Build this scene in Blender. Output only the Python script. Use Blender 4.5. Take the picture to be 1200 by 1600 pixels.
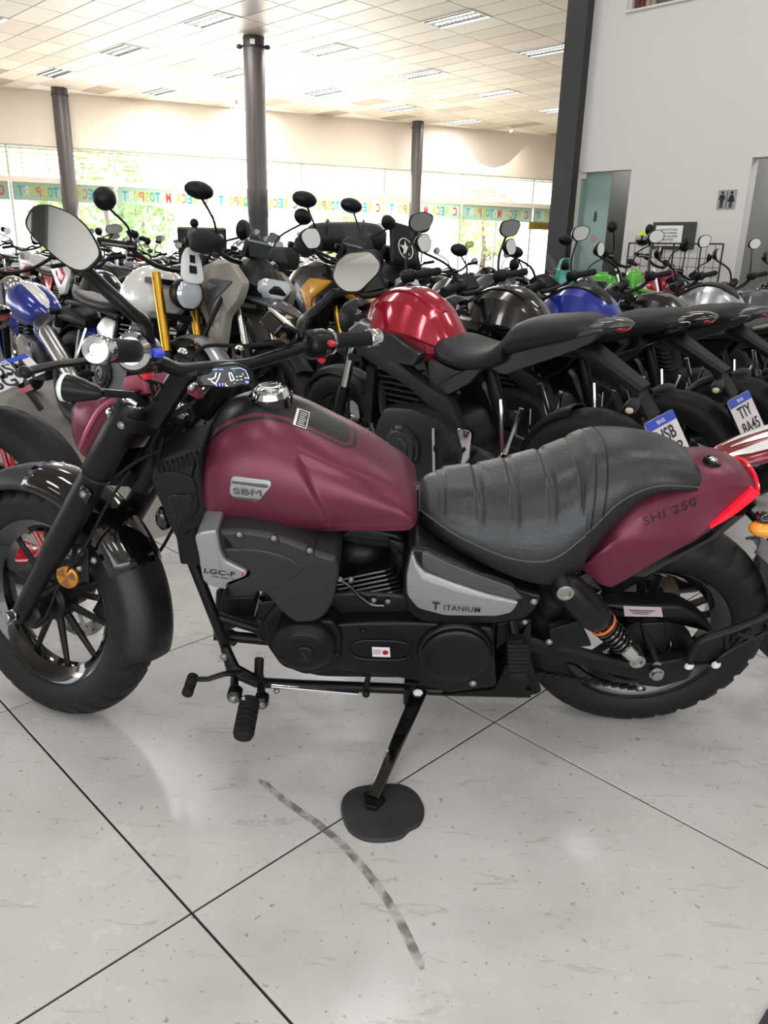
import bpy, bmesh, math, random
from mathutils import Vector as V, Matrix
from mathutils.bvhtree import BVHTree
R = math.radians
PI = math.pi
for o in list(bpy.data.objects):
    bpy.data.objects.remove(o)
SC = bpy.context.scene
COL = SC.collection
random.seed(7)

# ---------------------------------------------------------------- camera
CAM_H, FPX, PITCH, ROLL = 1.15, 1202.25, 0.322502, 0.025637
_fw = V((0, math.cos(PITCH), -math.sin(PITCH)))
_up = V((0, math.sin(PITCH), math.cos(PITCH)))
_rt = V((1, 0, 0))
CR = math.cos(ROLL) * _rt + math.sin(ROLL) * _up
CU = -math.sin(ROLL) * _rt + math.cos(ROLL) * _up
CP = V((0, 0, CAM_H))
cd = bpy.data.cameras.new('camera')
cd.sensor_fit = 'VERTICAL'
cd.sensor_height = 36
cd.sensor_width = 27
cd.lens = 36 * FPX / 1600
cd.clip_start = 0.02
cd.clip_end = 400
cam = bpy.data.objects.new('camera', cd)
COL.objects.link(cam)
cam.matrix_world = Matrix(((CR.x, CU.x, -_fw.x, 0), (CR.y, CU.y, -_fw.y, 0), (CR.z, CU.z, -_fw.z, CAM_H), (0, 0, 0, 1)))
SC.camera = cam

# ---------------------------------------------------------------- world, daylight, exposure
w = bpy.data.worlds.new('world')
SC.world = w
w.use_nodes = True
nt = w.node_tree
bg = nt.nodes['Background']
bg.inputs['Color'].default_value = (0.92, 0.97, 1.0, 1)
bg.inputs['Strength'].default_value = 4.0
SC.view_settings.view_transform = 'Standard'
SC.view_settings.look = 'None'
SC.view_settings.gamma = 1
SC.view_settings.use_curve_mapping = False
SC.view_settings.exposure = 0.0

CEIL = 5.566
WA = V((-11.7, 25.4, 0))                       # back wall: a point and its direction
WD = V((17.6, 6.8, 0)).normalized()
WN = V((-WD.y, WD.x, 0))                       # pointing outdoors
def daylight(name, loc, direction, sx, sy, power, col=(1, 1, 1)):
    l = bpy.data.lights.new(name, 'AREA')
    l.shape = 'RECTANGLE'
    l.size, l.size_y = sx, sy
    l.energy = power
    l.color = col
    o = bpy.data.objects.new(name, l)
    COL.objects.link(o)
    o.location = loc
    o.rotation_euler = V(direction).to_track_quat('-Z', 'Z').to_euler()
    return o
# daylight entering through the glazed back wall, the left shopfront and the entrance behind the camera
daylight('daylight_back', WA + WD * 8 + WN * 0.5 + V((0, 0, 2.0)), -WN + V((0, 0, 0.30)), 34, 3.8, 8000, (1, .98, .93))
daylight('daylight_left', V((-31.0, 6, 2.1)), V((1, 0, 0.0)), 20, 4.0, 1300, (1, .98, .95))
daylight('daylight_entrance', V((1.0, -7.6, 2.2)), V((0, 1, 0)), 14, 4.0, 45, (.97, .98, 1))

# added fill lights without fixtures, brightening the corridor behind the toilet doorway
for q in ((3.9, 10.9), (5.2, 9.6)):
    daylight('corridor_fill', V((q[0], q[1], 2.9)), V((0, 0, -1)), .6, .6, 22)

# ---------------------------------------------------------------- helpers
def srgb(h):
    if isinstance(h, str):
        c = [int(h[i:i + 2], 16) / 255 for i in (0, 2, 4)]
    else:
        c = [x / 255 for x in h]
    return tuple((x / 12.92 if x <= 0.04045 else ((x + 0.055) / 1.055) ** 2.4) for x in c)

MATS = {}
def mat(name, col, rough=0.5, metal=0.0, coat=0.0, noise=0.0, nscale=40.0, bump=0.0, bscale=300.0, emit=0.0, ecol=None, trans=0.0, alpha=1.0, spec=0.5, rvar=0.0, ior=1.45, sheen=0.0):
    if name in MATS:
        return MATS[name]
    m = bpy.data.materials.new(name)
    m.use_nodes = True
    n = m.node_tree.nodes
    l = m.node_tree.links
    b = n['Principled BSDF']
    c = srgb(col) if isinstance(col, (str,)) else tuple(col)
    b.inputs['Base Color'].default_value = (*c, 1)
    b.inputs['Roughness'].default_value = rough
    b.inputs['Metallic'].default_value = metal
    b.inputs['Coat Weight'].default_value = coat
    b.inputs['Coat Roughness'].default_value = 0.05
    b.inputs['Specular IOR Level'].default_value = spec
    b.inputs['Transmission Weight'].default_value = trans
    b.inputs['IOR'].default_value = ior
    b.inputs['Alpha'].default_value = alpha
    if sheen:
        b.inputs['Sheen Weight'].default_value = sheen
    if emit:
        b.inputs['Emission Color'].default_value = (*(srgb(ecol) if ecol else c), 1)
        b.inputs['Emission Strength'].default_value = emit
    if noise or rvar:
        tc = n.new('ShaderNodeTexCoord')
        tx = n.new('ShaderNodeTexNoise')
        tx.inputs['Scale'].default_value = nscale
        tx.inputs['Detail'].default_value = 4
        l.new(tc.outputs['Object'], tx.inputs['Vector'])
        if noise:
            mx = n.new('ShaderNodeMix')
            mx.data_type = 'RGBA'
            mx.inputs['A'].default_value = (*[min(1, x * (1 + noise)) for x in c], 1)
            mx.inputs['B'].default_value = (*[x * (1 - noise) for x in c], 1)
            l.new(tx.outputs['Fac'], mx.inputs['Factor'])
            l.new(mx.outputs['Result'], b.inputs['Base Color'])
        if rvar:
            mr = n.new('ShaderNodeMapRange')
            mr.inputs['From Min'].default_value = .3
            mr.inputs['From Max'].default_value = .7
            mr.inputs['To Min'].default_value = max(0.02, rough - rvar)
            mr.inputs['To Max'].default_value = min(1, rough + rvar)
            l.new(tx.outputs['Fac'], mr.inputs['Value'])
            l.new(mr.outputs['Result'], b.inputs['Roughness'])
    if bump:
        tc2 = n.new('ShaderNodeTexCoord')
        tb = n.new('ShaderNodeTexNoise')
        tb.inputs['Scale'].default_value = bscale
        tb.inputs['Detail'].default_value = 3
        l.new(tc2.outputs['Object'], tb.inputs['Vector'])
        bm_ = n.new('ShaderNodeBump')
        bm_.inputs['Strength'].default_value = bump
        bm_.inputs['Distance'].default_value = 0.002
        l.new(tb.outputs['Fac'], bm_.inputs['Height'])
        l.new(bm_.outputs['Normal'], b.inputs['Normal'])
    MATS[name] = m
    return m

def cr(pts, k=4, closed=True):
    """Catmull-Rom resampling of a list of vectors"""
    n = len(pts)
    out = []
    rng = range(n) if closed else range(n - 1)
    for i in rng:
        if closed:
            p0, p1, p2, p3 = pts[i - 1], pts[i], pts[(i + 1) % n], pts[(i + 2) % n]
        else:
            p0, p1, p2, p3 = pts[max(i - 1, 0)], pts[i], pts[i + 1], pts[min(i + 2, n - 1)]
        for j in range(k):
            t = j / k
            out.append(0.5 * ((2 * p1) + (p2 - p0) * t + (2 * p0 - 5 * p1 + 4 * p2 - p3) * t * t + (3 * p1 - p0 - 3 * p2 + p3) * t ** 3))
    if not closed:
        out.append(pts[-1].copy())
    return out

def rnd(pts, r=0.2, k=3):
    """rounds the corners of a closed outline: each corner becomes a small quadratic arc"""
    n = len(pts)
    out = []
    for i in range(n):
        a, b, c = pts[i - 1], pts[i], pts[(i + 1) % n]
        da = min(r, (a - b).length * .45)
        dc = min(r, (c - b).length * .45)
        p = b + (a - b).normalized() * da
        q = b + (c - b).normalized() * dc
        for j in range(k + 1):
            t = j / k
            out.append(p * (1 - t) ** 2 + b * 2 * t * (1 - t) + q * t * t)
    return out

class MB:
    def __init__(s):
        s.v, s.f = [], []
    def add(s, vs, fs):
        o = len(s.v)
        s.v += [V(x) for x in vs]
        s.f += [tuple(i + o for i in f) for f in fs]
        return s
    def box(s, c, sz, M=None):
        vs = [V((x * sz[0] / 2, y * sz[1] / 2, z * sz[2] / 2)) for x in (-1, 1) for y in (-1, 1) for z in (-1, 1)]
        if M is not None:
            vs = [M @ p for p in vs]
        c = V(c)
        return s.add([p + c for p in vs], [(0, 1, 3, 2), (4, 6, 7, 5), (0, 4, 5, 1), (2, 3, 7, 6), (0, 2, 6, 4), (1, 5, 7, 3)])
    def bar(s, p0, p1, wd, ht, up=(0, 0, 1), taper=1.0, ch=0.25):
        """bar of chamfered rectangular section between two points"""
        p0, p1, up = V(p0), V(p1), V(up)
        d = (p1 - p0).normalized()
        a = d.cross(up).normalized()
        b = a.cross(d)
        rings = []
        c = min(wd, ht) * ch
        for p, k in ((p0, 1), (p1, taper)):
            h, g = wd / 2 * k, ht / 2 * k
            rings.append([p + a * x + b * y for x, y in ((h - c, g), (h, g - c), (h, -g + c), (h - c, -g), (-h + c, -g), (-h, -g + c), (-h, g - c), (-h + c, g))])
        return s.loft(rings)
    def loft(s, rings, closed=True, cap=True):
        n = len(rings[0])
        vs = [p for r in rings for p in r]
        fs = []
        for i in range(len(rings) - 1):
            for j in range(n if closed else n - 1):
                k = (j + 1) % n
                fs.append((i * n + j, i * n + k, (i + 1) * n + k, (i + 1) * n + j))
        if cap and closed:
            fs.append(tuple(range(n))[::-1])
            fs.append(tuple(range((len(rings) - 1) * n, len(rings) * n)))
        return s.add(vs, fs)
    def tube(s, pts, r, n=8, cap=True, flat=1.0):
        pts = [V(p) for p in pts]
        m = len(pts)
        rs = r if isinstance(r, (list, tuple)) else [r] * m
        T = []
        for i in range(m):
            d = pts[min(i + 1, m - 1)] - pts[max(i - 1, 0)]
            T.append(d.normalized() if d.length > 1e-9 else V((0, 0, 1)))
        u = T[0].cross(V((0, 0, 1)))
        if u.length < .05:
            u = T[0].cross(V((0, 1, 0)))
        u.normalize()
        rings = []
        for i in range(m):
            u = (u - T[i] * u.dot(T[i])).normalized()
            b = T[i].cross(u)
            rings.append([pts[i] + (u * math.cos(2 * PI * j / n) + b * math.sin(2 * PI * j / n) * flat) * rs[i] for j in range(n)])
        return s.loft(rings, True, cap)
    def lathe(s, prof, o=(0, 0, 0), ax=(0, 1, 0), n=24, closed=False, cap=True, mod=None, arc=None):
        """prof: list of (radius, along)"""
        o, ax = V(o), V(ax).normalized()
        u = ax.cross(V((0, 0, 1)))
        if u.length < .05:
            u = ax.cross(V((1, 0, 0)))
        u.normalize()
        b = ax.cross(u)
        rings = []
        for r, a in prof:
            ring = []
            for j in range(n):
                t = 2 * PI * j / n
                rr = r + (mod(t, r, a) if mod else 0)
                ring.append(o + ax * a + (u * math.cos(t) + b * math.sin(t)) * rr)
            rings.append(ring)
        if closed:
            rings.append(rings[0])
            s.loft(rings, True, False)
        else:
            s.loft(rings, True, cap)
        return s
    def ell(s, c, rad, nu=16, nv=10, M=None, pw=1.0):
        c = V(c)
        rings = []
        for i in range(1, nv):
            t = PI * i / nv
            ring = []
            for j in range(nu):
                q = 2 * PI * j / nu
                sg = lambda x: math.copysign(abs(x) ** pw, x)
                p = V((rad[0] * sg(math.sin(t)) * sg(math.cos(q)), rad[1] * sg(math.sin(t)) * sg(math.sin(q)), rad[2] * sg(math.cos(t))))
                if M is not None:
                    p = M @ p
                ring.append(c + p)
            rings.append(ring)
        return s.loft(rings)
    def plate(s, pts, n, t, ch=0.0, seg=3, dome=0.0, drings=4, back=True):
        """extruded outline: pts is the near face, n its normal; thickness t goes to -n; rounded front edge ch; domed by dome"""
        n = V(n).normalized()
        pts = [V(p) for p in pts]
        m = len(pts)
        c = sum(pts, V((0, 0, 0))) / m
        area = V((0, 0, 0))
        for i in range(m):
            area += (pts[i] - c).cross(pts[(i + 1) % m] - c)
        if area.dot(n) < 0:
            pts = pts[::-1]
        ins = []
        for i in range(m):
            e0 = (pts[i] - pts[i - 1])
            e1 = (pts[(i + 1) % m] - pts[i])
            e0 = e0.normalized() if e0.length > 1e-9 else e1.normalized()
            e1 = e1.normalized() if e1.length > 1e-9 else e0
            n0, n1 = n.cross(e0), n.cross(e1)
            b = n0 + n1
            L = b.length
            b = b / L if L > 1e-4 else n0
            k = 1 / max(0.55, b.dot(n0))
            ins.append(b * k)
        rings = [[p - n * t for p in pts]]
        if ch > 0:
            for i in range(seg + 1):
                a = PI / 2 * i / seg
                d, z = ch * (1 - math.cos(a)), -ch * (1 - math.sin(a))
                rings.append([p + q * d + n * z for p, q in zip(pts, ins)])
        else:
            rings.append(pts)
        if dome:
            base = rings[-1]
            for i in range(1, drings + 1):
                f = i / (drings + .6)
                rings.append([p + (c - p) * f + n * dome * (1 - (1 - f) ** 2) for p in base])
        return s.loft(rings)
    def bvh(s):
        return BVHTree.FromPolygons(s.v, s.f)
    def build(s, name, material, parent=None, M=None, smooth=38, sub=0, bevel=0, label=None, mats=None):
        vs = [M @ p for p in s.v] if M is not None else s.v
        me = bpy.data.meshes.new(name)
        me.from_pydata([tuple(p) for p in vs], [], s.f)
        b = bmesh.new()
        b.from_mesh(me)
        bmesh.ops.remove_doubles(b, verts=b.verts, dist=1e-6)
        bmesh.ops.recalc_face_normals(b, faces=b.faces)
        b.to_mesh(me)
        b.free()
        if smooth:
            me.polygons.foreach_set('use_smooth', [True] * len(me.polygons))
            me.set_sharp_from_angle(angle=R(smooth))
        me.materials.append(material)
        o = bpy.data.objects.new(name, me)
        COL.objects.link(o)
        if parent is not None:
            o.parent = parent
        if bevel:
            mo = o.modifiers.new('bevel', 'BEVEL')
            mo.width = bevel
            mo.segments = 2
            mo.limit_method = 'ANGLE'
        if sub:
            mo = o.modifiers.new('sub', 'SUBSURF')
            mo.levels = mo.render_levels = sub
        if label:
            o['label'] = label
        return o

def tag(o, label=None, cat=None, group=None, kind=None):
    if label: o['label'] = label
    if cat: o['category'] = cat
    if group: o['group'] = group
    if kind: o['kind'] = kind
    return o
def empty(name, loc=(0, 0, 0), rot=(0, 0, 0)):
    o = bpy.data.objects.new(name, None)
    o.empty_display_size = .1
    COL.objects.link(o)
    o.location = loc
    o.rotation_euler = rot
    return o
def inst(src, name, parent, M):
    """copy of a mesh object that shares its mesh data"""
    o = src.copy()
    o.name = name
    COL.objects.link(o)
    o.parent = parent
    o.matrix_local = M
    return o

def text_mesh(s, size=1.0, bold=0.0, spacing=1.0, shear=0.0, align='CENTER'):
    """flat lettering as (verts, faces) in the xy plane, centred"""
    c = bpy.data.curves.new('t', 'FONT')
    c.body = s
    c.size = size
    c.align_x = align
    c.align_y = 'CENTER'
    c.offset = bold
    c.space_character = spacing
    c.shear = shear
    c.resolution_u = 3
    c.fill_mode = 'FRONT'
    o = bpy.data.objects.new('t', c)
    COL.objects.link(o)
    dg = bpy.context.evaluated_depsgraph_get()
    me = bpy.data.meshes.new_from_object(o.evaluated_get(dg))
    vs = [v.co.copy() for v in me.vertices]
    fs = [tuple(p.vertices) for p in me.polygons]
    bpy.data.objects.remove(o)
    bpy.data.curves.remove(c)
    bpy.data.meshes.remove(me)
    return vs, fs
_TX = {}
def text_on(mb, s, o, ex, ey, width=None, height=None, off=0.0005, depth=0.0, bold=0.0, spacing=1.0, shear=0.0, proj=None):
    """lays lettering on the plane o + ex, ey; proj(point) may push each vertex onto a surface"""
    key = (s, bold, spacing, shear)
    if key not in _TX:
        _TX[key] = text_mesh(s, 1.0, bold, spacing, shear)
    vs, fs = _TX[key]
    if not vs:
        return mb
    x0, x1 = min(p.x for p in vs), max(p.x for p in vs)
    y0, y1 = min(p.y for p in vs), max(p.y for p in vs)
    sx = width / (x1 - x0) if width else None
    sy = height / (y1 - y0) if height else sx
    sx = sx or sy
    cx, cy = (x0 + x1) / 2, (y0 + y1) / 2
    o, ex, ey = V(o), V(ex).normalized(), V(ey).normalized()
    nn = ex.cross(ey)
    out = []
    for p in vs:
        q = o + ex * (p.x - cx) * sx + ey * (p.y - cy) * sy
        if proj:
            q = proj(q)
        else:
            q = q + nn * off
        out.append(q)
    mb.add(out, fs)
    return mb

# pixel rays of the photograph, used to read real positions off known planes
def ray(px, py):
    return _fw + CR * ((px - 600) / FPX) - CU * ((py - 800) / FPX)
def gnd(px, py, z=0.0):
    d = ray(px, py)
    return CP + d * ((z - CAM_H) / d.z)
def on_plane(px, py, p, n):
    d = ray(px, py)
    return CP + d * ((V(p) - CP).dot(V(n)) / d.dot(V(n)))
# ================================================================ THE ROOM
M_grout = mat('grout', '1e1d1c', .8)
M_conc = mat('concrete', '8c8783', .55, noise=.22, nscale=1.6, rvar=.15, bump=.2, bscale=60)
M_cream = mat('plaster_cream', 'efe3d2', .7, noise=.03, nscale=3)
M_white = mat('plaster_white', 'dcdad6', .75, bump=.5, bscale=45)
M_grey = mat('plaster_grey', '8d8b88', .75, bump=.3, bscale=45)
M_tbar = mat('ceiling_bar', 'f1ece4', .5)
M_ctile = [mat('ceiling_tile_a', 'd6c9bc', .45, noise=.05, nscale=2.0), mat('ceiling_tile_b', 'c9bcae', .45, noise=.06, nscale=2.0), mat('ceiling_tile_c', 'a19386', .4, noise=.06, nscale=2.0)]
M_dark = mat('dark_paint', '2e2d2c', .45, noise=.1, nscale=5)
M_alu = mat('aluminium_white', 'ddd8cf', .4)
M_pane = mat('window_pane', 'e6f2ec', .05, alpha=.08)

# --- polished floor tiles, laid diagonally
def tile_material():
    m = bpy.data.materials.new('floor_tile')
    m.use_nodes = True
    n, l = m.node_tree.nodes, m.node_tree.links
    b = n['Principled BSDF']
    geo = n.new('ShaderNodeNewGeometry')
    def noise(scale, detail, rough=.6, dist=0.0, vec=None):
        t = n.new('ShaderNodeTexNoise')
        t.inputs['Scale'].default_value = scale
        t.inputs['Detail'].default_value = detail
        t.inputs['Roughness'].default_value = rough
        t.inputs['Distortion'].default_value = dist
        l.new(vec or geo.outputs['Position'], t.inputs['Vector'])
        return t.outputs['Fac']
    def ramp(fac, stops):
        r = n.new('ShaderNodeValToRGB')
        e = r.color_ramp.elements
        while len(e) < len(stops):
            e.new(.5)
        for k, (p, c) in enumerate(stops):
            e[k].position = p
            e[k].color = (*c, 1)
        l.new(fac, r.inputs['Fac'])
        return r.outputs['Color']
    def mul(a, c):
        x = n.new('ShaderNodeMix')
        x.data_type = 'RGBA'
        x.blend_type = 'MULTIPLY'
        x.inputs['Factor'].default_value = 1
        l.new(a, x.inputs['A'])
        l.new(c, x.inputs['B'])
        return x.outputs['Result']
    base = ramp(noise(2.2, 5), [(.3, srgb('b9b7b5')), (.5, srgb('c9c7c5')), (.75, srgb('d4d3d1'))])
    mp = n.new('ShaderNodeMapping')
    mp.inputs['Rotation'].default_value = (0, 0, R(20))
    mp.inputs['Scale'].default_value = (1.0, 5.0, 1)
    l.new(geo.outputs['Position'], mp.inputs['Vector'])
    veins = ramp(noise(5.5, 8, .68, .8, mp.outputs['Vector']), [(.0, (1, 1, 1)), (.60, (1, 1, 1)), (.635, (.76, .74, .72)), (.66, (.95, .95, .95)), (1, (.9, .9, .9))])
    specks = ramp(noise(60, 3, .55), [(.0, (1, 1, 1)), (.66, (1, 1, 1)), (.70, (.6, .58, .57)), (1, (.35, .35, .35))])
    l.new(mul(mul(base, veins), specks), b.inputs['Base Color'])
    mr = n.new('ShaderNodeMapRange')
    mr.inputs['From Min'].default_value = .3
    mr.inputs['From Max'].default_value = .7
    mr.inputs['To Min'].default_value = .15
    mr.inputs['To Max'].default_value = .32
    l.new(noise(3, 5), mr.inputs['Value'])
    l.new(mr.outputs['Result'], b.inputs['Roughness'])
    b.inputs['Specular IOR Level'].default_value = .45
    return m
M_tile = tile_material()

def poly(name, pts, z, m, down=False):
    mb = MB()
    mb.add([(x, y, z) for x, y in pts], [tuple(range(len(pts)))])
    return mb
def wall_y(x):
    return WA.y + (x - WA.x) * WD.y / WD.x
FOOT = [(-32, -8), (20, -8), (20, wall_y(20)), (-32, wall_y(-32))]
fl = MB()
fl.add([(x, y, -.006) for x, y in FOOT] + [(x, y, -.2) for x, y in FOOT], [(0, 1, 2, 3), (4, 5, 6, 7), (0, 1, 5, 4), (1, 2, 6, 5), (2, 3, 7, 6), (3, 0, 4, 7)])
floor = tag(fl.build('floor', M_conc, smooth=0), 'grey concrete showroom floor with pale polished tiles in front', kind='structure')
TS = .7808 * CAM_H
T0 = V((-.28928 * CAM_H, .95668 * CAM_H, 0))
c45 = math.sqrt(.5)
TU, TV = V((c45, c45, 0)), V((-c45, c45, 0))
UR, VR = range(-7, 10), range(-7, 2)
gb = MB()
p = [T0 + TU * UR[0] * TS + TV * VR[0] * TS, T0 + TU * (UR[-1] + 1) * TS + TV * VR[0] * TS, T0 + TU * (UR[-1] + 1) * TS + TV * 2 * TS, T0 + TU * UR[0] * TS + TV * 2 * TS]
gb.add([q + V((0, 0, -.0035)) for q in p], [(0, 1, 2, 3)])
gb.build('grout_bed', M_grout, floor, smooth=0)
tm = MB()
g = TS / 2 - .0027
tm.loft([[V((x * g, y * g, -.01)) for x, y in ((-1, -1), (1, -1), (1, 1), (-1, 1))], [V((x * g, y * g, -.0008)) for x, y in ((-1, -1), (1, -1), (1, 1), (-1, 1))], [V((x * (g - .0008), y * (g - .0008), 0)) for x, y in ((-1, -1), (1, -1), (1, 1), (-1, 1))]])
proto = tm.build('tile', M_tile, floor, smooth=0)
first = True
for iu in UR:
    for iv in VR:
        c = T0 + TU * (iu + .5) * TS + TV * (iv + .5) * TS
        M = Matrix.Translation(c) @ Matrix.Rotation(R(45), 4, 'Z')
        if first:
            proto.matrix_local = M
            first = False
        else:
            inst(proto, 'tile', floor, M)

# dark rubber skid mark curving over the tiles
def skid_material():
    m = mat('skid_rubber', '77726f', .5)
    n, l = m.node_tree.nodes, m.node_tree.links
    b = n['Principled BSDF']
    tc = n.new('ShaderNodeNewGeometry')
    t = n.new('ShaderNodeTexNoise')
    t.inputs['Scale'].default_value = 22
    t.inputs['Detail'].default_value = 5
    l.new(tc.outputs['Position'], t.inputs['Vector'])
    r = n.new('ShaderNodeMapRange')
    r.inputs['From Min'].default_value = .44
    r.inputs['From Max'].default_value = .62
    r.inputs['To Min'].default_value = .12
    r.inputs['To Max'].default_value = .7
    l.new(t.outputs['Fac'], r.inputs['Value'])
    l.new(r.outputs['Result'], b.inputs['Alpha'])
    return m
M_skid = skid_material()
sk = MB()
cen = cr([gnd(*q) for q in ((405, 1218), (450, 1255), (500, 1290), (545, 1330), (590, 1385), (625, 1440), (660, 1515))], 5, False)
L_, R_ = [], []
for i, q in enumerate(cen):
    d = (cen[min(i + 1, len(cen) - 1)] - cen[max(i - 1, 0)]).normalized()
    s_ = V((-d.y, d.x, 0)) * (.009 * (1 if 0 < i < len(cen) - 1 else .4))
    L_.append(q + s_ + V((0, 0, .0006)))
    R_.append(q - s_ + V((0, 0, .0006)))
sk.loft([[a, b] for a, b in zip(L_, R_)], closed=False)
sk.build('skid_mark', M_skid, floor, smooth=0, label='broken dark rubber skid mark curving across the tiles')

# --- suspended ceiling: bars, tiles, louvred lamps
ce = MB()
ce.add([(x, y, CEIL + .012) for x, y in FOOT] + [(x, y, CEIL + .3) for x, y in FOOT], [(0, 1, 2, 3), (4, 5, 6, 7), (0, 1, 5, 4), (1, 2, 6, 5), (2, 3, 7, 6), (3, 0, 4, 7)])
ceiling = tag(ce.build('ceiling', M_tbar, smooth=0), 'suspended cream ceiling of rectangular tiles in white bars', kind='structure')
CU_, CV_, CU0, CV0 = .622, 1.272, 7.82, 10.84
def cell(i, j):
    return TU * (CU0 + (i + .5) * CU_) + TV * (CV0 + (j + .5) * CV_) + V((0, 0, CEIL))
def inside(c, m=0.0):
    return -31.8 < c.x < 19.8 and -7.8 < c.y and (c - WA).dot(WN) < -m
def pix(p):
    d = V(p) - CP
    z = d.dot(_fw)
    if z < .05:
        return None
    return 600 + FPX * d.dot(CR) / z, 800 - FPX * d.dot(CU) / z
cells, lamps = [], []
for i in range(-48, 62):
    for j in range(-20, 26):
        c = cell(i, j)
        if not inside(c, .35):
            continue
        if (i - 3) % 5 == 0 and j % 3 == 0:
            q_ = pix(c)
            near_ = (V((c.x, c.y, 0)) - V((0, 1.5, 0))).length < 9.0
            if near_ or (q_ and -60 < q_[0] < 880 and -60 < q_[1] < 240):
                lamps.append((i, j, c))
                continue
        cells.append((i, j, c))
vis = []
for i, j, c in cells:
    q = pix(c)
    if q and -40 < q[0] < 900 and -40 < q[1] < 240:
        vis.append(((c - CP).length, i, j, c))
vis.sort(key=lambda a: a[0])
vis = vis[:298]
vset = {(a[1], a[2]) for a in vis}
hx, hy = CU_ / 2 - .012, CV_ / 2 - .012
def tile_box(mb, c):
    mb.add([c + TU * x * hx + TV * y * hy + V((0, 0, z)) for z in (0, .014) for x, y in ((-1, -1), (1, -1), (1, 1), (-1, 1))], [(0, 1, 2, 3), (0, 1, 5, 4), (1, 2, 6, 5), (2, 3, 7, 6), (3, 0, 4, 7)])
protos = []
for k in range(3):
    mb = MB()
    tile_box(mb, V((0, 0, 0)))
    protos.append(mb.build('ceiling_tile', M_ctile[k], ceiling, smooth=0))
used = [False] * 3
for d, i, j, c in vis:
    k = random.choices((0, 1, 2), (6, 5, 1))[0]
    if not used[k]:
        protos[k].location = c
        used[k] = True
    else:
        inst(protos[k], 'ceiling_tile', ceiling, Matrix.Translation(c))
rest = MB()
for i, j, c in cells:
    if (i, j) not in vset:
        tile_box(rest, c)
ro = rest.build('ceiling_tiles', M_ctile[0], ceiling, smooth=0)
ro['kind'] = 'stuff'

M_lampbody = mat('lamp_reflector', 'e8e8e4', .3, metal=.0)
M_louvre = mat('lamp_louvre', '5b5d5c', .3, metal=.7)
M_tubelit = mat('lamp_tube', 'ffffff', .4, emit=3.0)
lamp_proto = None
lamp_names = []
lamps.sort(key=lambda a: (a[2] - CP).length)
for i, j, c in lamps:
    q = pix(c)
    vis_ = bool(q and -60 < q[0] < 880 and -60 < q[1] < 240)
    root = empty('ceiling_light', c, (0, 0, R(45)))
    if lamp_proto is None:
        f = MB()
        w2, l2 = CU_ / 2 - .004, CV_ / 2 - .004
        for s in (-1, 1):
            f.box((s * w2, 0, -.004), (.03, l2 * 2 + .03, .02))
            f.box((0, s * l2, -.004), (w2 * 2 + .03, .03, .02))
        a = f.build('lamp_frame', M_lampbody, root, smooth=0)
        r = MB().box((0, 0, .010), (w2 * 2, l2 * 2, .004)).build('reflector', M_lampbody, root, smooth=0)
        parts = [a, r]
        for x in (-.2, 0, .2):
            t = MB().tube([(x + .06, -l2 + .05, .002), (x + .06, l2 - .05, .002)], .016, 8)
            parts.append(t.build('lamp_tube', M_tubelit, root))
        for x in (-.2, -.06, .09, .22):
            t = MB().box((x - .02, 0, -.008), (.035, l2 * 2, .012))
            parts.append(t.build('louvre_rail', M_louvre, root, smooth=0))
        for k in range(-5, 6):
            t = MB().box((0, k * .105, -.007), (w2 * 2, .012, .010))
            parts.append(t.build('louvre_fin', M_louvre, root, smooth=0))
        lamp_proto = parts
    else:
        for ch in lamp_proto:
            inst(ch, ch.name.split('.')[0], root, ch.matrix_local.copy())
    if q and vis_:
        tag(root, None, 'lamp', 'louvred ceiling lamps')
        lamp_names.append((q, root))
    else:
        tag(root, 'louvred ceiling lamp outside the view', 'lamp', 'louvred ceiling lamps out of view')
    near = (V((c.x, c.y, 0)) - V((0, 1.5, 0))).length
    if near < 9.0 or vis_:
        l = bpy.data.lights.new('lamp_light', 'AREA')
        l.shape = 'RECTANGLE'
        l.size, l.size_y = CU_ * .9, CV_ * .9
        l.energy = 30 if near < 9.0 else 85
        l.color = (1, 1, 1)
        lo = bpy.data.objects.new('lamp_light', l)
        COL.objects.link(lo)
        lo.parent = root
        lo.location = (0, 0, -.03)
lamp_names.sort(key=lambda a: (a[0][1], a[0][0]))
_ord = ['first', 'second', 'third', 'fourth', 'fifth', 'sixth', 'seventh', 'eighth', 'ninth', 'tenth', 'eleventh', 'twelfth', 'thirteenth', 'fourteenth', 'fifteenth', 'sixteenth', 'seventeenth', 'eighteenth', 'nineteenth', 'twentieth']
def ordn(k):
    return _ord[k] if k < len(_ord) else 'number %d' % (k + 1)
for k, (q, r) in enumerate(lamp_names):
    side = 'left of the middle column' if q[0] < 380 else ('between the middle and right columns' if q[0] < 650 else 'right of the right column')
    r['label'] = 'louvred ceiling lamp %s, %s from the top of the picture' % (side, ordn(sum(1 for q2, r2 in lamp_names[:k] if (q2[0] < 380, q2[0] < 650) == (q[0] < 380, q[0] < 650))))

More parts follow.
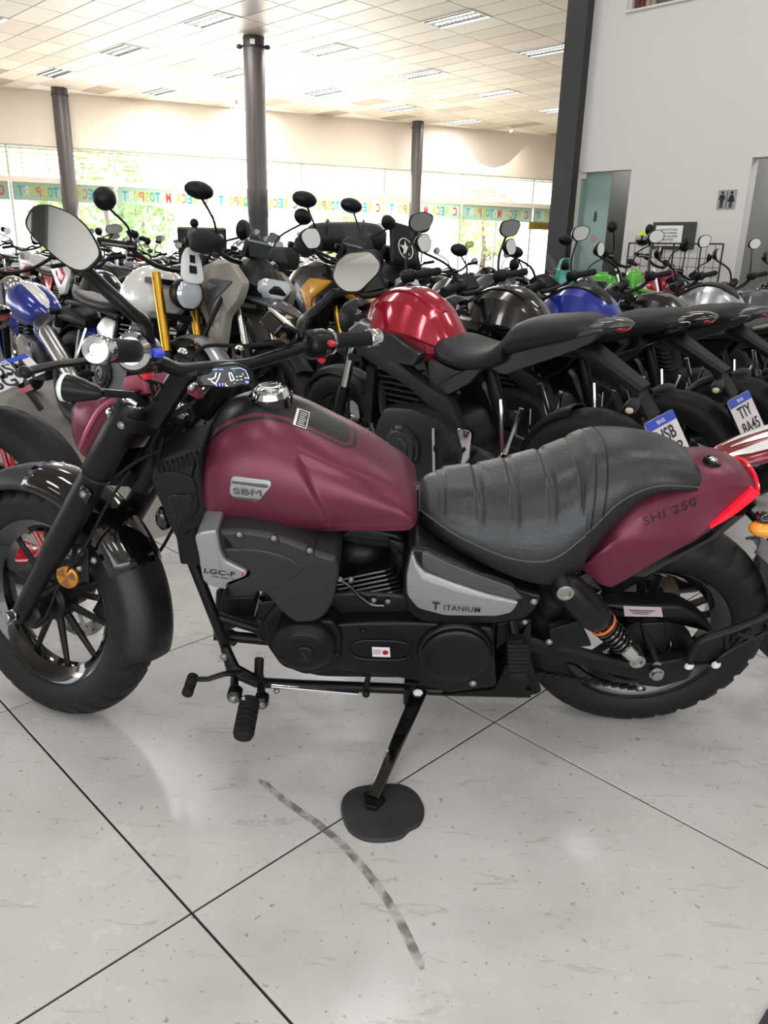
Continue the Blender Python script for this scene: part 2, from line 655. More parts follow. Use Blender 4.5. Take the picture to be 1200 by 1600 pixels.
# --- back wall with window bays, banner and louvres
def wbox(mb, s0, s1, z0, z1, t0, t1):
    """box along the back wall: s along it, t outwards"""
    c = []
    for z in (z0, z1):
        for s, t in ((s0, t0), (s1, t0), (s1, t1), (s0, t1)):
            c.append(WA + WD * s + WN * t + V((0, 0, z)))
    mb.add(c, [(0, 1, 2, 3), (4, 5, 6, 7), (0, 1, 5, 4), (1, 2, 6, 5), (2, 3, 7, 6), (3, 0, 4, 7)])
    return mb
ZB = (2.48, 3.0, 3.16, 4.06)
S0, S1 = -21.0, 33.5
wb = wbox(MB(), S0, S1, ZB[3], CEIL + .3, 0, .25)
tag(wb.build('wall_back', M_cream, smooth=0), 'cream upper band of the back wall above the louvred windows', kind='structure')
tag(wbox(MB(), S0, S1, ZB[1], ZB[2], -.06, .2).build('trim_1', M_cream, smooth=0), 'cream beam between louvres and banner', kind='structure')
M_slat = mat('louvre_glass', 'dfe6b8', .25, trans=0.0)
M_mull = mat('mullion', 'c9c6ba', .4)
BAY = 3.06
nb = 0
sl_proto = None
for k in range(-2, 13):
    s0 = -3.05 + k * BAY
    pc = pix(WA + WD * (s0 + BAY / 2) + V((0, 0, 3)))
    if not pc or pc[0] < -420 or pc[0] > 1100:
        continue
    nb += 1
    fr = MB()
    wbox(fr, s0 - .03, s0 + .03, 0, ZB[3], .02, .12)
    wbox(fr, s0 - .0, s0 + BAY, 0, .08, .02, .12)
    wbox(fr, s0, s0 + BAY, ZB[3] - .05, ZB[3], .02, .12)
    wbox(fr, s0 + BAY / 2 - .02, s0 + BAY / 2 + .02, 0, ZB[0], .02, .10)
    win = tag(fr.build('window_%d' % nb, M_mull, smooth=0), 'tall glazed window bay %s from the left of the back wall' % ordn(nb - 1), kind='structure')
    for h in range(2):
        a, b = s0 + h * BAY / 2 + .03, s0 + (h + 1) * BAY / 2 - .03
        wbox(MB(), a, b, .08, ZB[1], .055, .065).build('pane', M_pane, win, smooth=0)
        for z in range(6):
            zz = ZB[2] + .10 + z * .135
            mb = MB()
            tl = .05
            c = []
            for dz, t in ((0, .03), (.012, .03), (tl + .012, .11), (tl, .11)):
                for s in (a, b):
                    c.append(WA + WD * s + WN * t + V((0, 0, zz + dz)))
            mb.add(c, [(0, 1, 3, 2), (2, 3, 5, 4), (4, 5, 7, 6), (6, 7, 1, 0), (0, 2, 4, 6), (1, 3, 5, 7)])
            mb.build('slat', M_slat, win, smooth=0)
        for q in (.25, .75):
            m_ = a + (b - a) * q
            wbox(MB(), m_ - .012, m_ + .012, ZB[2], ZB[3], .02, .06).build('slat_post', M_mull, win, smooth=0)

def cloth(name, col, k=.65):
    m = mat(name, col, .7)
    n, l = m.node_tree.nodes, m.node_tree.links
    t = n.new('ShaderNodeBsdfTranslucent')
    t.inputs['Color'].default_value = (*srgb(col), 1)
    x = n.new('ShaderNodeMixShader')
    x.inputs[0].default_value = k
    out = n['Material Output']
    l.new(n['Principled BSDF'].outputs[0], x.inputs[1])
    l.new(t.outputs[0], x.inputs[2])
    l.new(x.outputs[0], out.inputs['Surface'])
    return m
M_ban = cloth('banner_mesh', 'a9b7ab', .6)
BCOL = {'r': cloth('letter_red', 'ea6a62'), 'w': cloth('letter_white', 'f6f4f0'), 'y': cloth('letter_yellow', 'efdd6e'), 'c': cloth('letter_cyan', '66c4e2'), 'g': cloth('letter_green', '78cb95'), 'o': cloth('letter_orange', 'f09a70')}
words_ = [('C', 'r'), ('A', 'w'), ('R', 'y'), ('E', 'c'), ('C', 'o'), ('A', 'y'), (' ', ''), ('M', 'r'), ('O', 'w'), ('T', 'c'), ('O', 'g'), ('S', 'y'), ('P', 'o'), ('O', 'y'), ('R', 'w'), ('T', 'c')]
nban = 0
for k in range(-2, 13):
    s0 = -3.05 + k * BAY + .05
    pc = pix(WA + WD * (s0 + BAY / 2) + V((0, 0, 2.75)))
    if not pc or pc[0] < -140 or pc[0] > 960:
        continue
    nban += 1
    root = empty('window_banner', WA + WD * s0 + WN * (-.03))
    mb = MB()
    wbox(mb, s0, s0 + BAY - .10, ZB[0], ZB[1], -.035, -.03)
    mb.v = [q - root.location for q in mb.v]
    mb.build('banner_cloth', M_ban, root, smooth=0)
    step = (BAY - .36) / 16
    for j, (ch, colk) in enumerate(words_):
        if ch == ' ':
            continue
        sc = BAY - .22 - step * (j + .5)
        o = WD * sc + V((0, 0, (ZB[0] + ZB[1]) / 2)) - WN * .008
        t = MB()
        text_on(t, ch, o, -WD, V((0, 0, 1)), width=step * .92, height=.30, off=0.0, bold=.03)
        t.build('letter', BCOL[colk], root, smooth=0)
    tag(root, 'grey-green banner with mirrored coloured letters, %s from the left along the windows' % ordn(nban - 1), 'banner', 'window banners')

# --- columns
M_col = mat('column_paint', '4a4441', .4, noise=.08, nscale=4)
def column(px_top, py_top, dia, label):
    d = ray(px_top, py_top)
    b = CP + d * ((CEIL - CAM_H) / d.z)
    if (b - WA).dot(WN) > -.6:          # stands clear of the back wall
        b = V((b.x * .972, b.y * .972, b.z))
    mb = MB().lathe([(dia / 2, 0), (dia / 2, 1.9), (dia / 2 + .012, 1.92), (dia / 2 + .012, 2.5), (dia / 2, 2.52), (dia / 2, CEIL + .005)], (0, 0, 0), (0, 0, 1), 28)
    root = empty('column', (b.x, b.y, 0))
    mb.build('shaft', M_col, root)
    MB().lathe([(dia / 2 + .02, CEIL - .22), (dia / 2 + .02, CEIL - .18)], (0, 0, 0), (0, 0, 1), 28).build('band', M_dark, root)
    tag(root, label, 'column', 'round showroom columns')
    root['kind'] = 'structure'
    return root, b
column(93, 145, .46, 'round dark column at the left')
cm, cmb = column(396, 58, .46, 'round dark column in the middle with camera boxes near the top')
for s in (-1, 1):
    MB().ell((s * .30, -.05, CEIL - .2), (.07, .05, .05), 10, 8).build('floodlight', M_dark, cm)
MB().box((.02, -.25, CEIL - .14), (.1, .06, .1)).build('sensor_box', M_alu, cm, smooth=0)
column(653, 196, .40, 'round dark column at the right, farthest away')
for n_, (b, s) in enumerate(()):
    pass

# two wall-washing spotlights on the ceiling in front of the back wall
for n_, (px_, py_) in enumerate(((358, 178), (772, 212))):
    wp_ = on_plane(px_, py_, WA, WN)
    fx = V((wp_.x, wp_.y, 0)) - WN * 1.3 + V((0, 0, CEIL))
    sr = empty('spotlight', fx)
    MB().lathe([(.05, 0), (.05, -.04), (.02, -.05)], (0, 0, 0), (0, 0, 1), 16).build('spot_base', M_alu, sr)
    MB().lathe([(.04, 0), (.06, .10), (.065, .16), (.055, .16), (.04, .08)], (0, 0, -.05), WN + V((0, 0, -.75)), 16).build('spot_can', M_alu, sr)
    tag(sr, 'small ceiling spotlight washing the cream wall, %s' % ('right of the left column' if n_ == 0 else 'right of the right column'), 'spotlight')
    ls = bpy.data.lights.new('spot_lamp', 'SPOT')
    ls.energy = 150
    ls.spot_size = R(120)
    ls.spot_blend = 1.0
    ls.color = (1, .95, .85)
    lso = bpy.data.objects.new('spot_lamp', ls)
    COL.objects.link(lso)
    lso.parent = sr
    lso.location = (0, 0, -.12)
    lso.rotation_euler = (WN + V((0, 0, -.75))).to_track_quat('-Z', 'Y').to_euler()
# --- white wall at the right, with doors and an upper window
P0 = V((2.62, 10.55, 0))
D2 = V((c45, -c45, 0))
N2 = V((-c45, -c45, 0))                         # towards the camera
def rw(px, py):
    q = on_plane(px, py, P0, N2)
    return (q - P0).dot(D2), q.z
def rbox(mb, s0, s1, z0, z1, t0, t1):
    c = []
    for z in (z0, z1):
        for s, t in ((s0, t0), (s1, t0), (s1, t1), (s0, t1)):
            c.append(P0 + D2 * s - N2 * t + V((0, 0, z)))
    mb.add(c, [(0, 1, 2, 3), (4, 5, 6, 7), (0, 1, 5, 4), (1, 2, 6, 5), (2, 3, 7, 6), (3, 0, 4, 7)])
    return mb
da0, dz1 = rw(904, 266)
da1, _ = rw(987, 263)
db0, dz2 = rw(1176, 246)
db1 = db0 + 1.0
wa0, wz0 = rw(979, 20)
wa1, wz1 = rw(1087, 0)
wz = (wz0 + wz1) / 2
wz2 = wz + 1.1
SE = 14.0
mb = MB()
rbox(mb, -.4, da0, 0, wz, 0, .18)
rbox(mb, da0, da1, dz1, wz, 0, .18)
rbox(mb, da1, db0, 0, wz, 0, .18)
rbox(mb, db0, db1, dz2, wz, 0, .18)
rbox(mb, db1, SE, 0, wz, 0, .18)
rbox(mb, -.4, wa0, wz, wz2, 0, .18)
rbox(mb, wa1, SE, wz, wz2, 0, .18)
rbox(mb, -.4, SE, wz2, CEIL + .01, 0, .18)
wr = tag(mb.build('wall_right', M_white, smooth=0), 'white plastered wall with the toilet doorway', kind='structure')
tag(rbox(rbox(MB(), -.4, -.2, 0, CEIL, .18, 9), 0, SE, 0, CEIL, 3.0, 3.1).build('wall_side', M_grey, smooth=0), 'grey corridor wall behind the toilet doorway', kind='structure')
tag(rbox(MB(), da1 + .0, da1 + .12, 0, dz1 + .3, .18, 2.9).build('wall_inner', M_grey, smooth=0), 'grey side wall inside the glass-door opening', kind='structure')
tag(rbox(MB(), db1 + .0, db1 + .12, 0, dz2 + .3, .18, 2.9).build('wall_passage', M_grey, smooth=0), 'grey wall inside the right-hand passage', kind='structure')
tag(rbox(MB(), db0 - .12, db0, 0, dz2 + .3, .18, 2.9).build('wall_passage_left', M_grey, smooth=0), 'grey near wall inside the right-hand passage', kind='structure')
# upper window with something brown and dark behind
M_brown = mat('curtain_brown', '6b3a2e', .8)
M_beige = mat('curtain_beige', 'a89a86', .8)
M_night = mat('dark_glass', '26292a', .15)
rbox(MB(), wa0, wa1, wz, wz + .025, -.03, .05).build('window_sill', M_alu, wr, smooth=0)
uw = tag(rbox(rbox(rbox(MB(), wa0, wa0 + .04, wz, wz2, .03, .12), wa1 - .04, wa1, wz, wz2, .03, .12), wa0, wa1, wz2 - .04, wz2, .03, .12).build('window_20', M_alu, smooth=0), 'upper internal window cut into the white wall', kind='structure')
rbox(MB(), wa0 + .04, wa1 - .04, wz, wz2, .10, .11).build('pane', M_night, uw, smooth=0)
for a_, m_ in ((.06, M_brown), (.12, M_brown), (.19, M_beige), (.26, M_beige)):
    c_ = P0 + D2 * (wa0 + a_ + .03) - N2 * .09
    MB().lathe([(.032, wz), (.03, wz + .5), (.032, wz2)], c_, (0, 0, 1), 10).build('curtain_fold', m_, uw)
# square dark pillar at the end of the white wall
q0 = on_plane(860, 330, P0, V((0, 1, 0)))
sqp = MB()
PB = P0 + D2 * (-.02)
rbox(sqp, -.62, -.33, 0, CEIL, -.14, .20)
tag(sqp.build('pillar', M_dark, smooth=0), 'square dark pillar at the end of the white wall', 'pillar', kind='structure')
# glass door standing open inside the first opening
M_gdoor = mat('green_glass', '8fb0a6', .08, alpha=.55)
dr = tag(rbox(rbox(MB(), da0, da0 + .03, 0, dz1, .0, .1), da0, da1, dz1 - .03, dz1, .0, .1).build('door_1', M_alu, smooth=0), 'green glass door in the white wall beside the dark pillar', kind='structure')
gw = (da1 - da0) * .62
rbox(MB(), da0 + .03, da0 + gw, .02, dz1 - .035, .045, .055).build('glass_leaf', M_gdoor, dr, smooth=0)
rbox(MB(), da0 + .02, da0 + .10, dz1 - .10, dz1 - .035, .03, .075).build('hinge', M_alu, dr, smooth=0)
t = MB()
ic = P0 + D2 * (da0 + gw * .62) + N2 * -.04
rr = lambda z: ic + V((0, 0, z))
t.plate([rr(1.62) + D2 * -.02, rr(1.62) + D2 * .02, rr(1.72) + D2 * .02, rr(1.76), rr(1.72) + D2 * -.02], N2, .002)
t.build('door_sign', M_dark, dr, smooth=0)
t = MB()
t.plate([rr(1.42) + D2 * -.05, rr(1.36), rr(1.42) + D2 * .05, rr(1.48)], N2, .002)
t.build('door_sticker', mat('sticker_pale', 'b98f8a', .6), dr, smooth=0)

# restroom sign
def on_r(px, py, t=-.004):
    return on_plane(px, py, P0 - N2 * t, N2)
M_steel = mat('brushed_steel', '8f9293', .38, metal=.8)
M_black = mat('black_print', '111111', .6)
so = [on_r(*q) for q in ((1124, 300), (1152, 300), (1147, 325), (1119, 324))]
cz = sum(so, V()) / 4
hw_, hh_ = .105, .105
sg = empty('restroom_sign', cz)
cs = [D2 * x * hw_ + V((0, 0, z * hh_)) for x, z in ((-1, -1), (1, -1), (1, 1), (-1, 1))]
MB().plate(cs, N2, .006).build('sign_plate', M_steel, sg, smooth=0)
for x0, skirt in ((-.055, False), (.05, True)):
    f = MB()
    pt = lambda x, z: D2 * (x0 + x) + V((0, 0, z)) + N2 * .003
    f.plate([pt(.016 * math.cos(a), .075 + .016 * math.sin(a)) for a in [2 * PI * k / 12 for k in range(12)]], N2, .002)
    if skirt:
        f.plate([pt(*q) for q in ((-.015, .052), (.015, .052), (.042, -.02), (.016, -.02), (.016, -.085), (.003, -.085), (.003, -.02), (-.003, -.02), (-.003, -.085), (-.016, -.085), (-.016, -.02), (-.042, -.02))], N2, .002)
    else:
        f.plate([pt(*q) for q in ((-.026, .052), (.026, .052), (.038, .0), (.028, -.004), (.018, .028), (.018, -.085), (.003, -.085), (.003, -.015), (-.003, -.015), (-.003, -.085), (-.018, -.085), (-.018, .028), (-.028, -.004), (-.038, .0))], N2, .002)
    f.build('pictogram', M_black, sg, smooth=0)
f = MB()
f.plate([D2 * x + V((0, 0, z)) + N2 * .003 for x, z in ((-.003, -.085), (.003, -.085), (.003, .09), (-.003, .09))], N2, .002)
f.build('divider', M_black, sg, smooth=0)
tag(sg, 'steel toilet sign with man and woman pictograms on the white wall', 'sign')

# framed notice
nb_ = [on_r(*q) for q in ((1027, 351), (1079, 350), (1076, 386), (1029, 387))]
cz = sum(nb_, V()) / 4
no = empty('framed_notice', cz)
ww, hh = .27, .155
M_frame = mat('frame_charcoal', '33302f', .4)
M_paper = mat('paper', 'f2f1ee', .7)
MB().plate([D2 * x * ww + V((0, 0, z * hh)) for x, z in ((-1, -1), (1, -1), (1, 1), (-1, 1))], N2, .02, .006, 2).build('frame', M_frame, no, M=Matrix.Translation(N2 * .02), smooth=0)
MB().plate([D2 * (x * .17 - .055) + V((0, 0, z * .115)) for x, z in ((-1, -1), (1, -1), (1, 1), (-1, 1))], N2, .001).build('paper', M_paper, no, M=Matrix.Translation(N2 * .022), smooth=0)
for k, line in enumerate(('CAPACETE PARA', 'A SUA CORRIDA', 'DUPLA VIAL 07/08', 'MULTILUX')):
    t = text_on(MB(), line, D2 * -.055 + N2 * .0235 + V((0, 0, .07 - k * .038)), D2, V((0, 0, 1)), height=.021, off=0, bold=.02)
    t.build('text_line', M_black, no, smooth=0)
MB().plate([D2 * (x * .12 - .045) + V((0, 0, z * .002 - .088)) for x, z in ((-1, -1), (1, -1), (1, 1), (-1, 1))], N2, .001).build('underline', M_black, no, M=Matrix.Translation(N2 * .0235), smooth=0)
tag(no, 'dark framed notice with white printed paper on the white wall', 'notice')

# wire display grid leaning in front of the wall
M_wire = mat('wire_dark', '3a3836', .5, metal=.3)
gs0, gz1 = rw(990, 386)
gs1, gz0 = rw(1136, 390)
gr = empty('display_grid', P0 + N2 * .12)
gztop = 1.36
f = MB()
nx, nz = int((gs1 - gs0) / .10), int(gztop / .10)
for s_ in (gs0, (gs0 + gs1) / 2, gs1):
    f.tube([D2 * s_, D2 * s_ + V((0, 0, gztop))], .011, 6)
for z_ in (gztop, .9, .3):
    f.tube([D2 * gs0 + V((0, 0, z_)), D2 * gs1 + V((0, 0, z_))], .010, 6)
f.build('grid_frame', M_wire, gr)
pw_ = MB().tube([V((0, 0, 0)), V((0, 0, gztop))], .0035, 5).build('vertical_wire', M_wire, gr)
pw_.location = D2 * (gs0 + .08)
for k in range(1, nx):
    inst(pw_, 'vertical_wire', gr, Matrix.Translation(D2 * (gs0 + .08 + k * .10)))
ph_ = MB().tube([D2 * gs0, D2 * gs1], .0035, 5).build('horizontal_wire', M_wire, gr)
ph_.location = V((0, 0, .1))
for k in range(2, nz):
    inst(ph_, 'horizontal_wire', gr, Matrix.Translation(V((0, 0, k * .10))))
tag(gr, 'dark wire display grid standing against the white wall under the notice', 'display grid')

# side walls out of view
def vwall(name, pts, z0, z1, m, label, t=.2):
    mb = MB()
    (x0, y0), (x1, y1) = pts
    d = V((x1 - x0, y1 - y0, 0)).normalized()
    n_ = V((-d.y, d.x, 0)) * t
    a, b = V((x0, y0, 0)), V((x1, y1, 0))
    c = [p + V((0, 0, z)) for z in (z0, z1) for p in (a, b, b + n_, a + n_)]
    mb.add(c, [(0, 1, 2, 3), (4, 5, 6, 7), (0, 1, 5, 4), (1, 2, 6, 5), (2, 3, 7, 6), (3, 0, 4, 7)])
    tag(mb.build(name, m, smooth=0), label, kind='structure')
vwall('wall_front', ((-32, -8.2), (20, -8.2)), 3.6, CEIL + .3, M_white, 'white lintel wall above the entrance behind the viewer')
vwall('wall_front_left', ((-32, -8.2), (-7, -8.2)), 0, 3.6, M_white, 'white wall beside the entrance behind the viewer')
vwall('wall_front_right', ((9, -8.2), (20, -8.2)), 0, 3.6, M_white, 'white wall right of the entrance behind the viewer')
vwall('wall_left', ((-32, -8.2), (-32, 18)), 4.0, CEIL + .3, M_cream, 'cream lintel wall over the left shopfront')
vwall('wall_far_right', ((20.2, -8.2), (20.2, 38)), 0, CEIL + .3, M_white, 'white far right wall out of view')

MB_post = MB().box((-2.60, -7.7, CEIL / 2), (.16, .16, CEIL))
tag(MB_post.build('trim_2', M_dark, smooth=0), 'dark steel post by the entrance behind the viewer', kind='structure')
fm = MB().plate([gnd(x, y) + V((0, 0, .006)) for x, y in ((1184, 1604), (1204, 1570), (1420, 1640), (1380, 1760))], (0, 0, 1), .0055, .001)
tag(fm.build('floor_mat', mat('mat_slate', '33383c', .7), smooth=0), 'corner of a dark slate mat at the bottom right edge', 'mat')
# --- outdoors behind the back windows
M_pave = mat('pavement', 'cfcac0', .8, noise=.1, nscale=.6)
M_leafA = mat('foliage_light', 'bcd188', .6, noise=.35, nscale=1.5)
M_leafB = mat('foliage_dark', '9cbd74', .6, noise=.35, nscale=1.5)
M_trunk = mat('bark', '7a6754', .8)
gd = MB()
c_ = [WA + WD * -45 + WN * .26, WA + WD * 60 + WN * .26, WA + WD * 60 + WN * 70, WA + WD * -45 + WN * 70]
gd.add([q + V((0, 0, -.05)) for q in c_], [(0, 1, 2, 3)])
tag(gd.build('ground', M_pave, smooth=0), 'bright pavement outside the back windows', kind='structure')
def tree(s, t, h, cw, m, label, seed):
    rg = random.Random(seed)
    root = empty('tree', WA + WD * s + WN * t)
    MB().tube([V((0, 0, -.05)), V((.08, .05, h * .35)), V((-.05, .1, h * .7))], [.16, .12, .06], 8).build('trunk', M_trunk, root)
    mb = MB()
    for k in range(520):
        a, b, r = rg.uniform(0, 2 * PI), rg.uniform(-1, 1), rg.uniform(.5, 1) ** .5
        q = math.sqrt(1 - b * b)
        p = V((math.cos(a) * q * cw * r, math.sin(a) * q * cw * r, h * .66 + b * h * .42 * r))
        e1 = V((rg.uniform(-1, 1), rg.uniform(-1, 1), rg.uniform(-1, 1))).normalized() * rg.uniform(.10, .22)
        e2 = e1.cross(V((rg.uniform(-1, 1), rg.uniform(-1, 1), 1))).normalized() * rg.uniform(.08, .16)
        mb.add([p - e1, p + e2, p + e1, p - e2], [(0, 1, 2, 3)])
    cr_ = mb.build('crown', m, root, smooth=0)
    tag(root, label, 'tree', 'trees outside the back windows')
tree(1.2, 5.5, 2.9, 1.1, M_leafA, 'small pale street tree outside, just left of the left column', 1)
tree(4.3, 6.0, 3.2, 1.2, M_leafB, 'green street tree outside, right of the left column', 2)
tree(12.8, 7.0, 2.6, 1.0, M_leafA, 'pale street tree outside, right of the middle column', 3)
tree(20.5, 8.0, 4.2, 1.6, M_leafA, 'yellow-green tree outside, behind the right-hand louvres', 4)
tree(3.0, 9.5, 5.4, 1.8, M_leafB, 'taller green tree outside, seen through the left louvres', 5)
# ================================================================ THE MAROON CRUISER (bike frame: x to the rear, y to its right side, z up)
LEAN, YB = 0.2531, 1.8242
hero = empty('motorcycle', (0, YB, 0), (LEAN, 0, 0))
tag(hero, 'matte maroon and black cruiser motorcycle leaning on its side stand in front', 'motorcycle')
HM = Matrix.Translation((0, YB, 0)) @ Matrix.Rotation(LEAN, 4, 'X')
HI = HM.inverted()
_O = HI @ CP
_R3 = HI.to_3x3()
def hp(px, py, w=0.0):
    """point of the bike frame seen at a pixel, on the lengthwise plane y = w"""
    d = _R3 @ ray(px, py)
    return _O + d * ((w - _O.y) / d.y)
def hps(w, *qs):
    return [hp(x, y, w) for x, y in qs]
def cz(z, sc, ox, oy):          # crop coordinates to pixels
    return [(ox + x * sc, oy + y * sc) for x, y in z]
NEAR = V((0, -1, 0))

# materials
K_maroon = mat('matte_maroon', '66263a', .34, metal=.35, coat=.0, noise=.05, nscale=600, spec=.5)
K_black = mat('matte_black', '0f1011', .42, spec=.3, noise=.1, nscale=30)
K_satin = mat('satin_black', '121314', .32, spec=.3, noise=.1, nscale=30)
K_gloss = mat('gloss_black', '0b0b0c', .08, coat=.6)
K_plastic = mat('black_plastic', '131415', .5, spec=.3, bump=.15, bscale=500)
K_air = mat('graphite_plastic', '232527', .42, bump=.12, bscale=500)
K_carbon = mat('carbon_black', '17181a', .4, bump=.25, bscale=900)
K_rubber = mat('rubber', '121314', .7, bump=.15, bscale=200, spec=.35)
K_tyre = mat('tyre', '0f1011', .6, noise=.2, nscale=40, spec=.4)
K_chrome = mat('chrome', 'd8dadb', .1, metal=1)
K_steel = mat('zinc_steel', 'a9a9a6', .28, metal=1)
K_silver = mat('silver_paint', '9b9c9e', .3, metal=.55, coat=.3)
K_grey = mat('graphite_paint', '56585b', .3, metal=.5, coat=.2)
K_leather = mat('seat_leather', '2b2d30', .36, noise=.12, nscale=14, bump=.5, bscale=110, rvar=.06)
K_vinyl = mat('seat_vinyl', '101113', .48, bump=.3, bscale=250)
K_stitch = mat('seam', '4a4a4a', .5)
K_orange = mat('orange_ring', 'd9662c', .45)
K_amber = mat('amber_reflector', 'b87a2c', .25, metal=.4)
K_brown = mat('amber_dark', '7d5a34', .3, metal=.3)
K_red = mat('red_switch', 'c8283a', .35)
K_pink = mat('maroon_bracket', '9a4a5c', .35, metal=.3)
K_lens = mat('clear_lens', 'e9edf0', .08, coat=.5)
K_mirror = mat('mirror_glass', 'e4e8ea', .015, metal=1)
K_tail = mat('tail_light', 'ff1228', .2, emit=1.6, ecol='ff0a1e')
K_taildim = mat('tail_red', 'd8102c', .15, coat=.6, emit=.25, ecol='e01030')
K_blue = mat('display_blue', '6b7bff', .4, emit=3.0, ecol='8d9bff')
K_dwhite = mat('display_white', 'ffffff', .4, emit=3.0, ecol='f1f3ff')
K_dgreen = mat('display_green', '4fe0a0', .4, emit=2.5, ecol='45e59a')
K_dorange = mat('display_orange', 'ff8a50', .4, emit=2.5, ecol='ff7a40')
K_screen = mat('display_glass', '0a0b0d', .12)
K_decal = mat('black_decal', '131314', .4)
K_decalred = mat('red_decal', 'c0303c', .4)
K_label = mat('label_silver', 'b9a9b2', .35, metal=.2)
K_labelwhite = mat('label_white', 'dcdcdc', .4)
K_labelpink = mat('label_pink', 'c98f96', .5)
K_bluelight = mat('switch_blue', '3f55e0', .3)

# tank paint: black centre band with a maroon pinstripe, printed on the maroon
def tank_paint():
    m = bpy.data.materials.new('tank_paint')
    m.use_nodes = True
    n, l = m.node_tree.nodes, m.node_tree.links
    b = n['Principled BSDF']
    tc = n.new('ShaderNodeTexCoord')
    sp = n.new('ShaderNodeSeparateXYZ')
    l.new(tc.outputs['Object'], sp.inputs[0])
    def mth(op, a, c=None, d=None):
        k = n.new('ShaderNodeMath')
        k.operation = op
        for i, v in enumerate((a, c, d)):
            if v is None:
                continue
            if isinstance(v, (int, float)):
                k.inputs[i].default_value = v
            else:
                l.new(v, k.inputs[i])
        return k.outputs[0]
    ay = mth('ABSOLUTE', sp.outputs['Y'])
    # half width shrinks from the front to the tip; rounded rectangle distance
    hw = mth('MULTIPLY_ADD', sp.outputs['X'], -.07, .042)
    qy = mth('SUBTRACT', ay, mth('SUBTRACT', hw, .02))
    qx = mth('SUBTRACT', sp.outputs['X'], -.078 - .02)
    my, mx_ = mth('MAXIMUM', qy, 0.0), mth('MAXIMUM', qx, 0.0)
    ln = mth('SQRT', mth('ADD', mth('MULTIPLY', my, my), mth('MULTIPLY', mx_, mx_)))
    dist = mth('SUBTRACT', mth('ADD', ln, mth('MINIMUM', mth('MAXIMUM', qx, qy), 0.0)), .02)
    inner = mth('LESS_THAN', dist, 0.0)
    ring = mth('MULTIPLY', mth('GREATER_THAN', dist, .0085), mth('LESS_THAN', dist, .0165))
    mask = mth('MAXIMUM', inner, ring)
    mx = n.new('ShaderNodeMix')
    mx.data_type = 'RGBA'
    mx.inputs['A'].default_value = (*srgb('66263a'), 1)
    mx.inputs['B'].default_value = (*srgb('101112'), 1)
    l.new(mask, mx.inputs['Factor'])
    l.new(mx.outputs['Result'], b.inputs['Base Color'])
    b.inputs['Roughness'].default_value = .33
    mm = mth('MULTIPLY_ADD', mask, -.35, .35)
    l.new(mm, b.inputs['Metallic'])
    return m
K_tank = tank_paint()

def hplate(name, qs, w, t, m, ch=.004, dome=0.0, rn=.006, par=None, smooth=32, seg=3, label=None, k=3):
    """a part whose outline is read at the plane y = w and which is t thick"""
    pts = hps(w, *qs)
    if rn:
        pts = rnd(pts, rn, k)
    return MB().plate(pts, NEAR, t, ch, seg, dome).build(name, m, par or hero, smooth=smooth, label=label)
def disc(name, c, r, t, m, par=None, ax=(0, -1, 0), ch=.003, n=28, prof=None):
    p = prof or [(r, -t), (r, -ch), (r - ch * .3, -ch * .3), (r - ch, 0)]
    return MB().lathe(p, c, ax, n).build(name, m, par or hero)
def bolt(c, r=.006, ax=(0, -1, 0), m=None, par=None, h=.004, name='bolt'):
    ax = V(ax).normalized()
    mb = MB().lathe([(r * 1.35, -.002), (r * 1.35, .0008), (r, .001), (r, h), (r * .75, h + .0012)], c, ax, 10)
    return mb.build(name, m or K_steel, par or hero)
def smoothstep(a, b, x):
    t = max(0, min(1, (x - a) / (b - a)))
    return t * t * (3 - 2 * t)
def lerp_table(tb, x):
    if x <= tb[0][0]:
        return tb[0][1]
    for (x0, y0), (x1, y1) in zip(tb, tb[1:]):
        if x <= x1:
            t = (x - x0) / (x1 - x0)
            return y0 + (y1 - y0) * t
    return tb[-1][1]
def curve_table(tb, x):
    """Catmull-Rom through a table"""
    n = len(tb)
    if x <= tb[0][0]: return tb[0][1]
    if x >= tb[-1][0]: return tb[-1][1]
    for i in range(n - 1):
        if tb[i][0] <= x <= tb[i + 1][0]:
            x0, y0 = tb[i]; x1, y1 = tb[i + 1]
            t = (x - x0) / (x1 - x0)
            h = x1 - x0
            m0 = ((y1 - tb[i - 1][1]) / (x1 - tb[i - 1][0]) if i else (y1 - y0) / h) * h
            m1 = ((tb[i + 2][1] - y0) / (tb[i + 2][0] - x0) if i + 2 < n else (y1 - y0) / h) * h
            return (2*t**3-3*t**2+1)*y0 + (t**3-2*t**2+t)*m0 + (-2*t**3+3*t**2)*y1 + (t**3-t**2)*m1

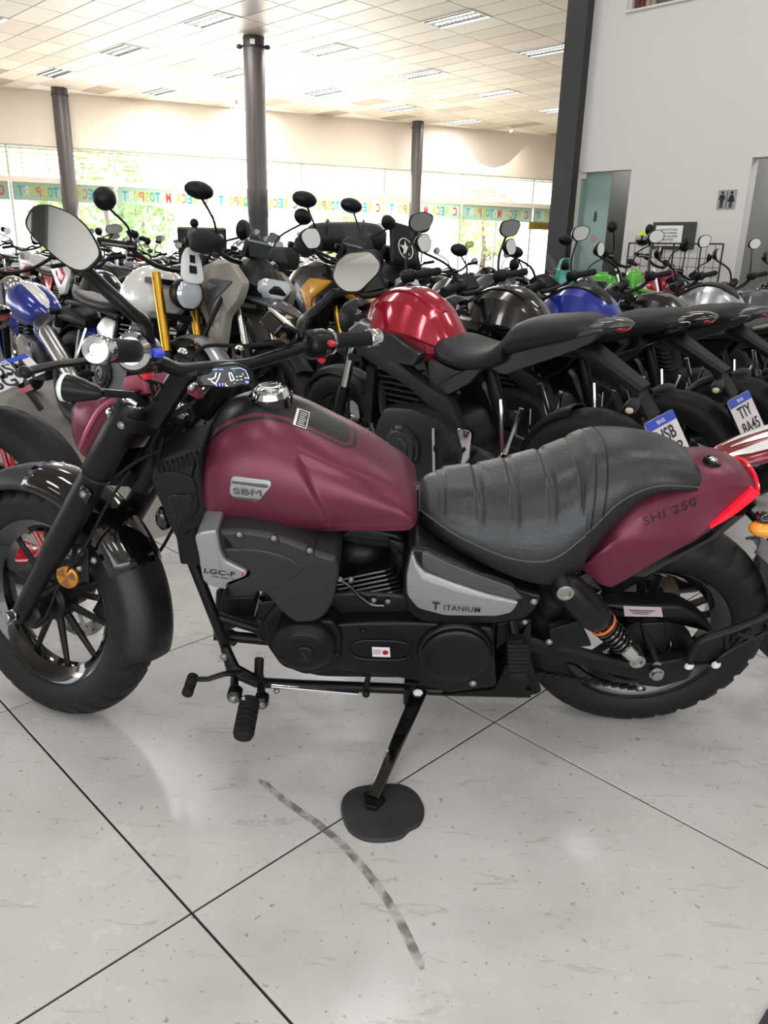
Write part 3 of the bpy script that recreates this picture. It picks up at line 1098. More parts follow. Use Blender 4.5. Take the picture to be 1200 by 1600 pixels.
# ---------------------------------------------------------------- tank
X0, X1 = -.388, .072
spine = [(-.388, .73), (-.380, .80), (-.356, .850), (-.31, .882), (-.25, .892), (-.19, .874), (-.13, .841), (-.06, .799), (.0, .760), (.04, .730), (.062, .702), (.072, .682)]
halfw = [(-.388, .09), (-.380, .120), (-.358, .140), (-.30, .154), (-.22, .160), (-.12, .158), (-.03, .150), (.03, .139), (.056, .128), (.067, .116), (.072, .098)]
ca, cb = hp(448, 716, -.158), hp(503, 806, -.158)
cc = hp(640, 782, -.14)
tk = MB()
NS, NR = 150, 120
rings = []
for i in range(NS + 1):
    t = i / NS
    x = X0 + (X1 - X0) * (0.5 - 0.5 * math.cos(PI * t)) * .6 + (X1 - X0) * t * .4
    zt, a = curve_table(spine, x), curve_table(halfw, x)
    zb = .639 + .03 * smoothstep(-.362, -.388, x) + .012 * smoothstep(.05, .072, x)
    zm = min(.715, zb + (zt - zb) * .45)
    ring = []
    for j in range(NR):
        ph = 2 * PI * j / NR
        cx, sx = math.cos(ph), math.sin(ph)
        if sx >= 0:
            y = math.copysign(abs(cx) ** .90, cx) * a
            z = zm + (zt - zm) * sx ** .96
        else:
            y = math.copysign(abs(cx) ** .30, cx) * a
            z = zm - (zm - zb) * abs(sx) ** .62
            y *= 1 - .02 * abs(sx)
        # knee facet: behind the diagonal crease and below the shoulder line the side is recessed
        xc = ca.x + (cb.x - ca.x) * max(0, min(1, (ca.z - z) / (ca.z - cb.z)))
        zc = ca.z + (cc.z - ca.z) * max(0, min(1.3, (x - ca.x) / (cc.x - ca.x)))
        rec = smoothstep(xc - .001, xc + .016, x) * smoothstep(zc + .004, zc - .022, z) * smoothstep(.075, .02, x) * smoothstep(zb + .004, zb + .04, z)
        if abs(y) > .02:
            y -= math.copysign(.010 * rec, y)
        # rolled seam along the bottom
        lip = math.exp(-((z - (zb + .007)) / .0055) ** 2)
        y += math.copysign(.0065 * lip, y) if abs(y) > .05 else 0
        ring.append(V((x, y, z)))
    rings.append(ring)
tk.loft(rings)
tank = tk.build('fuel_tank', K_tank, hero, smooth=60)
tbv = tk.bvh()
def to_tank(q, d=V((0, 1, 0)), off=.0012, start=.4):
    h = tbv.ray_cast(q - d * start, d)
    return (h[0] - d * off) if h[0] is not None else q
# filler cap
cc_ = tbv.ray_cast(hp(423, 622, 0) + V((0, 0, .3)), V((0, 0, -1)))[0] or hp(423, 625, 0)
capn = V((-.05, 0, 1)).normalized()
cap = MB().lathe([(.042, -.03), (.042, .006), (.038, .012), (.037, .017), (.034, .021), (.028, .022), (.027, .018), (.012, .019)], cc_, capn, 36).build('filler_cap', K_chrome, tank)
MB().lathe([(.046, -.03), (.046, .004), (.043, .007)], cc_, capn, 36).build('cap_ring', K_gloss, cap)
MB().plate([cc_ + capn * .026 + V((.024 * math.cos(a), .010 * math.sin(a), 0)) for a in [2 * PI * k / 20 for k in range(20)]], capn, .006, .002).build('key_flap', K_chrome, cap)
# caution label on the tank top
dn = V((0, 0, -1))
def strip_on(qs_px, name, m, par, nu=6, nv=4, off=.0012):
    """small flat label: the pixel quad is carried onto the tank surface"""
    vs, fs = [], []
    for i in range(nu + 1):
        for j in range(nv + 1):
            u, v_ = i / nu, j / nv
            a = [qs_px[0][k] * (1 - u) + qs_px[1][k] * u for k in (0, 1)]
            b = [qs_px[3][k] * (1 - u) + qs_px[2][k] * u for k in (0, 1)]
            px, py = a[0] * (1 - v_) + b[0] * v_, a[1] * (1 - v_) + b[1] * v_
            d = (_R3 @ ray(px, py)).normalized()
            h = tbv.ray_cast(_O, d)
            vs.append(h[0] + h[1] * off if h[0] is not None else _O + d * 1.8)
    for i in range(nu):
        for j in range(nv):
            k = i * (nv + 1) + j
            fs.append((k, k + 1, k + nv + 2, k + nv + 1))
    return MB().add(vs, fs).build(name, m, par, smooth=60)
LQ = [(464, 638), (484, 645), (478, 671), (457, 664)]
lab = strip_on(LQ, 'caution_label', K_decal, tank, off=.0010)
def lq(u, v_):
    a = [LQ[0][k] * (1 - u) + LQ[1][k] * u for k in (0, 1)]
    b = [LQ[3][k] * (1 - u) + LQ[2][k] * u for k in (0, 1)]
    return (a[0] * (1 - v_) + b[0] * v_, a[1] * (1 - v_) + b[1] * v_)
def lrect(u0, u1, v0, v1, m, nm):
    strip_on([lq(u0, v0), lq(u1, v0), lq(u1, v1), lq(u0, v1)], nm, m, lab, 2, 3, .0016)
lrect(0, .20, 0, 1, K_labelwhite, 'label_margin')
lrect(0, 1, 0, .05, K_labelwhite, 'label_border'); lrect(0, 1, .95, 1, K_labelwhite, 'label_border'); lrect(.94, 1, 0, 1, K_labelwhite, 'label_border')
for k in range(7):
    lrect(.30 , .86 - .06 * (k % 3), .14 + k * .115, .18 + k * .115, K_labelwhite, 'label_line')
# silver badge on the tank side
bq = cz([(228, 540), (405, 552), (413, 572), (352, 640), (232, 622), (221, 606)], .35, 280, 560)
bp_ = [to_tank(q) for q in rnd(hps(-.16, *bq), .008, 3)]
bc = sum(bp_, V()) / len(bp_)
bn = V((0, -1, 0))
badge = MB().plate([q + V((0, -.004, 0)) for q in bp_], bn, .012, .002).build('tank_badge', K_silver, tank)
def bpx(x, y, o=.0056):
    q = to_tank(hp(280 + x * .35, 560 + y * .35, -.16))
    return q + V((0, -o, 0))
MB().plate([bpx(*q, .0052) for q in ((232, 558), (392, 566), (398, 574), (388, 579), (232, 567))], bn, .002, .0005).build('badge_bar', K_grey, badge)
tx = MB()
a, b = bpx(240, 596), bpx(368, 601)
text_on(tx, 'SBM', (a + b) / 2, (b - a), V((-.12, 0, 1)), width=(b - a).length, height=.0135, off=.0006, bold=.0)
tx.build('badge_lettering', K_grey, badge, smooth=0)
MB().plate([bpx(*q, .0052) for q in ((240, 620), (360, 625), (352, 634), (242, 626))], bn, .002, .0005).build('badge_bar', K_grey, badge)

# ---------------------------------------------------------------- seat
top = [(.078, .676), (.10, .69), (.16, .697), (.23, .706), (.30, .727), (.36, .748), (.405, .772)]
hwS = [(.078, .055), (.10, .085), (.15, .118), (.21, .142), (.27, .160), (.33, .170), (.38, .168), (.42, .155)]
edge = [(.078, .655), (.10, .655), (.15, .637), (.21, .619), (.27, .606), (.33, .606), (.37, .622), (.42, .665)]
botS = [(.078, .625), (.10, .612), (.15, .592), (.21, .572), (.27, .553), (.33, .538), (.37, .535), (.42, .560)]
grooves = [.125, .205, .278, .352, .415]
st = MB()
rings = []
NX, NY = 96, 40
for i in range(NX + 1):
    x = .078 + (.418 - .078) * i / NX
    zt, a, ze = curve_table(top, x), curve_table(hwS, x), curve_table(edge, x)
    ring = []
    for j in range(NY + 1):
        u = -1 + 2 * j / NY
        y = a * math.sin(u * PI / 2)
        au = abs(math.sin(u * PI / 2))
        z = ze + (zt - ze) * (1 - au ** 3.0) ** .66
        # pleats: raised cushions split by cross grooves, ending before the edge
        lim = smoothstep(.90, .80, au)
        gr_ = min(abs(x - g_) for g_ in grooves)
        pl = smoothstep(.002, .011, gr_)
        z += lim * (.010 * pl) * (1 if x > .12 else 0)
        z += math.exp(-((gr_ - .0) / .0045) ** 2) * .004 * lim
        ring.append(V((x, y, z)))
    rings.append(ring)
st.loft(rings, closed=False)
# back wall down to the skirt so that the cushion is closed
seat = st.build('seat', K_leather, hero, smooth=70)
sk_ = MB()
rings = []
for i in range(41):
    x = .078 + (.43 - .078) * i / 40
    a, ze, zb = curve_table(hwS, x), curve_table(edge, x), curve_table(botS, x)
    rings.append([V((x, -a - .001, ze)), V((x, -a - .006, ze - (ze - zb) * .35)), V((x, -a - .002, ze - (ze - zb) * .8)), V((x, -a + .014, zb)), V((x, 0, zb + .005)), V((x, a - .014, zb)), V((x, a + .002, ze - (ze - zb) * .8)), V((x, a + .006, ze - (ze - zb) * .35)), V((x, a + .001, ze))])
sk_.loft(rings, closed=False)
sk_.build('seat_skirt', K_vinyl, seat, smooth=70)
for s in (-1, 1):
    MB().tube(cr([V((x, s * (curve_table(hwS, x) + .0008), curve_table(edge, x) + .001)) for x in (.08, .10, .15, .21, .27, .33, .37, .42)], 5, False), .0022, 6).build('piping', K_stitch, seat)
MB().tube([V((.078, .055 * math.cos(a), .652 + .024 * math.sin(a))) for a in [PI * k / 12 for k in range(13)]], .002, 6).build('piping', K_stitch, seat)
# pillion pad
ptop = [(.395, .768), (.42, .798), (.46, .812), (.53, .816), (.60, .806), (.65, .785), (.69, .752), (.705, .728)]
phw = [(.395, .150), (.43, .147), (.48, .130), (.55, .107), (.62, .096), (.67, .080), (.695, .062), (.705, .035)]
pedge = [(.395, .640), (.43, .672), (.48, .728), (.53, .752), (.58, .760), (.64, .752), (.68, .738), (.705, .724)]
pbot = [(.395, .548), (.43, .585), (.48, .660), (.53, .716), (.58, .740), (.64, .740), (.68, .728), (.705, .72)]
pd = MB()
rings = []
for i in range(61):
    x = .395 + (.705 - .395) * i / 60
    zt, a, ze = curve_table(ptop, x), curve_table(phw, x), curve_table(pedge, x)
    ring = []
    for j in range(NY + 1):
        u = -1 + 2 * j / NY
        sy = math.sin(u * PI / 2)
        ring.append(V((x, a * sy, ze + (zt - ze) * (1 - abs(sy) ** 3.2) ** .6)))
    rings.append(ring)
pd.loft(rings, closed=False)
pad = pd.build('pillion_pad', K_leather, hero, smooth=70)
ps = MB()
rings = []
for i in range(41):
    x = .395 + (.705 - .395) * i / 40
    a, ze, zb = curve_table(phw, x), curve_table(pedge, x), curve_table(pbot, x)
    rings.append([V((x, -a - .001, ze)), V((x, -a - .005, (ze * .6 + zb * .4))), V((x, -a + .004, zb)), V((x, 0, zb)), V((x, a - .004, zb)), V((x, a + .005, (ze * .6 + zb * .4))), V((x, a + .001, ze))])
ps.loft(rings, closed=False)
ps.build('pad_skirt', K_vinyl, pad, smooth=70)
for s in (-1, 1):
    MB().tube([V((x, s * (curve_table(phw, x) + .0005), curve_table(pedge, x) + .001)) for x in [.42 + .0142 * k for k in range(20)]], .0022, 6).build('piping', K_stitch, pad)
# stitched strap where pad and seat meet
for xs in (.412, .432, .455):
    pts = []
    for j in range(25):
        sy = math.sin((-1 + 2 * j / 24) * PI / 2)
        zt, a, ze = curve_table(ptop, xs), curve_table(phw, xs), curve_table(pedge, xs)
        pts.append(V((xs + .012 * (1 - abs(sy)), a * sy * 1.004, ze + (zt - ze) * (1 - abs(sy) ** 3.2) ** .6 + .0012)))
    MB().tube(pts, .002, 6).build('strap_seam', K_vinyl, pad)
# ---------------------------------------------------------------- tail / rear fender
def px_poly(w, qs, n):
    """polyline read at the plane y = w, resampled to n points"""
    p = cr([hp(q[0], q[1], q[2] if len(q) > 2 else w) for q in qs], 6, False)
    L = [0]
    for a, b in zip(p, p[1:]):
        L.append(L[-1] + (b - a).length)
    out = []
    for i in range(n):
        t = L[-1] * i / (n - 1)
        k = 0
        while k < len(L) - 2 and L[k + 1] < t:
            k += 1
        f = (t - L[k]) / max(1e-9, L[k + 1] - L[k])
        out.append(p[k].lerp(p[k + 1], f))
    return out
NT = 15
tT = px_poly(-.112, [(905, 884, -.115), (940, 850, -.115), (972, 822, -.115), (1040, 792, -.108), (1100, 770, -.096), (1150, 757, -.082), (1184, 764, -.068)], NT)
tC = px_poly(-.128, [(905, 886, -.128), (938, 862, -.128), (975, 838, -.128), (1040, 838, -.122), (1085, 836, -.114), (1108, 820, -.108), (1183, 766, -.072)], NT)
tC2 = px_poly(-.132, [(905, 886, -.132), (938, 867, -.132), (972, 850, -.132), (1035, 852, -.126), (1075, 848, -.118), (1106, 824, -.110), (1183, 767, -.072)], NT)
tB = px_poly(-.122, [(905, 887, -.122), (928, 903, -.122), (951, 919, -.122), (1010, 886, -.118), (1060, 858, -.114), (1102, 834, -.108), (1183, 768, -.070)], NT)
tail = MB()
mir = lambda p: V((p.x, -p.y, p.z))
rings = []
crown = [.0, .012, .03, .045, .05, .05, .05, .048, .044, .038, .032, .026, .020, .016, .012]
for i in range(NT):
    a, c1, c2, b = tT[i], tC[i], tC2[i], tB[i]
    mid = []
    for k in range(1, 10):
        u = k / 10
        q = a.lerp(mir(a), u)
        mid.append(q + V((0, 0, crown[i] * math.sin(u * PI) ** .7)))
    rings.append([b + V((0, .012, 0)), b, c2, c1, a] + mid + [mir(a), mir(c1), mir(c2), mir(b), mir(b) - V((0, .012, 0))])
tail.loft(rings, closed=False)
tl = tail.build('tail_fender', K_maroon, hero, smooth=28)
# lettering on the tail
tlv = tail.bvh()
def on_tail(q, off=.0022):
    h = tlv.ray_cast(q + V((0, -.3, 0)), V((0, 1, 0)))
    return h[0] + V((0, -off, 0)) if h[0] is not None else q
tx = MB()
a, b = hp(1008, 812, -.125), hp(1096, 785, -.125)
up_ = hp(1040, 785, -.125) - hp(1048, 808, -.125)
text_on(tx, 'SHI 250', (a + b) / 2 + V((0, 0, -.011)), b - a, up_, width=(b - a).length * 1.0, height=.019, proj=on_tail, spacing=1.1, shear=.1)
tx.build('model_lettering', K_decal, tl, smooth=0)
# grey wedge decal and tail light strip
wd_ = [on_tail(q, .001) for q in hps(-.12, (1062, 782), (1110, 768), (1152, 761), (1150, 766), (1110, 774))]
# red light: V strip around the rear edge
outer = [hp(1110, 824, -.110), hp(1150, 800, -.094), hp(1187, 770, -.074)]
s_in = [hp(1109, 822, -.112), hp(1146, 791, -.098), hp(1175, 762, -.078)]
strip = MB()
A = cr(outer[:3], 5, False)
Bv = cr(s_in, 5, False)
strip.loft([[p + V((0, -.004, 0)), q + V((0, -.004, 0)), q + V((0, .012, 0)), p + V((0, .012, 0))] for p, q in zip(A, Bv)])
strip.build('tail_light', K_tail, hero, smooth=0)
e0 = hp(1184, 766, -.070)
rear = MB()
pts = [e0 + V((0, 0, 0)), e0 + V((.002, .015, .008)), e0 + V((.003, .04, .016)), e0 + V((.002, .070, .019)), e0 + V((.003, .100, .016)), e0 + V((.002, .125, .008)), e0 + V((0, .140, 0))]
rear.tube(cr(pts, 4, False), .0048, 8, flat=1.0)
rear.build('tail_light_bar', K_taildim, hero)
strip2 = MB()
strip2.loft([[mir(p) + V((0, .004, 0)), mir(q) + V((0, .004, 0)), mir(q) - V((0, .012, 0)), mir(p) - V((0, .012, 0))] for p, q in zip(A, Bv)])
strip2.build('tail_light', K_tail, hero, smooth=0)
# lock recess behind the pad
lk = hp(1113, 722, -.02)
lkn = V((.35, 0, 1)).normalized()
q_ = tlv.ray_cast(lk + V((0, 0, .2)), V((0, 0, -1)))
lk = q_[0] if q_[0] is not None else lk
MB().lathe([(.020, -.01), (.020, .003), (.016, .004), (.015, .001), (.004, .001)], lk, lkn, 20).build('lock_recess', K_satin, tl)
MB().lathe([(.011, 0), (.011, .004), (.008, .007), (.002, .007)], lk, lkn, 16).build('seat_lock', K_chrome, tl)
# under-tail body and mount
hplate('under_tail', [(905, 890), (950, 920), (1105, 836), (1180, 772), (1188, 790), (1120, 845), (1110, 850), (960, 935), (890, 905)], -.075, .15, K_gloss, .01, rn=.01)

# ---------------------------------------------------------------- side cover with lettering
scf = cz([(160, 225), (260, 232), (500, 330), (760, 460), (905, 505), (1000, 520), (965, 600), (885, 680), (760, 700), (450, 718), (215, 690), (150, 630), (112, 490), (128, 330)], .25, 600, 800)
side = hplate('side_cover', scf, -.155, .10, K_satin, .012, rn=.012, seg=4)
hplate('side_panel_trim', cz([(236, 262), (275, 262), (420, 330), (640, 415), (800, 470), (870, 540), (842, 548), (640, 500), (420, 430), (262, 362), (238, 330)], .25, 600, 800), -.163, .02, K_grey, .0015, par=side, rn=.004)
ti = hplate('silver_panel', cz([(168, 268), (186, 268), (205, 325), (255, 378), (430, 446), (640, 515), (845, 562), (800, 632), (700, 655), (380, 650), (210, 605), (142, 520), (140, 400)], .25, 600, 800), -.168, .025, K_silver, .004, par=side, rn=.010, seg=4)
hplate('silver_facet', cz([(172, 275), (184, 275), (205, 330), (262, 388), (440, 458), (640, 522), (838, 566), (828, 575), (630, 542), (430, 490), (240, 425), (195, 350)], .25, 600, 800), -.1695, .006, mat('silver_bright', 'c6c8ca', .22, metal=.6), .0008, par=side, rn=.002)
a, b = hp(672, 951, -.176), hp(757, 958, -.176)
tx = MB()
text_on(tx, 'T', hp(681, 947, -.1700), b - a, V((0, 0, 1)), height=.021, width=.018, bold=.02)
text_on(tx, 'ITANIUM', hp(722, 951.5, -.1702), hp(757, 955, -.176) - hp(690, 950, -.176), V((0, 0, 1)), height=.0135, width=.080, bold=.004, spacing=1.1)
tx.build('side_lettering', K_decal, side, smooth=0)
bolt(hp(834, 940, -.158), .006, par=side); bolt(hp(820, 972, -.158), .005, par=side)

# ---------------------------------------------------------------- air box cover on the left, silver nose with lettering
dk = cz([(168, 768), (300, 770), (430, 792), (560, 842), (640, 880), (705, 895), (716, 960), (690, 1090), (655, 1150), (610, 1182), (520, 1188), (450, 1135), (385, 1052), (215, 1040), (205, 1015), (300, 978), (312, 955), (205, 906), (186, 862)], .35, 280, 560)
air = hplate('air_box_cover', dk, -.205, .13, K_air, .012, rn=.012, seg=4)
hplate('air_box_ridge', cz([(190, 850), (330, 850), (430, 870), (520, 905), (560, 950), (430, 1040), (225, 1030), (215, 1015), (310, 975), (318, 952), (215, 900)], .35, 280, 560), -.208, .02, K_air, .005, rn=.012, par=air)
nose = hplate('silver_nose', cz([(68, 800), (90, 780), (165, 766), (182, 865), (205, 906), (305, 955), (296, 976), (208, 1008), (214, 1036), (150, 1022), (108, 1000), (98, 960), (88, 890)], .35, 280, 560), -.217, .13, K_silver, .005, rn=.008, seg=4, par=air)
a, b = hp(316, 892, -.2175), hp(376, 900, -.2175)
tx = MB()
text_on(tx, 'LGC-F', hp(343, 894.5, -.2175), b - a, V((0, 0, 1)), height=.0125, width=.066, bold=.015, shear=.15)
tx.build('nose_lettering', K_decal, air, smooth=0)
text_on(MB(), 'I', hp(379, 897.5, -.2175), b - a, V((0, 0, 1)), height=.0125, width=.005, bold=.03, shear=.15).build('nose_lettering', K_decalred, air, smooth=0)
text_on(MB(), 'FUEL INJECTION', hp(352, 903.5, -.2175), b - a, V((0, 0, 1)), height=.005, width=.056, bold=.01, shear=.15).build('nose_lettering', K_decal, air, smooth=0)
for q in ((374, 834), (428, 840), (484, 859)):
    c_ = hp(q[0], q[1], -.206)
    MB().lathe([(.011, -.05), (.011, -.002), (.009, .0)], c_ + V((0, -.001, -.008)), NEAR, 12).build('bolt_boss', K_air, air)
    bolt(c_ + V((0, -.002, 0)), .0045, m=K_steel, par=air)
# hidden filter body / throttle between the cylinder head and tank
MB().ell(hp(470, 860, -.02), (.13, .09, .07), 14, 8).build('air_box', K_black, hero)
MB().ell(hp(560, 845, 0), (.08, .08, .05), 14, 8).build('throttle_body', K_black, hero)

# ---------------------------------------------------------------- engine
eng = MB()
eng.plate(rnd(hps(-.11, (408, 970), (450, 930), (560, 925), (640, 930), (760, 965), (770, 1075), (690, 1080), (630, 1062), (500, 1060), (440, 1045), (415, 1010)), .02, 3), NEAR, .22, .012)
engine = eng.build('engine_case', K_satin, hero)
lc = hplate('primary_cover', [(520, 976), (560, 974), (640, 973), (700, 976), (772, 982), (776, 1074), (700, 1084), (640, 1062), (575, 1054), (525, 1047)], -.15, .05, K_satin, .008, rn=.012, seg=4, par=engine)
ov = [(556 + 0, 0)]
oc = hp(595, 1016, -.152)
ring_ = []
for k in range(28):
    a = 2 * PI * k / 28
    ring_.append(oc + V((.072 * math.copysign(abs(math.cos(a)) ** .5, math.cos(a)), 0, .030 * math.sin(a))))
MB().tube(ring_ + [ring_[0]], .0022, 6).build('cover_rib', K_satin, lc)
lp = hps(-.1525, (581, 1011), (609, 1012), (610, 1027), (582, 1026))
MB().plate(lp, NEAR, .001).build('warning_label', K_labelwhite, lc, smooth=0)
lo = sum(lp, V()) / 4
for k in range(3):
    MB().box(lo + V((-.010, -.0012, .006 - k * .005)), (.018, .0006, .0018)).build('label_line', K_labelpink, lc, smooth=0)
MB().lathe([(.007, 0), (.005, 0)], lo + V((.010, -.0014, 0)), NEAR, 14).build('label_mark', K_decalred, lc)
bolt(hp(567, 986, -.152), .006, m=K_satin, par=lc)
# round clutch-side cover
rc = hp(712, 1029, -.178)
disc('pulley_cover', rc, .078, .03, K_satin, engine, prof=[(.088, -.05), (.088, -.022), (.084, -.016), (.080, -.014), (.079, -.004), (.075, -.0005), (.060, .001), (.03, .002)], n=40)
bolt(hp(739, 1068, -.165), .007, par=engine)
# stator cover
sc_ = hp(474, 1016, -.195)
MB().plate(rnd(hps(-.165, (432, 985), (450, 972), (520, 970), (533, 992), (533, 1030), (522, 1046), (500, 1052), (478, 1056), (455, 1048), (436, 1026)), .012, 3), NEAR, .06, .008).build('stator_housing', K_black, engine)
disc('stator_cover', sc_, .07, .03, K_black, engine, prof=[(.071, -.04), (.071, -.012), (.067, -.006), (.058, .0), (.054, .006), (.050, .008), (.03, .009)], n=40)
disc('inspection_plug', sc_ + V((.004, -.012, -.002)), .02, .01, K_satin, engine, prof=[(.022, -.006), (.022, .0), (.019, .002), (.006, .002)], n=24)
MB().box(sc_ + V((.004, -.0145, -.002)), (.005, .002, .024), Matrix.Rotation(R(-15), 3, 'Y')).build('plug_slot', K_gloss, engine, smooth=0)
for q in ((472, 990), (526, 1022), (405, 970)):
    bolt(hp(q[0], q[1], -.168), .006, m=K_satin, par=engine)
# finned cylinder leaning forward, with head
ca_, cb_ = hp(590, 940, -.02), hp(558, 846, -.02)
ad = (cb_ - ca_)
ad.y = 0
ad.normalize()
sd = V((ad.z, 0, -ad.x))
cyl = MB()
cyl.bar(ca_ - ad * .03, cb_, .085, .085, up=(0, 1, 0)).build('cylinder', K_black, hero)
cylo = bpy.data.objects[-1] if False else None
K_fin = mat('fin_machined', '8d8e8d', .3, metal=.9)
nf = 12
f0 = MB()
for k in range(nf):
    c_ = ca_ + ad * (.012 + k * .0125)
    wdt = .088 if k < nf - 2 else .08
    o_ = [c_ + sd * x * wdt + V((0, y * .082, 0)) for x, y in ((-1, -1), (1, -1), (1, 1), (-1, 1))]
    MB().plate(rnd(o_, .02, 3), ad, .0042, .001).build('cooling_fin', K_black, hero)
    e1, e2 = c_ + sd * -.058 + V((0, -.0825, .0)), c_ + sd * .058 + V((0, -.0825, 0))
    MB().bar(e1 - ad * .002, e2 - ad * .002, .003, .0042, up=ad).build('fin_edge', K_fin, hero)
hplate('cylinder_head', [(528, 838), (560, 824), (622, 836), (634, 850), (604, 858), (545, 850)], -.10, .2, K_black, .008, rn=.012)
hplate('head_cover', [(606, 842), (634, 852), (632, 872), (612, 864)], -.112, .04, K_satin, .005, rn=.006)
for q in ((606, 940), (584, 938), (548, 905), (531, 905)):
    bolt(hp(q[0], q[1], -.12), .005)
MB().tube(cr(hps(-.12, (530, 905), (545, 915), (560, 930), (580, 944), (600, 946)), 4, False), .004, 6).build('hose', K_gloss, hero)
hplate('engine_mount', [(556, 930), (610, 925), (640, 950), (640, 975), (560, 972)], -.10, .06, K_black, .006)
# front of engine: starter / mount bracket
hplate('front_mount', [(404, 942), (430, 938), (438, 985), (420, 1010), (402, 998), (400, 965)], -.10, .05, K_satin, .006, rn=.01)
MB().tube(hps(-.06, (330, 960), (410, 985)), .012, 10).build('frame_brace', K_black, hero)
MB().tube(hps(-.04, (335, 992), (420, 1000)), .014, 10).build('frame_brace', K_black, hero)
hplate('front_plate', [(345, 935), (400, 932), (410, 975), (352, 985), (345, 975)], .0, .04, K_black, .006)
MB().tube(hps(.05, (350, 925), (345, 985), (370, 1000)), .02, 10).build('exhaust_header', K_black, hero)
MB().tube(hps(-.09, (410, 935), (402, 968)), .009, 8).build('breather_pipe', K_gloss, hero)

# ---------------------------------------------------------------- frame
fr = MB()
dt0, dt1 = hp(287, 842, -.045), hp(352, 1008, -.075)
fr.tube([hp(262, 690, -.02), hp(268, 800, -.03), dt0, dt1, hp(362, 1050, -.09), hp(400, 1066, -.10), hp(470, 1070, -.10), hp(700, 1079, -.10), hp(828, 1082, -.10)], .0135, 10)
frame = fr.build('frame', K_satin, hero)
MB().tube([mir(dt0), mir(dt1), V((hp(362, 1050, -.09).x, .09, hp(362, 1050, -.09).z)), V((hp(400, 1066, -.1).x, .1, .155)), V((.38, .10, .155))], .0135, 10).build('frame_tube', K_satin, frame)
MB().tube([hp(262, 700, 0), hp(330, 760, 0), hp(520, 800, 0), hp(660, 830, 0), V((.30, 0, .57)), V((.45, 0, .60))], .02, 10).build('backbone', K_black, frame)
MB().bar(hp(780, 965, -.09), hp(824, 1080, -.09), .03, .07, up=(1, 0, 0)).build('pivot_plate', K_satin, frame)
hplate('pivot_bracket', [(776, 975), (830, 968), (830, 1030), (822, 1080), (832, 1082), (828, 1090), (690, 1086), (700, 1078), (772, 1076)], -.12, .02, K_black, .003, rn=.004)
MB().tube([V((x, y, z)) for x, y, z in ((.30, -.09, .56), (.40, -.10, .57), (.50, -.09, .62))], .012, 8).build('subframe_tube', K_black, frame)
MB().tube([V((x, -y, z)) for x, y, z in ((.30, -.09, .56), (.40, -.10, .57), (.50, -.09, .62))], .012, 8).build('subframe_tube', K_black, frame)
hplate('battery_box', [(860, 920), (900, 925), (905, 1000), (852, 990)], -.04, .10, K_black, .006)
hplate('down_tube_clamp', [(276, 848), (292, 842), (298, 862), (284, 868)], -.055, .03, K_black, .003)
# radiator scoop
rp = cz([(668, 770), (690, 705), (760, 660), (905, 622), (898, 720), (918, 860), (958, 945), (905, 985), (855, 1000), (838, 1020), (795, 1040), (762, 1000), (742, 965), (722, 900), (692, 838)], .35, 0, 480)
rad = hplate('radiator_scoop', rp, -.13, .11, K_plastic, .012, rn=.012, seg=4)
hplate('scoop_panel', cz([(690, 800), (720, 735), (800, 738), (870, 770), (890, 900), (840, 960), (800, 985), (770, 960), (720, 860)], .35, 0, 480), -.134, .01, K_plastic, .003, rn=.012, par=rad)
gp = hps(-.137, *cz([(748, 855), (758, 840), (850, 836), (862, 850), (845, 900), (800, 965), (786, 960), (760, 900)], .35, 0, 480))
gr_o = MB().plate(rnd(gp, .006, 3), NEAR, .006, .001).build('grille', K_gloss, rad)
gc = sum(gp, V()) / len(gp)
gx = [q.x for q in gp]; gz = [q.z for q in gp]
def in_poly(x, z, P):
    r_ = False
    for i in range(len(P)):
        a, b = P[i - 1], P[i]
        if (a.z > z) != (b.z > z) and x < (b.x - a.x) * (z - a.z) / (b.z - a.z) + a.x:
            r_ = not r_
    return r_
gm = MB()
zz = min(gz)
row = 0
while zz < max(gz):
    xx = min(gx) + (.0025 if row % 2 else 0)
    while xx < max(gx):
        if in_poly(xx, zz, gp):
            gm.lathe([(.0022, -.001), (.0022, .0012), (.0013, .0016)], V((xx, -.1372, zz)), NEAR, 6)
        xx += .0055
    zz += .0050
    row += 1
o_ = gm.build('grille_studs', K_plastic, rad)
o_['kind'] = 'stuff'
for k in range(9):
    x0 = 700 + k * 22
    MB().bar(hp(x0 * .35, 480 + (712 - k * 8) * .35, -.131), hp((x0 + 8) * .35, 480 + (738 - k * 4) * .35, -.131), .006, .004, up=(0, 1, 0)).build('scoop_rib', K_black, rad)
    MB().bar(hp((x0 + 4) * .35, 480 + (690 - k * 8) * .35, -.12), hp((x0 + 2) * .35, 480 + (708 - k * 8) * .35, -.131), .006, .004, up=(0, 1, 0)).build('scoop_rib', K_black, rad)
MB().ell(hp(256, 810, -.07), (.018, .02, .03), 12, 8).build('horn', K_gloss, hero)
MB().ell(hp(231, 857, -.0), (.02, .012, .02), 14, 8).build('horn_disc', K_gloss, hero)

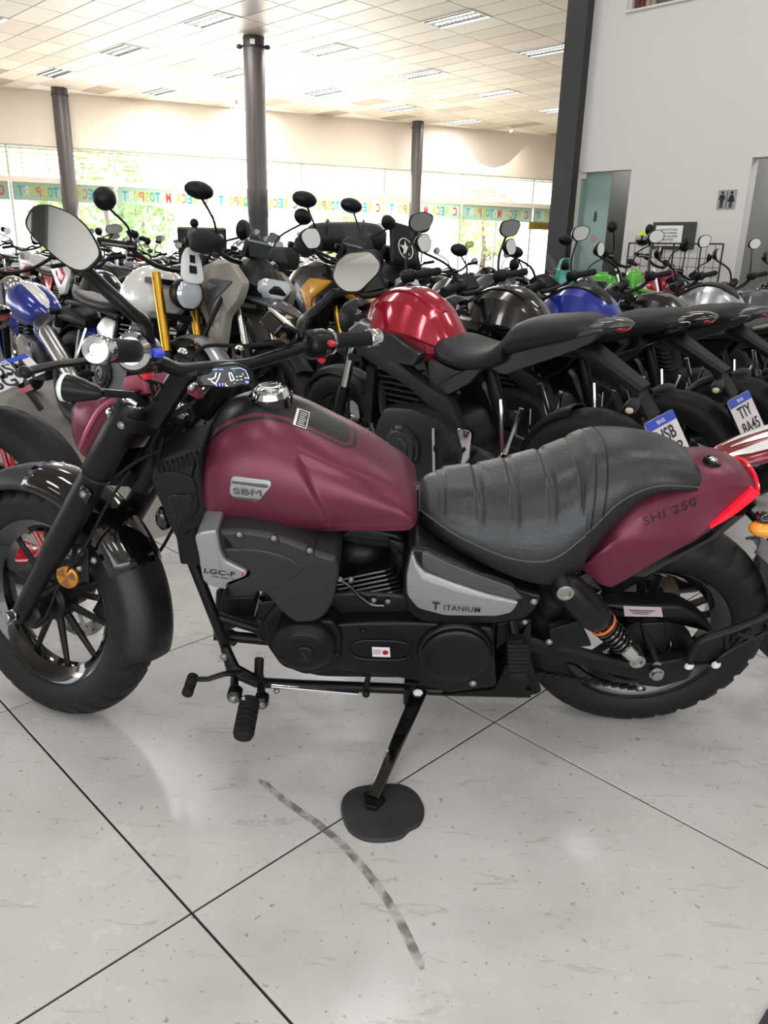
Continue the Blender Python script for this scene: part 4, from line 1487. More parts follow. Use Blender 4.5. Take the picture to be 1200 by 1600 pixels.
# ---------------------------------------------------------------- foot controls
pegb = hp(388, 1084, -.20)
fc = MB().tube([hp(352, 1012, -.09), hp(368, 1045, -.12), hp(392, 1058, -.15), hp(412, 1066, -.13)], .013, 8).build('footpeg_bracket', K_satin, hero)
bolt(hp(350, 1027, -.11), .008, par=fc)
for q in ((366, 1088), (408, 1098)):
    c_ = hp(q[0], q[1], -.24)
    MB().tube([hp(q[0], q[1] - 26, -.17), c_ + V((0, .0, 0))], .010, 10).build('bracket_arm', K_satin, fc)
    MB().lathe([(.017, -.02), (.017, .004), (.014, .008)], c_, NEAR, 18).build('rubber_mount', K_gloss, fc)
    bolt(c_ + V((0, -.008, 0)), .008, par=fc)
pc0 = hp(391, 1092, -.235)
pd_ = V((-.01, -1, -.12)).normalized()
peg = MB()
prof = [(.013, 0)]
for k in range(7):
    prof += [(.024, .006 + k * .013), (.024, .014 + k * .013), (.0205, .0155 + k * .013), (.0205, .0185 + k * .013)]
prof += [(.021, .100), (.015, .104)]
peg.lathe(prof, pc0, pd_, 14)
peg.build('footpeg', K_rubber, hero)
bolt(hp(383, 1094, -.25), .007, m=K_labelwhite, par=fc)
sh = MB().tube([hp(378, 1050, -.16), hp(350, 1053, -.19), hp(325, 1061, -.20), hp(306, 1061, -.20)], .0065, 8).build('shift_lever', K_satin, hero)
sp0 = hp(302, 1056, -.19)
MB().lathe([(.012, 0), (.013, .004), (.013, .03), (.0115, .034), (.013, .038), (.013, .052), (.010, .055)], sp0, V((-.06, -1, -.1)), 14).build('shift_rubber', K_rubber, sh)
MB().tube([hp(405, 1056, -.12), hp(405, 1030, -.12), hp(404, 1068, -.14)], .012, 8).build('shift_pivot', K_satin, hero)
MB().tube([hp(424, 1072, -.14), hp(560, 1084, -.14)], .004, 8).build('shift_rod', K_chrome, hero)
MB().ell(hp(572, 1084, -.14), (.010, .010, .010), 10, 8).build('rod_joint', K_rubber, hero)
MB().tube([hp(570, 1082, -.13), hp(577, 1050, -.13)], .007, 8).build('shift_arm', K_satin, hero)
bolt(hp(432, 1080, -.14), .006)
# rear footpeg
rf = hp(807, 975, -.14)
MB().bar(hp(800, 968, -.13), hp(806, 1000, -.15), .02, .02).build('rear_peg_bracket', K_satin, hero)
rpg = MB()
cpt = hp(808, 1004, -.165)
for k in range(7):
    q = hp(808, 1004 + k * 6.2, -.17)
    rpg.box(q, (.046, .030, .0105 if k < 6 else .012))
rpg.bar(hp(808, 996, -.165), hp(808, 1048, -.165), .034, .024, up=(0, 1, 0))
rpg.build('rear_footpeg', K_rubber, hero, smooth=0, bevel=.002)
MB().plate(rnd(hps(-.19, (797, 1054), (824, 1054), (824, 1066), (797, 1066)), .005, 3), NEAR, .03, .004).build('peg_end', K_rubber, hero)

# ---------------------------------------------------------------- side stand
foot = HI @ gnd(583, 1246, .022)
pv = hp(657, 1079, -.125)
ss = MB()
ss.bar(pv, foot, .016, .036, up=(1, 0, 0), taper=.72, ch=.2)
stand = ss.build('side_stand', K_gloss, hero)
dd = (foot - pv)
# slot in the upper half of the leg
nrm = V((0, -1, .3)).normalized()
sx_ = dd.normalized().cross(V((1, 0, 0))).normalized()
for s in (-1, 1):
    MB().bar(pv + dd * .16 + V((s * .007, 0, 0)) + sx_ * (-.009), pv + dd * .42 + V((s * .007, 0, 0)) + sx_ * (-.009), .004, .005, up=(1, 0, 0)).build('stand_rib', K_satin, stand)
ft = HI @ gnd(580, 1250, .016)
MB().plate([HI @ gnd(x, y, .02) for x, y in ((566, 1238), (590, 1232), (602, 1246), (588, 1262), (572, 1258))], HI.to_3x3() @ V((0, 0, 1)), .010, .002).build('stand_foot', K_satin, stand)
bolt(hp(653, 1083, -.142), .009, par=stand, m=K_labelwhite)
MB().tube([pv + dd * .62 + V((-.012, -.012, 0)), pv + dd * .62 + V((-.012, -.02, .035))], [.006, .003], 8).build('stand_peg', K_chrome, stand)
hplate('stand_bracket', [(632, 1068), (668, 1068), (690, 1076), (688, 1086), (662, 1084), (650, 1100), (630, 1102)], -.105, .03, K_satin, .003, rn=.004)
MB().tube([hp(636, 1075, -.12), hp(636, 1108, -.12)], .006, 8).build('stand_stop', K_satin, hero)

# ---------------------------------------------------------------- swing arm, shock, chain, hugger arm
XR, ZR = .6495, .300
sa = MB()
sa.bar(hp(812, 1000, -.10), hp(1010, 1052, -.125), .03, .045, up=(0, 0, 1), ch=.3)
swing = sa.build('swing_arm', K_black, hero)
hplate('swing_arm_end', [(985, 1040), (1040, 1035), (1075, 1028), (1090, 1036), (1075, 1062), (1030, 1075), (1000, 1072)], -.14, .03, K_black, .004, rn=.008, par=swing)
MB().bar(V((.30, .10, .33)), V((XR + .04, .12, ZR)), .03, .045).build('swing_arm_right', K_black, swing)
hplate('chain_cover', [(858, 985), (905, 970), (925, 1010), (860, 1015)], -.125, .02, K_black, .003, par=swing)
bolt(hp(858, 1003, -.128), .006, par=swing)
bolt(hp(1026, 1053, -.158), .013, par=swing, h=.010)
bolt(hp(1000, 1075, -.145), .006, par=swing)
cg = hplate('chain_guard', [(945, 945), (1062, 948), (1090, 962), (1115, 985), (1108, 992), (1080, 972), (1050, 964), (960, 966), (950, 958)], -.115, .05, K_black, .008, rn=.008)
cl_ = hps(-.1165, (974, 947), (1033, 949), (1036, 964), (976, 963))
lb = MB().plate(cl_, NEAR, .001).build('tyre_pressure_label', K_label, cg, smooth=0)
l0 = sum(cl_, V()) / 4
for k in range(3):
    MB().box(l0 + V((-.004, -.0008, .004 - k * .005)), (.060 - .012 * k, .0006, .0016)).build('label_line', K_decal, cg, smooth=0)
hplate('guard_side', [(1000, 975), (1040, 972), (1046, 1002), (1036, 1030), (1010, 1016)], -.105, .03, K_black, .006, rn=.008)
# chain: lower and upper run as separate links
lk0 = MB().plate(rnd([V((-.008, 0, -.0045)), V((.008, 0, -.0045)), V((.008, 0, .0045)), V((-.008, 0, .0045))], .004, 3), NEAR, .008, .001)
lo_ = lk0.build('chain_link', K_satin, hero)
c0, c1 = hp(842, 1054, -.095), hp(1005, 1080, -.095)
n_l = 26
for k in range(n_l):
    q = c0.lerp(c1, k / (n_l - 1))
    M = Matrix.Translation(q + V((0, .004 * (k % 2), 0)))
    if k == 0:
        lo_.matrix_local = M
    else:
        inst(lo_, 'chain_link', hero, M)
# shock absorber
sA, sB = hp(878, 908, -.165), hp(994, 1029, -.165)
sd_ = (sB - sA).normalized()
sL = (sB - sA).length
shk = MB().lathe([(.02, -.01), (.03, .005), (.036, .03), (.037, sL * .42), (.035, sL * .46), (.027, sL * .49)], sA, sd_, 22).build('shock_absorber', K_satin, hero)
MB().lathe([(.020, sL * .42), (.020, sL * .80)], sA, sd_, 14).build('damper_body', K_gloss, shk)
hel = []
u_ = sd_.cross(V((0, 1, 0))).normalized()
v2 = sd_.cross(u_)
for k in range(121):
    t = k / 120
    a = t * 7.5 * 2 * PI
    hel.append(sA + sd_ * (sL * (.47 + .34 * t)) + (u_ * math.cos(a) + v2 * math.sin(a)) * (.028 - .006 * t))
MB().tube(hel, .0042, 7).build('spring', K_gloss, shk)
MB().lathe([(.030, sL * .52), (.032, sL * .525), (.032, sL * .54), (.030, sL * .545)], sA, sd_, 22).build('preload_ring', K_orange, shk)
MB().lathe([(.014, sL * .78), (.019, sL * .80), (.019, sL * .93), (.014, sL * .97)], sA, sd_, 16).build('shock_clevis', K_chrome, shk)
for q in (sA + V((0, -.03, 0)), sB):
    MB().lathe([(.019, -.03), (.019, .012), (.017, .014), (.011, .014), (.011, .010), (.002, .011)], q, NEAR, 20).build('shock_eye', K_steel, shk)
# right shock (far side)
MB().lathe([(.02, -.01), (.035, .03), (.035, sL * .45), (.022, sL * .5), (.022, sL * .85), (.014, sL)], V((sA.x, .165, sA.z)), sd_, 14).build('right_shock', K_satin, hero)
# hugger arm: tubular bracket holding the rear mudguard
ha = MB()
ha.tube(cr([hp(1077, 1041, -.16), hp(1080, 1020, -.16), hp(1092, 1003, -.16), hp(1120, 992, -.155), hp(1160, 978, -.15), hp(1205, 958, -.14), hp(1240, 935, -.12)], 4, False), .0085, 8)
hug = ha.build('hugger_arm', K_black, hero)
MB().tube(cr([hp(1118, 1038, -.16), hp(1128, 1025, -.16), hp(1160, 1006, -.15), hp(1205, 985, -.14), hp(1240, 965, -.12)], 4, False), .007, 8).build('hugger_arm_lower', K_black, hug)
for a_, b_ in (((1134, 990), (1136, 1022)), ((1140, 1018), (1170, 982)), ((1150, 988), (1182, 998)), ((1080, 1040), (1120, 1037))):
    MB().tube([hp(*a_, -.152), hp(*b_, -.152)], .006, 8).build('hugger_strut', K_black, hug)
hplate('hugger_plate', [(1085, 1012), (1100, 998), (1134, 988), (1136, 1022), (1122, 1034), (1084, 1036)], -.150, .006, K_plastic, .001, par=hug)
bolt(hp(1077, 1041, -.165), .008, par=hug, m=K_labelwhite)
bolt(hp(1119, 1039, -.165), .008, par=hug, m=K_labelwhite)
# mudguard wrapped behind the wheel with amber indicator
K_mud = mat('mudguard_grey', '5b595b', .4)
mg = MB()
rings = []
for k in range(17):
    a = R(50 - k * 3.1)
    rr_ = .352 + .012 * math.sin(k * .3)
    wv = .085 * min(1, .35 + k * .16)
    rings.append([V((XR + (rr_ - .03 * abs(u) ** 2) * math.cos(a), u * wv, ZR + (rr_ - .03 * abs(u) ** 2) * math.sin(a))) for u in (-1, -.8, -.4, 0, .4, .8, 1)])
mg.loft(rings, closed=False)
mgo = mg.build('rear_mudguard', K_mud, hero)
sm_ = mgo.modifiers.new('solid', 'SOLIDIFY')
sm_.thickness = .006
ib = hp(1192, 826, -.11)
MB().ell(ib, (.030, .022, .018), 16, 10).build('rear_indicator', mat('amber_lens', 'e59b2a', .15, coat=.5), hero)
MB().ell(ib + V((.0, .01, .022)), (.022, .02, .012), 12, 8).build('indicator_body', K_gloss, hero)
MB().tube([ib + V((0, .02, 0)), V((ib.x - .02, -.02, ib.z + .01))], .008, 8).build('indicator_stem', K_black, hero)
# right side: muffler and brake pedal, hidden from this side
MB().tube([V((-.33, .12, .33)), V((-.1, .15, .2)), V((.2, .17, .2)), V((.45, .19, .24)), V((.85, .20, .30))], [.02, .022, .03, .042, .045], 14).build('muffler', K_black, hero)
bpy.data.objects.remove(bpy.data.objects['dummy']) if 'dummy' in bpy.data.objects else None

hplate('dark_gap_filler', [(646, 800), (668, 795), (680, 850), (646, 850)], -.045, .09, K_black, .006)  # added black block standing in for the shade between tank and seat
# ---------------------------------------------------------------- wheels
def tyre_mb(Ro, Rr, W, tread=0, seed=0, n=150, o=(0, 0, 0)):
    """tyre of revolution around y: bead radius Rr, outer radius Ro, width W; tread blocks cut into the crown"""
    prof = []
    hgt = Ro - Rr
    for a in [-100, -80, -62, -46, -34, -24, -15, -7, 0, 7, 15, 24, 34, 46, 62, 80, 100]:
        t = R(a)
        y = W / 2 * math.sin(t) * (1 if abs(a) <= 80 else .96)
        r = Rr + hgt * .42 + hgt * .58 * (math.cos(t) ** .8 if abs(a) < 90 else -abs(math.cos(t)))
        prof.append((r, y))
    prof = [(Rr, -W * .36), (Rr + hgt * .08, -W * .43)] + prof[1:-1] + [(Rr + hgt * .08, W * .43), (Rr, W * .36)]
    def mod(t, r, y):
        if not tread or r < Ro - hgt * .42:
            return 0
        k = t / (2 * PI) * tread
        s = (k + abs(y) / W * 1.3 + (0 if y > 0 else .5)) % 1
        if s < .24 and abs(y) > W * .07:
            return -.008
        return 0
    mb = MB()
    mb.lathe(prof, o, (0, 1, 0), n, mod=mod, cap=False)
    return mb
def rim_mb(Rr, W, Rin, o=(0, 0, 0), n=56):
    p = [(Rr + .004, -W * .40), (Rr + .006, -W * .36), (Rr - .006, -W * .33), (Rin + .012, -W * .22), (Rin, -W * .14), (Rin - .002, 0), (Rin, W * .14), (Rin + .012, W * .22), (Rr - .006, W * .33), (Rr + .006, W * .36), (Rr + .004, W * .40), (Rr - .002, W * .30), (Rr - .012, 0), (Rr - .002, -W * .30)]
    return MB().lathe(p, o, (0, 1, 0), n, closed=True)

# fork frame: x forward of the fork axis, y to the right, z up along the fork, origin at the front axle
RK, DE, XA, ZA, OFF = .5696, -.5492, -.8234, .3174, .039
_a = V((math.sin(RK), 0, math.cos(RK)))
_f = V((-math.cos(RK), 0, math.sin(RK)))
_ax = V((XA, 0, ZA))
_base = _ax - _f * OFF
_S = Matrix.Translation(_base) @ Matrix.Rotation(DE, 4, _a) @ Matrix.Translation(-_base)
FM = _S @ Matrix(((_f.x, 0, _a.x, _ax.x), (_f.y, 1, _a.y, _ax.y), (_f.z, 0, _a.z, _ax.z), (0, 0, 0, 1)))
FI = FM.inverted()
_FO = FI @ _O
_F3 = FI.to_3x3() @ _R3
def fp(px, py, lat):
    d = _F3 @ ray(px, py)
    return _FO + d * ((lat - _FO.y) / d.y)
def fbuild(mb, name, m, par=None, **k):
    return mb.build(name, m, par or hero, M=FM, **k)
def fbolt(c, r=.006, ax=(0, -1, 0), m=None, par=None, h=.004):
    mb = MB().lathe([(r * 1.35, -.002), (r * 1.35, .0008), (r, .001), (r, h), (r * .75, h + .0012)], c, ax, 10)
    return fbuild(mb, 'bolt', m or K_steel, par)

RF, RRF, WF = .306, .212, .118
fwheel = fbuild(rim_mb(RRF, WF, .178), 'front_wheel', K_gloss)
fbuild(tyre_mb(RF, RRF, WF, 34, n=272), 'tyre', K_tyre, fwheel, smooth=50)
for k in range(10):
    a = 2 * PI * k / 10 + .2
    d = V((math.cos(a), 0, math.sin(a)))
    sp_ = MB().bar(d * .035, d * .182, .020, .016, up=(0, 1, 0), taper=.72)
    fbuild(sp_, 'spoke', K_black, fwheel)
fbuild(MB().lathe([(.02, -.075), (.034, -.07), (.036, -.03), (.05, -.02), (.05, .02), (.036, .03), (.034, .07), (.02, .075)], (0, 0, 0), (0, 1, 0), 24), 'hub', K_black, fwheel)
dsk = MB()
for r0, r1 in ((.088, .122),):
    dsk.lathe([(r0, .052), (r1, .052), (r1, .057), (r0, .057)], (0, 0, 0), (0, 1, 0), 40, closed=True)
for k in range(5):
    a = 2 * PI * k / 5
    d = V((math.cos(a), 0, math.sin(a)))
    dsk.bar(d * .03 + V((0, .052, 0)), d * .092 + V((0, .054, 0)), .004, .02, up=(0, 0, 1) if abs(d.z) < .9 else (1, 0, 0))
fbuild(dsk, 'brake_disc', K_steel, fwheel)
hb = MB()
for k in range(36):
    a = 2 * PI * k / 36
    r_ = .096 if k % 2 else .110
    hb.lathe([(.0035, 0), (.0018, .0006)], V((math.cos(a) * r_, .0518, math.sin(a) * r_)), NEAR, 6)
o_ = fbuild(hb, 'disc_holes', K_gloss, fwheel)
o_['kind'] = 'stuff'
vv = V((math.cos(-1.9), 0, math.sin(-1.9)))
fbuild(MB().tube([vv * .185 + V((0, -.01, 0)), vv * .155 + V((0, -.012, 0))], [.006, .004], 8), 'valve_stem', K_rubber, fwheel)
fbuild(MB().lathe([(.010, -.150), (.012, -.148), (.012, -.118), (.017, -.117), (.017, -.104)], (0, 0, 0), (0, 1, 0), 16), 'axle', K_steel)
fbuild(MB().lathe([(.0125, -.132), (.0155, -.131), (.0155, -.122), (.0125, -.121)], (0, 0, 0), (0, 1, 0), 6), 'axle_nut', K_chrome)

LF = .655
for s in (-1, 1):
    y = s * .105
    leg = fbuild(MB().lathe([(.016, -.03), (.021, -.02), (.022, .03), (.023, .15), (.027, .20), (.030, .23), (.0305, .475)], (0, y, 0), (0, 0, 1), 24), 'fork_leg', K_black)
    fbuild(MB().lathe([(.0305, .462), (.0335, .466), (.0335, .60), (.032, .61), (.032, LF), (.029, LF + .006)], (0, y, 0), (0, 0, 1), 24), 'fork_cover', K_black, leg)
    fbuild(MB().lathe([(.0345, .464), (.0345, .470)], (0, y, 0), (0, 0, 1), 24), 'cover_ring', K_gloss, leg)
    fbuild(MB().lathe([(.024, LF), (.024, LF + .008), (.020, LF + .011), (.012, LF + .011), (.012, LF + .009), (.003, LF + .009)], (0, y, 0), (0, 0, 1), 20), 'fork_cap', K_chrome, leg)
    fbuild(MB().lathe([(.0125, LF + .010), (.0125, LF + .018), (.010, LF + .020)], (0, y, 0), (0, 0, 1), 6), 'cap_nut', K_chrome, leg)
    c_ = fp(148, 758, -.135) if s < 0 else V((0, .13, .385))
    fbuild(MB().box(V((-.02, s * .132, .43)), (.03, .012, .03)), 'clamp_block', K_gloss, leg, bevel=.003)
    fbolt(V((-.02, s * .139, .43)), .006, (0, s, 0), par=leg)
# triple clamps and risers
tc_ = MB()
tcp = [V((.035, -.14, 0)), V((.05, 0, 0)), V((.035, .14, 0)), V((-.035, .14, 0)), V((-.075, .05, 0)), V((-.075, -.05, 0)), V((-.035, -.14, 0))]
triple = fbuild(MB().plate([V((q.x * .8, q.y * .97, LF - .008)) for q in rnd(tcp, .02, 3)], (0, 0, 1), .035, .004), 'top_clamp', K_satin)
fbuild(MB().plate([V((q.x * .62, q.y * .72, .49)) for q in rnd(tcp, .02, 3)], (0, 0, 1), .04, .004), 'lower_clamp', K_satin)
fbuild(MB().lathe([(.03, .44), (.03, .66)], (-OFF, 0, 0), (0, 0, 1), 18), 'steering_head', K_black)
fbuild(MB().lathe([(.022, LF), (.022, LF + .012), (.016, LF + .016)], (-OFF, 0, 0), (0, 0, 1), 6), 'stem_nut', K_chrome)
for s in (-1, 1):
    fbolt(V((.02, s * .135, LF - .03)), .006, (.2, s, 0))
    fbolt(V((-.02, s * .137, LF - .03)), .006, (-.2, s, 0))
    rs = fbuild(MB().bar(V((-.04, s * .075, LF - .01)), V((-.055, s * .09, .80)), .035, .045, up=(1, 0, 0)), 'bar_riser', K_satin)
    for z in (.70, .735):
        fbolt(V((-.03, s * .105, z)), .005, (0, s, 0), m=K_gloss, par=rs)
    fbolt(V((-.085, s * .085, .775)), .010, (-1, 0, .2), m=K_chrome, par=rs)
    fbolt(V((-.03, s * .09, .818)), .007, (.3, 0, 1), m=K_chrome, par=rs)
# handlebar
hk = [V((-.0563, .0, .795)), V((-.0563, .1036, .7951)), V((-.0691, .1888, .8272)), V((-.0939, .3107, .8807)), V((-.1358, .4461, .9238))]
def hbar(s):
    return [V((p.x, p.y * s, p.z)) for p in hk]
bar_pts = cr(list(reversed(hbar(-1)))[:-1] + hbar(1), 6, False)
hbo = fbuild(MB().tube(bar_pts, .0135, 12), 'handlebar', K_black)
for s in (-1, 1):
    P1_, P2_ = hbar(s)[3], hbar(s)[4]
    d = (P2_ - P1_).normalized()
    Lg = (P2_ - P1_).length
    g_ = fbuild(MB().lathe([(.017, .0), (.022, .004), (.022, .010), (.0185, .014), (.0185, Lg - .028)], P1_, d, 24), 'grip', K_rubber, hbo)
    fbuild(MB().lathe([(.0195, Lg - .030), (.0215, Lg - .028), (.0215, Lg), (.019, Lg + .004), (.010, Lg + .005), (.009, Lg + .002), (.003, Lg + .002)], P1_, d, 24), 'bar_end', K_chrome, hbo)
    fbuild(MB().lathe([(.024, -.004), (.030, -.001), (.030, .006), (.022, .014)], P1_, d, 24), 'grip_flange', K_chrome, hbo)
    # switch housing
    sw = fbuild(MB().lathe([(.020, -.062), (.031, -.056), (.034, -.05), (.034, -.012), (.030, -.006), (.02, -.002)], P1_ + V((.0, 0, -.004)), d, 20), 'switch_housing', K_satin, hbo)
    back = V((-1, 0, .15)).normalized()
    c_ = P1_ - d * .03
    fbuild(MB().box(c_ + V((-.030, 0, .022)), (.014, .022, .010)), 'red_button', K_red if s > 0 else K_bluelight, hbo, bevel=.002)
    fbuild(MB().box(c_ + V((-.031, 0, -.024)), (.014, .018, .012)), 'lower_button', K_red, hbo, bevel=.002)
    fbuild(MB().box(c_ + V((-.034, 0, .0)), (.006, .02, .016)), 'rocker_switch', K_gloss, hbo, bevel=.002)
    # lever
    lv0 = P1_ - d * .035 + V((.035, 0, -.035))
    lv1 = P1_ + d * .02 + V((.062, 0, -.072))
    lv2 = P2_ + V((.070, s * .03, -.098))
    lvr = fbuild(MB().tube(cr([lv0, lv1, lv1.lerp(lv2, .5) + V((.004, 0, 0)), lv2], 5, False), [.009] * 6 + [.0075] * 9 + [.009], 8, flat=.7), 'clutch_lever' if s < 0 else 'brake_lever', K_satin, hbo)
    fbuild(MB().ell(lv2, (.011, .011, .009), 10, 8), 'lever_tip', K_satin, hbo)
    fbuild(MB().bar(P1_ - d * .05, lv0, .024, .026), 'lever_perch', K_satin, hbo)
# brake reservoir on the right bar
rc0 = fp(435, 518, .19)
rb = fp(435, 512, .20)
res_ = fbuild(MB().box(rb, (.05, .085, .034), Matrix.Rotation(R(-18), 3, 'X')), 'brake_reservoir', K_gloss, hbo, bevel=.004)
fbuild(MB().box(rb + V((0, .005, .02)), (.054, .09, .006), Matrix.Rotation(R(-18), 3, 'X')), 'reservoir_lid', K_steel, hbo, bevel=.002)
fbuild(MB().lathe([(.009, 0), (.009, .004), (.004, .004)], rb + V((-.026, -.012, -.002)), (-1, 0, 0), 14), 'sight_glass', K_brown, hbo)
# mirrors
def mirror(s, outline, lat, stem, label):
    """outline in pixels read on a plane that faces the rider"""
    c = V((.004, s * .441, 1.0125))
    nrm = (FI.to_3x3() @ (HI.to_3x3() @ (V((.10, -1, .20)) if s < 0 else V((.04, -1, .22))))).normalized()
    pts = []
    for px, py in outline:
        d = _F3 @ ray(px, py)
        pts.append(_FO + d * ((c - _FO).dot(nrm) / d.dot(nrm)))
    pts = rnd(pts, .012, 4)
    cc0 = sum(pts, V()) / len(pts)
    root = fbuild(MB().plate([q - nrm * .0 for q in pts], nrm, .006, .003), 'mirror', K_satin)
    root['label'] = label
    sh_ = MB()
    rings = [pts, [cc0 + (q - cc0) * .93 - nrm * .014 for q in pts], [cc0 + (q - cc0) * .7 - nrm * .026 for q in pts], [cc0 + (q - cc0) * .3 - nrm * .031 for q in pts]]
    sh_.loft([[q - nrm * .004 for q in r_] for r_ in rings])
    fbuild(sh_, 'mirror_shell', K_gloss, root)
    gl = [cc0 + (q - cc0) * .93 + nrm * .0008 for q in pts]
    fbuild(MB().plate(gl, nrm, .002), 'mirror_glass', K_mirror, root, smooth=0)
    sp = [fp(x, y, l_) for x, y, l_ in stem]
    fbuild(MB().tube(cr(sp, 5, False), [.013] * 6 + [.010] * (len(sp) * 5 - 10) + [.009] * 20 if False else .0105, 10, flat=1.0), 'mirror_stem', K_satin, root)
z3 = lambda L: [(x / 3, 280 + y / 3) for x, y in L]
mirror(-1, z3([(104, 205), (150, 118), (225, 112), (345, 158), (420, 230), (474, 330), (474, 372), (405, 438), (345, 432), (270, 380), (150, 270)]), -.44, [(131, 420, -.40), (165, 452, -.37), (205, 488, -.34), (226, 505, -.31), (234, 540, -.28)], 'left mirror of the maroon cruiser')
z4 = lambda L: [(280 + x / 3, 280 + y / 3) for x, y in L]
mirror(1, z4([(712, 455), (735, 385), (790, 342), (900, 333), (952, 392), (942, 435), (845, 532), (775, 532), (735, 500)]), .44, [(520, 458, .41), (500, 478, .38), (478, 496, .33), (470, 508, .28), (470, 530, .26)], 'right mirror of the maroon cruiser')
# display
dsp = [fp(*q, 0.0) for q in ()]
dc = V((-.09, .0, .80))
dn_ = (FI.to_3x3() @ (HI.to_3x3() @ (CP - (HM @ (FM @ dc))))).normalized()
dn_ = (dn_ + V((-.4, 0, .2))).normalized()
def dpx(px, py, o=0.0):
    d = _F3 @ ray(px, py)
    c = dc + dn_ * o
    return _FO + d * ((c - _FO).dot(dn_) / d.dot(dn_))
dz = lambda L, o=0.0: [dpx(330 + x * .075, 560 + y * .075, o) for x, y in L]
disp = fbuild(MB().plate(rnd([dpx(*q) for q in ((303, 592), (318, 572), (372, 567), (388, 574), (398, 597), (392, 606), (378, 604), (364, 609), (330, 606), (313, 606))], .006, 3), dn_, .03, .004), 'instrument_display', K_satin)
fbuild(MB().plate([dpx(*q, .0008) for q in ((312, 592), (323, 576), (369, 571), (384, 577), (391, 594), (387, 601), (377, 600), (363, 604), (331, 602), (318, 601))], dn_, .001), 'display_glass', K_screen, disp, smooth=0)
def seg(L, m, wd_=.0011, o=.0014):
    pts = [dpx(x, y, o) for x, y in L]
    mb = MB()
    for a, b in zip(pts, pts[1:]):
        mb.bar(a, b, wd_, .0006, up=dn_, ch=.1)
    fbuild(mb, 'display_segment', m, disp, smooth=0)
seg([(319, 582), (324, 578), (340, 577)], K_blue); seg([(342, 577), (349, 577.5)], K_blue)
seg([(338, 582), (336, 590), (329, 593), (325, 592)], K_dwhite, .0016)
seg([(344, 583), (341, 592), (336, 600), (330, 595)], K_dwhite, .0016)
seg([(361, 576), (376, 575), (384, 579), (389, 591)], K_blue)
seg([(357.5, 583), (361, 582.5), (366, 593), (361, 595), (357.5, 583)], K_dwhite, .0014)
for k, x in enumerate((336, 341, 346)):
    text_on_ = text_on(MB(), '537'[k], dpx(x + 2, 603.5 - 2.2, .0016), dpx(10 + x, 601, 0) - dpx(x, 601, 0), dpx(x - 1, 590, 0) - dpx(x, 600, 0), height=.0055, off=0)
    fbuild(text_on_, 'display_digit', K_blue, disp, smooth=0)
seg([(352, 599), (353, 603), (356, 603)], K_dwhite)
seg([(369, 588), (371, 589)], K_dgreen, .002); seg([(365, 579), (366, 580)], K_dgreen, .0015)
seg([(379, 583), (380, 586)], K_dorange, .002); seg([(366, 598), (367, 599)], K_dorange, .0016)
seg([(374, 588), (378, 588)], K_dwhite); seg([(369, 594), (372, 594)], K_dwhite); seg([(375, 593), (379, 593)], K_blue)
for k in range(2):
    seg([(383 + k * 4, 590), (385 + k * 4, 591)], K_dwhite, .0015)
fbuild(text_on(MB(), '00', dpx(386, 597, .0016), dpx(392, 597, 0) - dpx(382, 597, 0), dpx(385, 588, 0) - dpx(387, 598, 0), height=.005, off=0), 'display_digit', K_blue, disp, smooth=0)

# headlight nacelle: maroon bucket in front of the fork, lens at its nose
npf = [(.030, .668), (.062, .640), (.100, .596), (.140, .552), (.153, .532), (.150, .505), (.128, .470), (.098, .446), (.060, .436), (.040, .452), (.034, .52), (.028, .60)]
npc = (.085, .55)
rings = []
for k in range(17):
    u = -1 + k / 8
    sc = max(.02, (1 - abs(u) ** 3.2)) ** .42
    lat = .098 * u
    rings.append([V((npc[0] + (x - npc[0]) * (.45 + .55 * sc) if abs(u) < 1 else npc[0] + (x - npc[0]) * .45, lat, npc[1] + (z - npc[1]) * (.55 + .45 * sc))) for x, z in npf])
head = fbuild(MB().loft([cr(r_, 2) for r_ in rings]), 'headlight_nacelle', K_maroon, smooth=50)
for s in (-1, 1):
    fbuild(MB().tube(cr([V((.040, s * .095, .645)), V((.066, s * .098, .59)), V((.070, s * .099, .53)), V((.070, s * .095, .47))], 4, False), [.004, .006, .007, .007, .007, .007, .007, .007, .007, .007, .006, .005, .004], 8), 'nacelle_ridge', K_pink, head)
fbuild(MB().ell(V((.130, 0, .497)), (.040, .076, .050), 20, 12, Matrix.Rotation(R(38), 3, 'Y')), 'headlight_lens', K_lens, head)
for s in (-1, 1):
    fbuild(MB().plate(rnd([V((x, s * .055, z)) for x, z in ((.015, .665), (.05, .690), (.085, .655), (.075, .625), (.04, .64))], .008, 2), (0, s, 0), .03, .003), 'nacelle_top', K_pink, head)
    fbuild(MB().plate(rnd([V((x, s * .045, z)) for x, z in ((-.045, .695), (-.015, .725), (.01, .70), (-.01, .685))], .005, 2), (0, s, 0), .02, .002), 'nacelle_tab', K_pink, head)
# turn signals
ic_ = fp(118, 608, -.20)
for s in (-1, 1):
    c_ = V((ic_.x, s * .20, ic_.z))
    dv = V((.82, s * .35, -.45)).normalized()
    t_ = fbuild(MB().lathe([(.006, -.055), (.013, -.045), (.021, -.018), (.0265, .008), (.0265, .018)], c_, dv, 20), 'turn_signal', K_satin)
    fbuild(MB().lathe([(.0267, .016), (.028, .018), (.028, .023), (.021, .029), (.008, .032)], c_, dv, 20), 'signal_lens', K_lens, t_)
    fbuild(MB().tube([c_ - dv * .03, V((.0, s * .12, LF + .03)), V((-.01, s * .09, LF + .01))], .008, 8), 'signal_stem', K_satin, t_)

